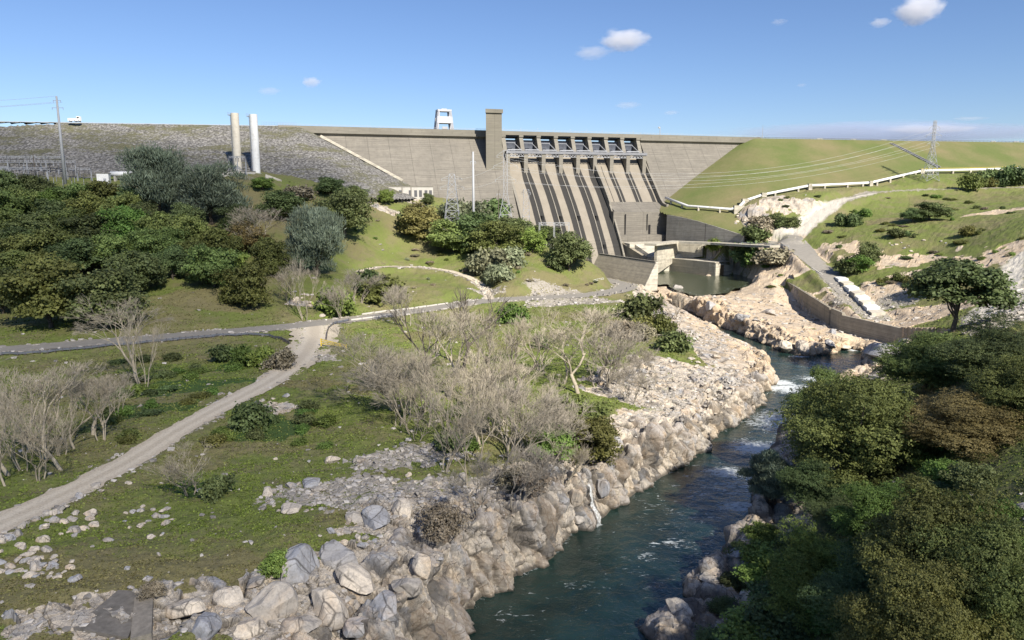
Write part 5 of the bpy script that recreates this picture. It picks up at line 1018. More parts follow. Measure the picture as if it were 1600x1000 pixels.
def crown_mesh(name, seed, n, W_, H_, z0, leaf, K=60, asp=1.0, up=.35, tuft=0., flat=0., lowcut=-.85):
    """leaf quads spread over many clumps inside a lumpy ellipsoid (W_ wide, from z0 to H_)"""
    R = np.random.default_rng(seed); d = R.normal(size=(K, 3)); d /= np.linalg.norm(d, axis=1)[:, None]; d[:, 2] = np.where(d[:, 2] < lowcut, -d[:, 2], d[:, 2])
    rad = (.50+.38*R.random(K)**.6)*(1+.22*np.sin(3*np.arctan2(d[:, 1], d[:, 0])+seed)+.15*R.normal(size=K)); hz = (H_-z0)/2
    c = d*rad[:, None]*np.array((W_/2, W_/2, hz))+np.array((0, 0, z0+hz*.95)); cr = (.13+.12*R.random(K))*W_*(1-.35*flat)
    ci = R.integers(0, K, n); v = R.normal(size=(n, 3)); v /= np.linalg.norm(v, axis=1)[:, None]; v[:, 2] = np.where(v[:, 2] < -.5, -v[:, 2]*.6, v[:, 2])
    rr = cr[ci]*(.45+.68*R.random(n)**.6); p = c[ci]+v*rr[:, None]*np.array((1, 1, .72-.3*flat))
    if tuft == 0: tw_ = max(1, n//11); ti = R.integers(0, tw_, n); p = p[ti]+R.normal(size=(n, 3))*leaf*np.array((1.9, 1.9, 1.2)); v = v[ti]; ci = ci[ti]
    nm = v*.9+R.normal(size=(n, 3))*.55+np.array((0, 0, up)); nm /= np.linalg.norm(nm, axis=1)[:, None]
    ref = R.normal(size=(n, 3)); u = np.cross(nm, ref); u /= np.linalg.norm(u, axis=1)[:, None]; w = np.cross(nm, u)
    if tuft > 0: u = v*.6+np.array((0, 0, .8))+R.normal(size=(n, 3))*.35; u /= np.linalg.norm(u, axis=1)[:, None]; w = np.cross(u, nm); w /= np.linalg.norm(w, axis=1)[:, None]
    s = leaf*(.6+.8*R.random(n)); a = (s*asp)[:, None]; b = s[:, None]*(1 if tuft == 0 else tuft)
    V = np.stack([p-u*a, p+w*b*.8-u*a*.1, p+u*a, p-w*b*.8+u*a*.1], 1).reshape(-1, 3)
    me_ = mesh_np(name, V, np.arange(4*n).reshape(n, 4)); attr(me_, 'clump', np.repeat(R.random(K)[ci], 4)); return me_, c
def segs_mesh(name, S, n=3):
    A = np.array([s[0] for s in S], float); B = np.array([s[1] for s in S], float); r0 = np.array([s[2] for s in S]); r1 = np.array([s[3] for s in S]); d = B-A; d /= np.maximum(np.linalg.norm(d, axis=1), 1e-6)[:, None]
    ref = np.where(np.abs(d[:, 2:3]) > .9, np.array([[1., 0, 0]]), np.array([[0, 0, 1.]])); u = np.cross(d, ref); u /= np.linalg.norm(u, axis=1)[:, None]; w = np.cross(d, u); ring = []
    for P_, r in ((A, r0), (B, r1)):
        for k in range(n): t_ = 2*math.pi*k/n; ring.append(P_+(u*math.cos(t_)+w*math.sin(t_))*r[:, None])
    V = np.stack(ring, 1).reshape(-1, 3); m = len(S); base = (np.arange(m)*2*n)[:, None]
    Fq = np.concatenate([base+np.array([[k, (k+1) % n, n+(k+1) % n, n+k]]) for k in range(n)], 0); return mesh_np(name, V, Fq, n > 3)
def trunk_mesh(name, seed, H_, z0, r, cl, nb=14, n=6):
    R = random.Random(seed); S = []; top = Vector((R.uniform(-.4, .4), R.uniform(-.4, .4), z0+(H_-z0)*.35)); p0 = Vector((0, 0, -1.2)); k = 5
    pts = [p0.lerp(top, i/k)+Vector((R.uniform(-.2, .2), R.uniform(-.2, .2), 0))*(i > 0) for i in range(k+1)]
    for i in range(k): S.append((pts[i], pts[i+1], r*(1.25-.7*i/k), r*(1.25-.7*(i+1)/k)))
    for j in range(nb):
        a = pts[R.randint(2, k)]; b = Vector(cl[R.randrange(len(cl))]); q_ = a; 
        for i in range(1, 5):
            f = i/4; x = a.lerp(b, f)+Vector((R.uniform(-.3, .3), R.uniform(-.3, .3), R.uniform(0, .5)))*(i < 4); S.append((q_, x, r*.45*(1-.8*(i-1)/4), r*.45*(1-.8*f))); q_ = x
    return segs_mesh(name, S, n)
def bare_mesh(name, seed, H_, spread, r, depth=6, up=.25, droop=0., trunks=1, twig=1.0, lean=0.):
    R = random.Random(seed); S = []
    def grow(p, d, L, r_, dep):
        k = 2 if dep > 1 else 1; q_ = p
        for i in range(k):
            d = (d+Vector((R.gauss(0, .13), R.gauss(0, .13), R.gauss(0, .08)+up*.12-droop*(.25 if dep < 4 else 0)))).normalized(); e = q_+d*L/k; S.append((q_, e, r_*(1-.3*i/k), r_*(1-.3*(i+1)/k))); q_ = e
        if dep == 0: return
        for _ in range(3 if dep in (1, 2, 3) else 2+(R.random() < .45)):
            ax = Vector((R.gauss(0, 1), R.gauss(0, 1), R.gauss(0, .5))).normalized(); nd = (d+ax*spread*R.uniform(.5, 1.15)+Vector((0, 0, up*.5))).normalized(); grow(q_.lerp(p, R.uniform(0, .35)), nd, L*R.uniform(.62, .86), max(r_*.58, .020*twig), dep-1)
    for _ in range(trunks):
        a = R.uniform(0, 6.28); g_ = .16 if trunks == 1 else .38; grow(Vector((math.cos(a)*.4*(trunks > 1), math.sin(a)*.4*(trunks > 1), -.6)), Vector((math.cos(a)*g_+lean, math.sin(a)*g_, 1)).normalized(), H_*.26, r, depth)
    z = max(s[1].z for s in S); f = H_/z; S = [(a*f, b*f, c, d_) for a, b, c, d_ in S]; return segs_mesh(name, S, 3), S
# prototypes: (trunk mesh, crown mesh, height, width)
PROT = {}
def proto(key, seed, n, W_, H_, z0, leaf, mat, K=60, r=.35, bark=None, **kw):
    cm, cl = crown_mesh('crown', seed, n, W_, H_, z0, leaf, K, **kw); cm.materials.append(mat); tm = trunk_mesh('trunk', seed, H_, z0, r, cl); tm.materials.append(bark or M_BARK); co_ = np.empty(len(cm.vertices)*3, np.float32); cm.vertices.foreach_get('co', co_); co_ = co_.reshape(-1, 3)
    PROT[key] = (tm, cm, float(np.percentile(co_[:, 2], 99.5)), float(np.percentile(co_[:, 0], 99)-np.percentile(co_[:, 0], 1)))
for i, mt in enumerate((L_OAK, L_OLIVE, L_DARK, L_BROWN, L_GREEN)):
    nm_ = ('oak', 'olive', 'dark', 'brown', 'green')[i]
    for j in range(3 if i in (0, 2) else 2): proto(nm_+str(j), 40+i*5+j, 14000, 12, 12, .4, .27, mt, 44)
    for j in range(2): proto('near'+nm_+str(j), 140+i*5+j, 120000, 14, 14, .8, .105, mt, 64, .42)
proto('pine0', 71, 20000, 13, 15, .8, .48, L_PINE, 90, .4, tuft=.22); proto('pine1', 72, 20000, 13, 15, .8, .48, L_PINE, 90, .4, tuft=.22)
proto('nearpine0', 75, 26000, 6, 12, 1, .45, L_PINE, 60, .25, tuft=.12); proto('umbrella0', 77, 26000, 13, 15, 5.2, .3, L_DARK, 40, .40, flat=.25, lowcut=-.6)
for nm_, mt, lf in (('shrub', L_DARK, .22), ('gshrub', L_GREEN, .2), ('sage', L_SAGE, .22), ('dryshrub', L_DRY, .2), ('oshrub', L_OLIVE, .22)):
    for j in range(2): proto(nm_+str(j), 90+j+len(nm_), 2600, 4, 2.2, .0, lf, mt, 22, .06)
for j in range(2): proto('neardry%d' % j, 133+j, 9000, 5, 3, .0, .11, L_DRY, 40, .08)
for j in range(2): proto('nearshrub%d' % j, 120+j, 9000, 5, 3, .0, .14, L_DARK, 36, .08); proto('neargshrub%d' % j, 125+j, 9000, 5, 3, .0, .14, L_GREEN, 36, .08)
def bproto(key, seed, H_, spread, r, mat, **kw):
    bm_, S = bare_mesh('branches', seed, H_, spread, r, **kw); bm_.materials.append(mat); tk = [s for s in S if s[2] > r*.30]; me_ = segs_mesh('trunk', tk, 6); me_.materials.append(mat)
    co_ = np.array([s[1] for s in S]); PROT[key] = (me_, bm_, H_, float(np.percentile(co_[:, 0], 98)-np.percentile(co_[:, 0], 2)))
for j in range(3): bproto('bare%d' % j, 200+j, 14, .6, .22, M_PBARK, depth=7, up=.25, twig=.7)
for j in range(2): bproto('bushy%d' % j, 210+j, 9, .66, .10, M_TBARK, depth=6, up=.15, trunks=5, twig=.7); bproto('grey%d' % j, 220+j, 12, .55, .13, M_PBARK, depth=6, up=.3, trunks=3, twig=.7)
bproto('droop0', 231, 15, .6, .3, M_PBARK, depth=7, up=.1, droop=.5, twig=.7); bproto('snag0', 241, 12, .6, .26, M_BARK, depth=4, up=.3, twig=1.6); bproto('snag1', 242, 12, .6, .26, M_BARK, depth=4, up=.3, twig=1.6)
TREES = []; RS0 = random.Random(3)
def tree(key, px, pyt, pyb=None, wpx=None, t=None, label='', cat='tree', name='oak_tree', group=None, rz=None, hm=None):
    tm, cm, PH, PW = PROT[key]
    if t is None:
        p = hit(px, pyb); t = p[1]/ray(px, pyb)[1]; x, y = p[0], p[1]
        if cat == 'shrub' and hm is None and wpx:
            Hs = at_t(px, pyt, t)[2]-ground(x, y); nk = int(round(wpx*t/F/(1.3*max(Hs, 1.5))))
            if nk > 1:
                for i in range(nk): tree(key, px+wpx*((i+.5)/nk-.5), pyt+RS0.uniform(-2, 6), pyb+RS0.uniform(-3, 3), wpx/nk*1.25, None, label, cat, name, 'scrub row, '+label.split(' shrub')[0])
                return None
    else: p = at_t(px, pyb or 500, t); x, y = p[0], p[1]
    z = ground(x, y); H_ = hm or max(.6, at_t(px, pyt, t)[2]-z); w = (wpx*t/F if wpx else H_*PW/PH)*(.82 if key.startswith('bushy') else 1); leafy = not key.startswith(('bare', 'bushy', 'grey', 'droop', 'snag'))
    o = thing(name, label, cat, (x, y, z-.15), rz if rz is not None else (px*37 % 628)/100, group); o.scale = (w/PW, w/PW, H_/PH)
    link('trunk', tm, None, o); link('crown' if leafy else 'branches', cm, None, o); TREES.append((x, y, w)); return o
V5 = [
 # left wood, back row
 ('dark0', 12, 268, 330, 62, 'dark round oak at the left end of the back row of the wood'), ('dark1', 60, 274, 325, 48, 'small dark oak crown rising in front of the switchyard frames'), ('oak0', 45, 294, 350, 62, 'grey green oak below the switchyard near the left edge'), ('green0', 88, 296, 345, 52, 'bright green oak crown below the tall tubular pole'),
 ('oak1', 124, 288, 340, 62, 'broad olive green oak right of the tall tubular pole'), ('olive0', 165, 284, 340, 64, 'olive oak at the top of the wood below the white kiosk'), ('dark2', 205, 292, 345, 55, 'dark oak between the white tank and the taller grey pine'),
 ('oak2', 12, 328, 385, 72, 'mid green oak at the left edge halfway up the wooded slope'), ('dark0', 60, 333, 392, 70, 'very dark oak in the left middle of the wood'), ('oak0', 108, 328, 385, 70, 'mid green oak above the darkest hollow of the wood'), ('dark1', 150, 334, 392, 72, 'dark shaded oak in the centre of the wood'), ('green1', 200, 324, 388, 66, 'lighter green oak in the centre of the wood'),
 ('oak1', 250, 332, 390, 62, 'mid green oak below the taller grey pine'), ('oak2', 300, 336, 400, 64, 'mid green oak below the gap between the two grey pines'), ('olive1', 342, 356, 412, 62, 'yellowish green oak at the right of the wood below the second pine'), ('brown0', 388, 346, 400, 52, 'brownish oak left of the bare trees beside the round grey pine'),
 ('dark2', 270, 384, 436, 56, 'dark low oak at the lower edge of the wood above the knoll'), ('oak0', 335, 384, 448, 76, 'broad green oak at the lower edge of the wood behind the olive one'), ('olive0', 388, 412, 478, 66, 'rounded olive oak standing alone at the right foot of the wood'), ('oak2', 20, 392, 452, 84, 'grey green oak at the left edge in the lower wood'),
 ('olive1', 80, 398, 512, 110, 'large olive oak nearest the road at the left of the wood'), ('dark1', 168, 420, 512, 98, 'large dark brown oak nearest the road right of the large olive oak'), ('dark0', 218, 392, 458, 74, 'dark oak above the grassy knoll at the lower wood'), ('dark2', 128, 372, 432, 84, 'dark oak behind the two large oaks nearest the road'),
 ('oak1', 300, 372, 420, 50, 'small green oak tucked between larger ones above the knoll'), ('dark1', 30, 355, 415, 60, 'dark shaded oak in the lower left hollow of the wood'), ('oak0', 180, 366, 420, 60, 'mid green oak in the middle of the lower wood'), ('oak2', 230, 358, 410, 58, 'green oak in the wood straight below the taller grey pine'),
 ('oak1', 20, 300, 365, 70, 'grey green oak in the second row at the left edge'), ('dark2', 88, 312, 370, 66, 'dark oak under the bright green crown'), ('olive1', 140, 306, 362, 66, 'olive oak in the second row below the white kiosk'), ('oak0', 190, 304, 362, 60, 'mid green oak in the second row left of the taller pine'), ('dark0', 230, 318, 378, 60, 'dark oak at the foot of the taller grey pine'), ('dark2', 290, 318, 380, 56, 'dark oak between the feet of the two grey pines'), ('oak1', 40, 366, 430, 76, 'broad green oak low at the left of the wood'), ('olive0', 95, 356, 420, 70, 'olive oak in the lower left middle of the wood'), ('oak2', 262, 356, 412, 60, 'green oak in the lower right middle of the wood'), ('green1', 360, 392, 440, 52, 'yellow green oak just left of the rounded lone one'), ('oak1', 420, 372, 430, 54, 'dull green oak behind the rounded lone one'), ('dark1', 370, 320, 372, 46, 'dark oak at the foot of the second grey pine'), ('dark0', 5, 420, 490, 70, 'dark oak at the left edge just above the road slope'),
 ('dark0', 440, 298, 342, 58, 'dark round oak right of the second grey pine'), ('dark2', 540, 294, 366, 82, 'big dark round oak on the slope left of the bare grass bank'), ('dark1', 516, 277, 306, 38, 'small dark oak by the rockfill toe above the big round oak'), ('dark0', 555, 290, 318, 34, 'small dark bushy oak left of the pale box building'),
 ('brown1', 655, 318, 374, 64, 'brownish round oak on the slope below the long grey building'), ('oak0', 708, 344, 394, 72, 'green oak at the left end of the knoll group'), ('dark0', 745, 332, 392, 72, 'dark oak behind the pale tubular pole on the knoll'), ('olive0', 775, 345, 402, 72, 'olive oak in the middle of the knoll group'), ('dark1', 806, 340, 386, 62, 'dark oak on the knoll below the lattice tower'),
 ('green0', 832, 356, 394, 46, 'lighter green oak on the knoll next to the dark end oak'), ('dark2', 890, 362, 424, 62, 'very dark oak at the right end of the knoll before the chutes'), ('dark2', 850, 352, 380, 50, 'dark oak crown behind the lighter green one on the knoll'), ('green1', 603, 296, 320, 22, 'small young tree before the box building'), ('dark1', 669, 302, 320, 16, 'small dark tree before the windows of the grey building'),
 ('green1', 411, 277, 298, 30, 'bright green bushy tree below the surge tanks'), ('dark0', 1355, 378, 418, 34, 'dark small oak on the bright green right hillside'), ('green0', 1345, 398, 424, 40, 'bushy green oak just below the dark small one on the right hillside'), ('dark1', 1452, 316, 344, 44, 'dark oak bush in the cleft of the upper right hillside'), ('dark2', 1425, 325, 348, 34, 'smaller dark oak bush left of the one in the hillside cleft'),
 ('dark0', 1475, 408, 455, 40, 'low dark oak behind the umbrella shaped tree')]
for a in V5: tree(a[0], a[1], a[2], a[3], a[4], None, a[5], rz=a[1]*.37)
for k, px, pyt, pyb, w, lb in (('pine0', 248, 232, 338, 88, 'tall blue grey pine, taller left one of two rising above the wood'), ('pine1', 330, 257, 350, 98, 'broad blue grey pine, right one of two above the wood'), ('pine0', 496, 324, 432, 78, 'rounded blue grey pine alone right of the bare grey trees')): tree(k, px, pyt, pyb, w, None, lb, name='pine_tree')
tree('umbrella0', 1492, 408, None, 128, 232, 'dark umbrella shaped tree with forked trunk before the pale sand slope', name='umbrella_tree')
NEAR = [('nearolive0', 1352, 598, 124, 200, 'largest olive oak in the right foreground above the river'), ('nearoak0', 1316, 584, 150, 112, 'oak behind the largest one, its top nearest the white rapids'), ('nearbrown0', 1525, 628, 116, 170, 'brownish oak at the right, beside the small grass patch'), ('nearoak1', 1455, 522, 165, 140, 'oak in the right background, just below the umbrella shaped tree'),
 ('neardark0', 1570, 498, 142, 160, 'dark oak at the upper right edge of the photo'), ('neardark1', 1400, 640, 140, 150, 'dark oak wedged between the largest olive oak and the brownish oak'), ('neargreen0', 1420, 778, 92, 150, 'blue green oak in the middle of the right foreground'), ('nearolive1', 1500, 786, 72, 210, 'olive oak in the lower right corner'), ('neargreen1', 1295, 862, 86, 140, 'fresh green tree at the bottom just right of the river'),
 ('nearoak0', 1580, 850, 66, 190, 'oak at the bottom right edge of the photo'), ('neardark0', 1395, 905, 76, 170, 'dark shaded oak at the bottom between green tree and corner oak'), ('neardark1', 1292, 730, 118, 92, 'dark shaded oak under the left side of the largest olive oak'), ('nearoak1', 1600, 560, 118, 130, 'oak cut by the right edge above the brownish oak'), ('neardark0', 1370, 800, 104, 130, 'dark hollow crowned oak below the largest olive oak'), ('nearolive0', 1490, 930, 62, 200, 'olive oak at the very bottom edge, right of the dark one')]
for k, px, pyt, tt, w, lb in NEAR: tree(k, px, pyt, None, w, tt, lb, rz=px*.61)
tree('nearpine0', 1216, 716, None, 62, 128, 'young feathery grey pine leaning over the river edge', name='pine_tree')
# bare trees
B5 = [('grey1', 226, 480, 606, 62, 'grey drooping twigs at the foot of the leaning bare tree'), ('bare1', 45, 556, 705, 100, 'pale bare tree in the back of the left thicket'), ('bare0', 100, 572, 735, 100, 'pale bare tree in the front of the left thicket'), ('bare2', 10, 600, 760, 90, 'pale bare tree at the lower left edge beside the track'), ('bare1', 145, 580, 680, 80, 'slim pale bare tree in the right half of the left thicket'), ('grey0', 60, 620, 750, 90, 'grey twiggy bare tree at the bottom of the left thicket'), ('droop0', 222, 455, 603, 84, 'large bare tree with dark leaning trunk and drooping twigs before the road'), ('bare0', 18, 552, 742, 110, 'tall pale bare tree at the left edge with trunk near the track'), ('bare1', 75, 566, 720, 100, 'pale bare tree second from the left edge'), ('bare2', 118, 566, 700, 100, 'pale bare tree with arching branches at the left thicket'), ('grey0', 160, 568, 690, 80, 'grey bushy bare tree at the right end of the left thicket'), ('grey1', 40, 590, 735, 90, 'grey many stemmed bare tree low in the left thicket'), ('grey0', 95, 600, 712, 80, 'grey many stemmed bare tree in the middle of the left thicket'),
 ('grey1', 185, 575, 650, 50, 'small grey bare shrub tree beside the green ivy bank'), ('bare1', 402, 318, 400, 62, 'pale bare tree left of the rounded grey pine'), ('bare0', 432, 322, 410, 52, 'second pale bare tree touching the rounded grey pine'), ('grey0', 288, 285, 340, 34, 'small pale bare tree between the two grey pines'), ('grey1', 478, 395, 500, 62, 'thin pale bare tree over the white stones by the road'), ('grey0', 450, 410, 470, 46, 'thin pale bare tree above the white stones'), ('bushy0', 560, 415, 475, 60, 'brown bare shrub tree left of the gravel lane'), ('bushy1', 535, 440, 498, 40, 'dark bare shrub tree at the road edge left of the lane'), 
 ('grey0', 296, 682, 772, 92, 'spreading pale bare shrub tree in the middle of the lower meadow'),
 ('snag0', 665, 452, 590, 70, 'dark twisted bare tree, tallest left one of the central thicket'), ('snag1', 720, 450, 582, 62, 'dark forked bare tree in the middle of the central thicket'), ('snag0', 770, 458, 598, 74, 'dark forked bare tree right of centre in the thicket'), ('snag1', 803, 520, 632, 52, 'dark forked bare tree standing on the bright grass'), ('bare0', 640, 470, 600, 90, 'pale bare tree at the upper left of the central thicket'), ('bare1', 700, 470, 625, 100, 'pale bare tree in the upper central thicket'), ('bare2', 745, 480, 640, 100, 'pale bare tree right of the dark forked ones'),
 ('bushy0', 610, 530, 615, 100, 'brown bare bush with fallen branches left of the thicket'), ('bushy1', 655, 545, 650, 110, 'dense brown bare tree low in the central thicket'), ('grey1', 740, 570, 720, 110, 'grey brown bare tree at the thicket centre reaching low'), ('bushy1', 790, 590, 720, 110, 'brown bare tree right of the thicket centre'), ('grey0', 690, 600, 735, 90, 'grey twiggy bare tree at the lower left of the thicket'), ('grey1', 830, 580, 690, 80, 'grey bare tree at the right of the thicket above the gully'), ('bushy0', 870, 600, 720, 90, 'brown twiggy tree above the cliff right of the thicket'),
 ('bare1', 905, 480, 615, 110, 'large pale brown bare tree right of the bright grass'), ('bushy1', 940, 490, 605, 100, 'brown bare bush on the slope right of the bright grass'), ('bare2', 880, 500, 600, 80, 'thin pale bare tree leaning at the right of bright grass'), ('bushy0', 985, 560, 630, 64, 'brown bare bush among the beige boulders'), ('bushy1', 1018, 540, 610, 60, 'brown bare bush above the loose stones'), ('bushy0', 1052, 450, 500, 46, 'grey bare bush with dark trunk on the gravel bank'), ('grey1', 650, 640, 690, 60, 'low grey bare shrub in front of the thicket'), ('bushy1', 800, 690, 790, 110, 'spreading bare brush hanging above the orange stained cliff'), ('bushy0', 745, 700, 800, 90, 'spreading pale bare brush left of the stained cliff'), ('grey0', 880, 680, 760, 60, 'grey bare brush above the small waterfall'), ('bushy1', 850, 640, 740, 90, 'tangled bare brush on the gully edge'),
 ('bushy1', 630, 560, 640, 110, 'brown bare bush at the left front of the central thicket'), ('bushy0', 765, 560, 680, 120, 'brown bare bush at the thicket middle beside the grass'), ('bushy0', 960, 530, 600, 90, 'brown bare bush on the slope above the riverside boulders'), ('grey0', 850, 470, 580, 80, 'thin pale bare tree at the top of the bright grass'), ('bushy1', 640, 440, 510, 60, 'brown bare bush by the white barrier row'), 
 ('bare0', 612, 500, 640, 84, 'pale bare tree at the left end of the thicket, taller than its bushes'), ('bare2', 668, 520, 668, 90, 'pale bare tree behind the twisted dark one in the thicket'), ('grey1', 705, 540, 690, 80, 'grey upright bare tree in the lower middle of the thicket'), ('bare1', 752, 545, 700, 88, 'pale bare tree in the lower right middle of the thicket'), ('bare0', 822, 560, 700, 84, 'pale bare tree between bright grass and gully'), ('grey0', 788, 540, 668, 84, 'grey upright bare tree left of the bright grass'), ('bare2', 850, 575, 690, 80, 'pale bare tree at the lower end of the bright grass'), ('bare1', 935, 470, 590, 90, 'pale bare tree at the right of the large brown one by the grass'), ('grey1', 645, 575, 678, 70, 'grey upright bare tree at the lower left of the thicket'), ('grey0', 620, 590, 668, 60, 'small grey bare tree at the left front of the thicket'),
 ('bushy0', 580, 560, 610, 80, 'fallen pale branches beside the yellow gate'), ('bare0', 780, 600, 745, 80, 'slim pale bare tree with thin trunk in the lower thicket'), ('bare2', 730, 620, 760, 70, 'slim grey bare tree at the lower edge of the thicket')]
for a in B5: tree(a[0], a[1], a[2], a[3], a[4], None, a[5], name='bare_tree', cat='bare tree', rz=a[1]*.53)
# shrubs
S5 = [('gshrub0', 395, 540, 572, 62, 'bright green shrub at the road fork'), ('shrub0', 350, 538, 565, 40, 'dark shrub left of the bright green one at the fork'), ('dryshrub0', 440, 545, 575, 40, 'brownish shrub right of the bright green one at the fork'), ('gshrub1', 525, 448, 490, 55, 'green shrub at the roadside below the round grey pine'), ('oshrub0', 600, 432, 470, 70, 'yellow green shrub below the gravel lane'), ('shrub1', 575, 420, 455, 40, 'dark shrub left of the yellow green one below the lane'),
 ('sage0', 770, 388, 425, 60, 'pale sage shrub, largest on the knoll face'), ('sage1', 800, 386, 412, 44, 'pale sage shrub at the top of the knoll face'), ('sage0', 780, 412, 440, 42, 'pale sage shrub lowest on the knoll face'), ('sage1', 748, 395, 425, 36, 'pale sage shrub at the left of the knoll face'), ('shrub0', 868, 398, 420, 24, 'small dark shrub on the bare knoll face'), ('gshrub0', 805, 475, 505, 46, 'green shrub at the top of the bright grass beside the road'), ('shrub1', 845, 520, 545, 24, 'small round dark shrub on the bright grass'), ('shrub0', 1000, 460, 500, 56, 'dark green shrub below the road bend'), ('oshrub1', 1020, 490, 520, 60, 'olive shrub down the slope from the road bend'), ('shrub1', 1050, 515, 548, 50, 'dark shrub low on the slope by the loose stones'), ('dryshrub1', 985, 500, 530, 60, 'dry brown shrub on the grassy slope'), 
 ('gshrub1', 720, 680, 705, 50, 'bright green shrub at the foot of the central thicket'), ('shrub0', 700, 672, 705, 40, 'dark green shrub at the lower left of the thicket'), ('olive1', 900, 615, 680, 90, 'olive green shrub above the gully right of the thicket'), ('green1', 860, 660, 722, 60, 'green shrub in the gully above the waterfall'), ('olive0', 925, 650, 718, 80, 'olive brown shrub overhanging the grey cliff'), ('neardry0', 690, 785, 835, 66, 'dark reddish dry shrub above the grey boulders'), ('neargshrub0', 432, 862, 902, 50, 'dark tufted shrub beside the big pale boulder'), ('neardry1', 815, 725, 765, 80, 'dry shrub on the cliff top left of the waterfall'), ('shrub1', 390, 625, 668, 56, 'dark shrub on the bank left of the stone heap'), ('shrub0', 340, 742, 775, 44, 'dark green shrub beside the spreading bare shrub tree'), ('neardry0', 238, 905, 935, 36, 'dry shrub above the old foundation block'), 
 ('gshrub1', 1120, 372, 392, 32, 'yellow green shrub on rocks beside the arch'), ('shrub0', 1170, 378, 410, 50, 'dark shrub on the rocks below the service road'), ('gshrub0', 1190, 388, 412, 44, 'green shrub left of the ramp on the rocks'), ('dryshrub1', 1215, 388, 415, 50, 'brown green shrub at the left of the ramp'), ('shrub1', 1215, 330, 352, 54, 'dark shrub along the pale rock cut'), ('dryshrub0', 1190, 338, 360, 40, 'brownish shrub left of the pale rock cut'), ('shrub0', 1180, 352, 378, 40, 'dark shrub above the end of the wing wall'), ('shrub1', 1325, 332, 350, 36, 'dark shrub on the near edge of the upper hillside'), ('gshrub0', 1345, 322, 336, 30, 'green shrub on the upper hillside'), ('shrub0', 1410, 352, 368, 40, 'dark shrub strip on the middle right hillside'), ('oshrub0', 1520, 352, 366, 34, 'olive scrub left of the orange rock face'), ('shrub0', 1560, 262, 288, 60, 'dark scrub on the far right ridge'), ('shrub1', 1590, 262, 286, 40, 'dark scrub at the right photo edge on the ridge'), ('oshrub0', 1530, 270, 292, 50, 'olive scrub at the left of the far right ridge'), ('shrub1', 1330, 402, 425, 40, 'dark scrub below the bushy green hillside oak'), ('oshrub1', 1400, 424, 440, 50, 'olive scrub along the top of the bank behind the ramp'),
 ('dryshrub1', 470, 290, 312, 40, 'grey brown scrub at the rockfill toe right of the surge tanks'), ('shrub0', 640, 328, 362, 44, 'grey green shrub left of the brownish round oak'), ('sage0', 728, 312, 345, 70, 'grey twiggy scrub at the foot of the tubular pole'), ('shrub1', 765, 312, 345, 60, 'dark scrub between pole and lattice tower at the dam foot')]
for a in S5: tree(a[0], a[1], a[2], a[3], a[4], None, a[5], name='shrub', cat='shrub')
RS = random.Random(5)
for k in range(70):
    px = RS.uniform(540, 930); pyb = RS.uniform(345, 458); p = hit(px, pyb)
    d1, _ = poly_dist(np.array([p[0]]), np.array([p[1]]), LANE); d2, _ = poly_dist(np.array([p[0]]), np.array([p[1]]), ROAD)
    if d1[0] < 5 or d2[0] < 9 or p[1] > 470: continue
    tree(RS.choice(('dryshrub0', 'oshrub1', 'dryshrub1', 'gshrub0', 'sage1')), px, 0, pyb, RS.uniform(5, 13), None, 'small scrubby tuft on the grassy knoll above the road bend', 'shrub', 'scrub_tuft', 'scrub tufts on the knoll', k, RS.uniform(.7, 1.7))
for k in range(60):
    px = RS.uniform(1190, 1600); pyb = RS.uniform(305, 450); p = hit(px, pyb); d2, _ = poly_dist(np.array([p[0]]), np.array([p[1]]), RAMP+UPROAD)
    if d2[0] < 11 or glook(pale, np.array([p[0]]), np.array([p[1]]))[0] > .2: continue
    tree(RS.choice(('shrub0', 'oshrub1', 'dryshrub1', 'gshrub0', 'shrub1')), px, 0, pyb, RS.uniform(6, 17), None, 'small scrubby tuft on the bright green right hillside', 'shrub', 'scrub_tuft', 'scrub tufts on the right hillside', k, RS.uniform(.8, 2.2))
for k, (px, pyb, w, hh2) in enumerate(((1168, 872, 50, 2.0), (1192, 842, 46, 2.2), (1150, 915, 46, 1.6), (1135, 955, 50, 1.8), (1182, 905, 60, 2.4), (1240, 890, 70, 3.4), (1225, 950, 90, 3.6), (1180, 1000, 100, 3.4), (1235, 985, 110, 4.2), (1130, 1010, 70, 2.2))):
    tree('near'+('shrub', 'gshrub', 'shrub')[k % 3]+str(k % 2), px, 0, pyb, w, None, 'leafy undergrowth shrub on the shaded right river bank', 'shrub', 'undergrowth_shrub', 'undergrowth on the right bank', k*1.7, hh2)
for k in range(46):   # undergrowth on the shaded right bank
    px = RS.uniform(1190, 1600); pyb = RS.uniform(860, 1010) if px < 1330 else RS.uniform(640, 1010)
    p = hit(px, pyb, 45)
    if p[2] < 1.2 or p[0] < 20: continue
    tree('near'+RS.choice(('shrub', 'gshrub', 'shrub'))+str(k % 2), px, 0, pyb, RS.uniform(40, 85), None, 'leafy undergrowth shrub on the shaded right river bank', 'shrub', 'undergrowth_shrub', 'undergrowth on the right bank', k*1.3, RS.uniform(2.0, 4.2))
for k in range(150):
    px = RS.uniform(130, 520); pyb = RS.uniform(560, 700); p = hit(px, pyb); d, _ = poly_dist(np.array([p[0]]), np.array([p[1]]), TRACK); d2, _ = poly_dist(np.array([p[0]]), np.array([p[1]]), ROAD)
    if d[0] < 5.5 or d2[0] < 7 or (px > 430 and pyb < 600): continue
    onn = glook(ivy, np.array([p[0]]), np.array([p[1]]))[0]
    if onn < .2 and k % 4: continue
    tree(RS.choice(('shrub0', 'gshrub1', 'shrub1', 'gshrub0', 'oshrub0')), px, 0, pyb, RS.uniform(18, 34), None, 'low bramble mound beside the dirt track', 'shrub', 'bramble', 'brambles beside the dirt track', k, RS.uniform(1.1, 2.2))

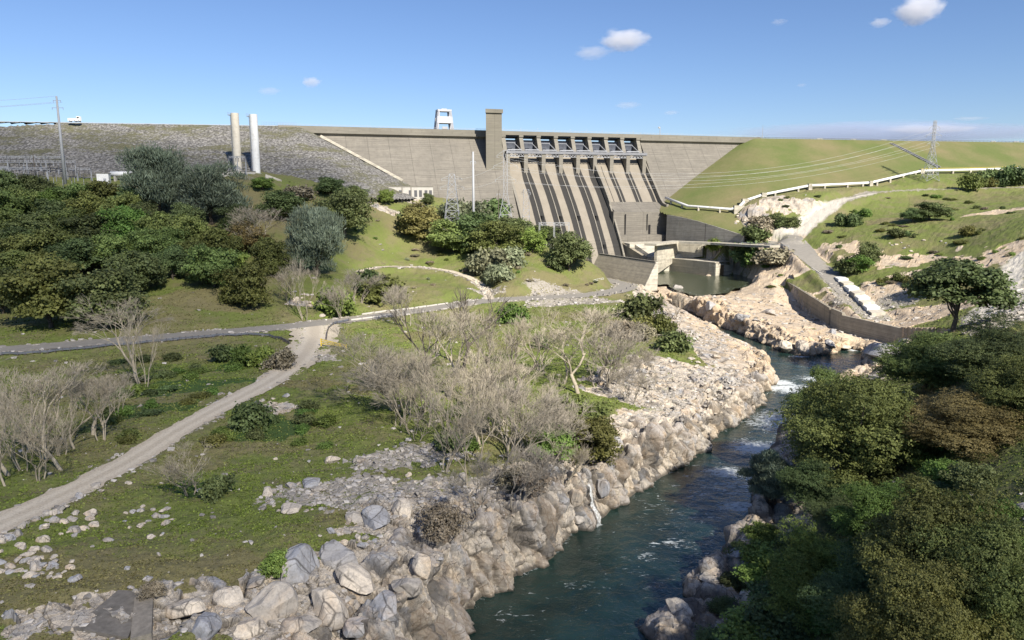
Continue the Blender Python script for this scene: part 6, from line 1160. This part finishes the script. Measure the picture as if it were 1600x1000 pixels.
# ------------------------------------------------------------------ boulders (things) and loose rubble (stuff)
q = NT('boulder'); co = q.coord(); oi = q.n('ObjectInfo'); mp_ = q.n('Mapping'); q.t.links.new(co, mp_.inputs[0]); cb_ = q.n('CombineXYZ'); q.set(cb_.inputs[0], q.math('MULTIPLY', oi.outputs['Random'], 90.)); q.t.links.new(cb_.outputs[0], mp_.inputs[1])
rc, rn = rock_colour(q, mp_.outputs[0], oi.outputs['Random']); M_BOULD = q.pbr(rc, .9, q.bump(rn, .5, .12), spec=.2)
def boulder_mesh(seed, flat):
    R = np.random.default_rng(seed); bm = bmesh.new(); bmesh.ops.create_icosphere(bm, subdivisions=4, radius=1); V = np.array([v.co[:] for v in bm.verts]); s = np.array((1.25, .95, flat))
    for _ in range(15):
        n_ = R.normal(size=3); n_ /= np.linalg.norm(n_); h_ = R.uniform(.55, .9); dd = V@n_-h_; V = V-np.where(dd > 0, dd, 0)[:, None]*n_*.97
    V = V*s; V = V+.035*np.sin(V[:, [1, 2, 0]]*5+seed)+.015*np.sin(V[:, [2, 0, 1]]*13+seed)
    for v, c in zip(bm.verts, V): v.co = c
    me_ = bpy.data.meshes.new('boulder'); bm.to_mesh(me_); bm.free(); me_.materials.append(M_BOULD); return me_
BM = [boulder_mesh(300+i, (.75, .6, .9, .5, .8, .65, 1.1, .7)[i]) for i in range(8)]
def boulder(px, py, wpx, label, group=None, k=0, hs=1., rz=None, sink=.3):
    p = hit(px, py); t_ = p[1]/ray(px, py)[1]; w = wpx*t_/F/2.3; o = link('boulder', BM[k % 8]); o.location = (p[0], p[1], ground(p[0], p[1])+w*hs*(.75-sink-.3)); o.scale = (w, w, w*hs); o.rotation_euler = (RS.uniform(-.3, .3), RS.uniform(-.3, .3), rz if rz is not None else RS.uniform(0, 6.28)); tag(o, label, 'boulder', group); return o
for a in ((520, 722, 26, 'beige square topped boulder, tallest of the meadow boulder heap', 2, 1.1), (563, 722, 24, 'beige flat boulder right of the meadow boulder heap', 0), (487, 757, 40, 'long rounded beige boulder lying in the meadow heap', 3, .7, .6), (455, 760, 24, 'pale boulder left of the long rounded one', 1), (418, 772, 28, 'orange tinted boulder at the left end of the meadow heap', 4, 1), (455, 797, 46, 'long pale slab below the meadow boulder heap', 3, .6, .5), (500, 765, 30, 'flat slab right under the long rounded boulder', 5, .5, .5), (483, 722, 8, 'small upright stone above the meadow heap', 6),
          (667, 752, 18, 'angular pale grey boulder above the river terrace', 2), (682, 760, 18, 'blue grey boulder beside the angular pale one', 4), (725, 772, 32, 'flat grey boulder right of the blue grey pair', 3, .6), (705, 780, 22, 'pinkish boulder in front of the flat grey one', 5), (585, 818, 60, 'blue grey split boulder on the terrace edge', 0, .8), (632, 802, 44, 'pink white wedge shaped boulder on the terrace edge', 6, .9), (658, 815, 24, 'beige pointed boulder right of the pink white wedge', 2), (553, 815, 40, 'pale pink outcrop boulder left of the blue grey one', 1, .8),
          (530, 872, 74, 'big flat topped beige boulder at the river terrace', 0, .7), (360, 940, 50, 'rounded beige boulder with orange foot at lower left', 6, 1.1), (400, 912, 40, 'slanting layered slab boulder beside the dark tufted shrub', 3, .6, .4), (425, 955, 84, 'large blue grey angular boulder at the bottom', 2, 1.1), (460, 900, 84, 'large pale boulder with grey face at the bottom', 6, 1.1), (515, 960, 80, 'large beige angular boulder at bottom centre', 4, 1.1), (560, 915, 76, 'blue grey angular boulder on the cliff edge at bottom', 2, .9), (600, 960, 60, 'grey fractured boulder at the bottom cliff edge', 1, 1), (662, 890, 40, 'upright pale boulder on the cliff edge', 6, 1.2), (290, 955, 70, 'large pale pink boulder right of the foundation block', 0, .8), (320, 985, 70, 'broad beige boulder at the bottom edge', 4, .8), (390, 985, 60, 'grey boulder at the bottom edge', 5, .9), (470, 985, 70, 'pale angular boulder at the bottom edge', 2, .9), (640, 935, 60, 'fractured grey boulder above the water at bottom', 1), (560, 985, 50, 'tan orange boulder at the bottom edge', 0),
          (150, 760, 22, 'pale oblong boulder beside the dirt track', 3, .7), (157, 769, 12, 'small white stone touching the pale oblong boulder', 1), (101, 793, 20, 'yellowish flat boulder beside the dirt track', 5, .6), (123, 778, 17, 'grey white boulder between two by the track', 0), (57, 813, 18, 'pale boulder near the track at lower left', 1), (32, 825, 16, 'peach coloured boulder near the track at lower left', 2), (16, 838, 20, 'yellowish boulder at the left edge by the track', 3), (170, 845, 20, 'white elongated stone lying alone in the meadow', 3, .6, 2.2), (117, 908, 22, 'beige square boulder alone at lower left', 0), (54, 888, 24, 'brownish boulder at the lower left heap', 4), (200, 890, 13, 'small bright stone alone in the lower meadow', 1), (206, 920, 13, 'white stone near the foundation block', 2), (230, 908, 18, 'grey rounded stones beside the dry shrub', 5), (447, 620, 14, 'white boulder on top of the stone heap by the track', 0), (432, 648, 8, 'white stone at the foot of the stone heap', 1), (430, 718, 8, 'small pale stone below the dark ivy', 2), (341, 688, 9, 'small white stone right of the track', 3), (202, 756, 13, 'flat pale stone below the spreading bare shrub tree', 5), (252, 756, 8, 'tiny pale stone left of the spreading bare shrub tree', 1), (248, 867, 10, 'small white stone in the lower meadow', 4), (357, 467, 8, 'small white stone on the grassy knoll', 2), (504, 494, 12, 'small pale stone at the roadside', 3),
          (1020, 562, 10, 'tall narrow beige boulder in the riverside heap', 6, 1.3), (990, 562, 18, 'large beige boulder in the riverside heap', 2, 1.1), (1003, 575, 16, 'brown boulder low in the riverside heap', 4), (966, 562, 10, 'round beige boulder at the left of the riverside heap', 1), (958, 565, 9, 'small round boulder at the very left of the riverside heap', 0), (1013, 578, 10, 'upright greyish boulder at the right of the riverside heap', 6, 1.4), (1080, 562, 14, 'beige slab on the stony bank', 3), (1175, 570, 16, 'white boulder on the tip of the rocky point', 5), (1120, 560, 16, 'beige boulder on the rocky point', 2), (940, 765, 26, 'rounded brown boulder right of the small waterfall', 6, 1.4), (898, 778, 26, 'rounded beige boulder left of the small waterfall', 6, 1.5), (898, 745, 10, 'round cap boulder above the small waterfall', 0), (905, 815, 26, 'tan boulder at the water left of the small waterfall', 1, 1),
          (1395, 560, 90, 'large rounded grey boulder on the right bank before the diversion wall', 0, .7), (1375, 545, 40, 'grey boulder left of the large rounded one on the right bank', 1, .8), (1420, 545, 60, 'broad grey boulder under the umbrella shaped tree', 4, .6), (1385, 595, 70, 'pale slabby boulder beside the rapids on the right bank', 3, .5), (1298, 540, 22, 'pale boulder at the end of the island rocks', 2), (1320, 545, 24, 'orange boulder at the end of the island rocks', 5, .6), (1302, 520, 12, 'small upright boulder at the foot of the diversion wall', 6, 1.2), (1230, 548, 30, 'dark fissured boulder at the water edge of the island', 2, 1.2), (1160, 500, 26, 'rounded pinkish boulder in the middle of the island', 0), (1060, 455, 30, 'orange beige boulder at the corner of the retaining wall', 1), (1255, 545, 24, 'grey striped boulder at the island tip', 6, 1.2), (1110, 480, 26, 'pale beige boulder on the island beside the pool', 4), (1200, 490, 30, 'smooth beige boulder on the island crest', 5, .8), (1596, 795, 22, 'grey boulder at the right photo edge beside the grass patch', 2, 1.2), (1110, 905, 50, 'grey bank boulder at the right water edge, bottom', 0, .9), (1060, 960, 50, 'brown grey bank boulder at the bottom right water edge', 4, .9), (1150, 868, 36, 'grey bank boulder under the right bank shrubs', 1, .9), (318, 768, 24, 'layered pale slabs under the spreading bare shrub tree', 3, .5)):
    boulder(a[0], a[1], a[2], a[3], None, a[4], *(a[5:7] if len(a) > 5 else ()))
HEAPS = ((30, 870, 70, 34, 46, 20, 'pale rounded stone in the heap at lower left below the track', 'stones in the lower left heap'), (105, 815, 45, 26, 30, 17, 'pale stone in the heap beside the lower track', 'stones in the heap beside the track'), (230, 815, 40, 34, 26, 13, 'pale stone in the scatter on the lower meadow', 'stones scattered on the lower meadow'), (80, 890, 50, 20, 22, 15, 'grey stone in the low heap left of the square boulder', 'stones left of the square boulder'), (425, 636, 22, 14, 16, 10, 'grey stone of the heap right of the dirt track', 'stones of the heap by the track'), (460, 775, 50, 30, 22, 11, 'small stone around the meadow boulder heap', 'small stones at the meadow heap'), (640, 780, 90, 40, 40, 12, 'small pale stone on the river terrace', 'stones on the river terrace'), (470, 468, 20, 14, 14, 10, 'white stone of the pile above the road', 'white stones above the road'), (1000, 585, 45, 22, 24, 11, 'beige stone in the riverside boulder heap', 'stones in the riverside heap'), (1100, 610, 70, 45, 34, 9, 'pale stone on the rocky point', 'stones on the rocky point'), (560, 850, 70, 24, 24, 14, 'pale stone between the large terrace boulders', 'stones between terrace boulders'), (680, 850, 40, 40, 18, 14, 'grey stone on the cliff top left of the stained cliff', 'stones on the cliff top'), (1430, 385, 60, 20, 16, 6, 'grey stone outcrop on the bright right hillside', 'outcrops on the right hillside'), (1160, 350, 14, 18, 16, 8, 'white riprap stone above the wing wall', 'riprap above the wing wall'))
for cx, cy_, rx_, ry_, n, w, lb, gr in HEAPS:
    for k in range(int(n*.85)):
        a = RS.uniform(0, 6.28); r_ = math.sqrt(RS.random()); boulder(cx+rx_*r_*math.cos(a), cy_+ry_*r_*math.sin(a), w*RS.uniform(.5, 1.25), lb, gr, k, RS.uniform(.7, 1.1))
def scatter(n, wfun, rmin, rmax, seed, amax=.68):
    R = np.random.default_rng(seed); a = R.uniform(-amax, amax, n*4); r = rmin*(rmax/rmin)**R.random(n*4); x, y = r*np.sin(a), r*np.cos(a); w = wfun(x, y); k = R.random(n*4) < w; return x[k][:n], y[k][:n], R
x, y, R = scatter(26000, lambda x, y: np.clip(glook(grav, x, y)*1.0+.25*glook(rock, x, y)*(glook(NV[..., 2], x, y) > .75)+.012, 0, 1)*(glook(np.minimum(dTRACK-3, dROAD-3.6), x, y) > 0)*(glook(sR, x, y) > 3)*(glook(sP, x, y) > 1), 70, 420, 3)
n = len(x); oct_ = np.array([(1, 0, 0), (0, 1, 0), (-1, 0, 0), (0, -1, 0), (.6, .6, .7), (-.6, .5, .75), (-.5, -.6, .7), (.6, -.5, .65)]); fq = np.array([(0, 1, 5, 4), (1, 2, 6, 5), (2, 3, 7, 6), (3, 0, 4, 7), (4, 5, 6, 7)])
sz = (.10+.50*R.random(n)**3.2)*(.6+np.hypot(x, y)/260); z = glook(PZ, x, y); V = oct_[None]*(.6+.7*R.random((n, 8, 1)))*sz[:, None, None]*np.stack([R.uniform(.7, 1.4, n), R.uniform(.7, 1.4, n), R.uniform(.5, 1, n)], -1)[:, None, :]
th = R.uniform(0, 6.28, n); c_, s_ = np.cos(th)[:, None], np.sin(th)[:, None]; V = np.stack([V[..., 0]*c_-V[..., 1]*s_, V[..., 0]*s_+V[..., 1]*c_, V[..., 2]], -1)+np.stack([x, y, z-.05*sz], -1)[:, None, :]
q = NT('rubble'); g = q.n('NewGeometry'); c = q.ramp(g.outputs['Random Per Island'], (0, (.20, .185, .165)), (.5, (.36, .33, .29)), (1, (.50, .47, .43))); M_RUB = q.pbr(c, .9, None, spec=.2)
me = mesh_np('rubble', V.reshape(-1, 3), (np.arange(n)[:, None, None]*8+fq[None]).reshape(-1, 4)); stuff(link('rubble', me, M_RUB), 'loose grey rubble and gravel scattered over the river banks', 'rubble')
x, y, R = scatter(130000, lambda x, y: np.clip((1-glook(rock, x, y)*1.3)*(1-glook(grav, x, y)*1.2), 0, 1)*(glook(np.minimum(dTRACK-3.2, dROAD-4), x, y) > 0)*(glook(sR, x, y) > 4)*(glook(sP, x, y) > 3)*(.25+.75*(fbm(x/3, y/3, 3, 90) > .47)), 70, 330, 4)
n = len(x); z = glook(PZ, x, y); s_ = (.07+.15*R.random(n))*(.55+np.hypot(x, y)/230); lu = glook(lush, x, y)
u = R.normal(size=(n, 3))*np.array((1, 1, .25)); u /= np.linalg.norm(u, axis=1)[:, None]; w = np.cross(u, R.normal(size=(n, 3))*.5+np.array((0, 0, 1))); w /= np.linalg.norm(w, axis=1)[:, None]; w[:, 2] = np.abs(w[:, 2]); upv = np.array((0, 0, 1.))*.55+w*.5
p = np.stack([x, y, z], -1); a = s_[:, None]; V = np.stack([p-u*a*.8, p+u*a*.8, p+u*a*.5+upv*a, p-u*a*.5+upv*a], 1)
q = NT('grass tufts'); g = q.n('NewGeometry'); r = g.outputs['Random Per Island']; c = q.mix(q.at('lush'), q.ramp(r, (0, (.10, .095, .04)), (1, (.22, .19, .095))), q.ramp(r, (0, (.075, .11, .02)), (.7, (.15, .20, .04)), (1, (.20, .25, .06)))); c = q.mix(q.at('sunlit_grass'), c, q.ramp(r, (0, (.24, .31, .065)), (1, (.44, .50, .13)))); M_TUFT = q.pbr(c, .9, None, spec=.1)  # tufts on the sunlit patches carry the same painted brightness
me = mesh_np('grass', V.reshape(-1, 3), np.arange(4*n).reshape(n, 4)); attr(me, 'sunlit_grass', np.repeat(glook(sunlit_grass, x, y), 4)); attr(me, 'lush', np.repeat(np.clip(lu*1.5+.1*R.normal(size=n), 0, 1), 4)); stuff(link('grass', me, M_TUFT), 'short green and dry grass growing over the meadow and slopes', 'grass')
# ------------------------------------------------------------------ clouds
def cloudmat(name, dens, scale, thr=.45, tint=(.97, .97, .99)):
    q = NT(name); co = q.coord(kind='Object'); n = q.noise(co, scale, 6, .62); gr = q.n('TexGradient', gradient_type='SPHERICAL'); q.t.links.new(co, gr.inputs[0])
    f = q.math('ADD', n, q.math('MULTIPLY', q.math('SUBTRACT', gr.outputs[1], .45), 1.0)); d = q.math('MULTIPLY', q.ramp(f, (thr, 0.), (thr+.22, 1.)), dens)
    v = q.n('VolumePrincipled'); v.inputs['Color'].default_value = (*tint, 1); q.set(v.inputs['Density'], d); v.inputs['Anisotropy'].default_value = 0
    q.t.links.new(v.outputs[0], q.out.inputs[1]); return q.m
def cloud(px, py, t_, wpx, hpx, dpx, label, dens=.02, scale=2.4, thr=.42, cat='cloud', seed=0, tint=(.97, .97, .99)):
    p = at_t(px, py, t_); bm = bmesh.new(); bmesh.ops.create_icosphere(bm, subdivisions=4, radius=1.0); me_ = bpy.data.meshes.new('cloud'); bm.to_mesh(me_); bm.free(); o = link('cloud', me_, cloudmat('cloud %d' % px, dens, scale, thr, tint)); o.location = p; k = t_/F/2; o.scale = (wpx*k, dpx*k, hpx*k); o.rotation_euler = (0, 0, seed*.0); return tag(o, label, cat)
cloud(975, 62, 4200, 120, 52, 100, 'white puffy cloud above the right side of the spillway', .010); cloud(925, 82, 4200, 90, 34, 70, 'fainter small cloud just below left of the puffy one', .004)
cloud(1435, 15, 4200, 110, 70, 100, 'brightest white cloud at the top right', .012); cloud(1375, 35, 4200, 50, 24, 40, 'small white puff left of the brightest cloud', .008)
cloud(486, 128, 4200, 48, 26, 40, 'small white cloud above the left end of the concrete crest', .010); cloud(420, 142, 4200, 60, 20, 40, 'faint flat cloud left of the small white one', .004); cloud(1217, 34, 4200, 40, 16, 30, 'faint small cloud between the two large ones', .004)
cloud(980, 164, 4600, 66, 18, 50, 'grey thin cloud low over the spillway', .003); cloud(1048, 176, 4600, 40, 12, 30, 'tiny grey cloud low right of the spillway', .004); cloud(1252, 133, 4600, 24, 10, 20, 'tiny grey cloud high over the grassy embankment', .004); cloud(1515, 185, 5200, 90, 10, 40, 'thin dark streak of cloud above the right horizon', .003)
cloud(1400, 208, 9000, 760, 46, 300, 'long low blue grey cloud bank along the right horizon', .0022, 3.2, .36, tint=(.62, .70, .86))  # the bank's shaded blue-grey is put into its volume tint
cloud(1450, 202, 8600, 240, 22, 100, 'white lumpy cloud top in the right horizon bank', .004, 3.0)

# broad cloud overhead and behind, out of the picture: its shadow lies on the near ground, the left wood and the rockfill
SH = [(-62, 290), (-70, 385), (-92, 470), (-140, 560), (-620, 600), (-620, -120), (420, -120), (420, 190), (190, 205), (95, 186), (60, 163), (25, 136), (-5, 146), (-33, 222)]
ZC = 700.; off = np.array((SUN.x, SUN.y))/SUN.z*(ZC-16); SHP = [tuple(np.array(p)+off) for p in SH]
P = np.array(SHP); st = 9.0; xs = np.arange(P[:, 0].min()-30, P[:, 0].max()+30, st); ys = np.arange(P[:, 1].min()-30, P[:, 1].max()+30, st); X, Y = np.meshgrid(xs, ys)
d, _ = poly_dist(X, Y, SHP, True); d = np.where(inside(X, Y, SHP), d, -d)+(fbm(X/45, Y/45, 4, 200)-.5)*46; ok = d > -8
thick = np.sqrt(np.clip(d+8, 0, 160))*4*(.6+.8*fbm(X/60, Y/60, 4, 210)); nv = X.size
V = np.concatenate([np.stack([X, Y, ZC+thick*.9+.5], -1).reshape(-1, 3), np.stack([X, Y, ZC-thick*.25-.5], -1).reshape(-1, 3)]); vi = np.arange(nv).reshape(X.shape)
Q = np.stack([vi[:-1, :-1], vi[:-1, 1:], vi[1:, 1:], vi[1:, :-1]], -1).reshape(-1, 4); Q = Q[ok.ravel()[Q].all(1)]; Q2 = np.concatenate([Q, Q[:, ::-1]+nv]); used = np.unique(Q2); mp = np.zeros(2*nv, int); mp[used] = np.arange(len(used))
me = mesh_np('cloud', V[used], mp[Q2], True); attr(me, 'dens', np.tile(smooth(-6, 34, d).ravel(), 2)[used])
q = NT('cloud overhead'); co = q.coord(); n = q.noise(co, .012, 5, .6); df = q.n('BsdfTranslucent'); df.inputs[0].default_value = (.9, .9, .92, 1); tr = q.n('BsdfTransparent'); mx = q.n('MixShader')
q.set(mx.inputs[0], q.math('MULTIPLY', q.at('dens'), q.math('ADD', q.math('MULTIPLY', n, .28), .19))); q.t.links.new(tr.outputs[0], mx.inputs[1]); q.t.links.new(df.outputs[0], mx.inputs[2]); q.t.links.new(mx.outputs[0], q.out.inputs[0])
tag(link('cloud', me, q.m), 'broad grey cloud overhead casting shade on the near ground', 'cloud')
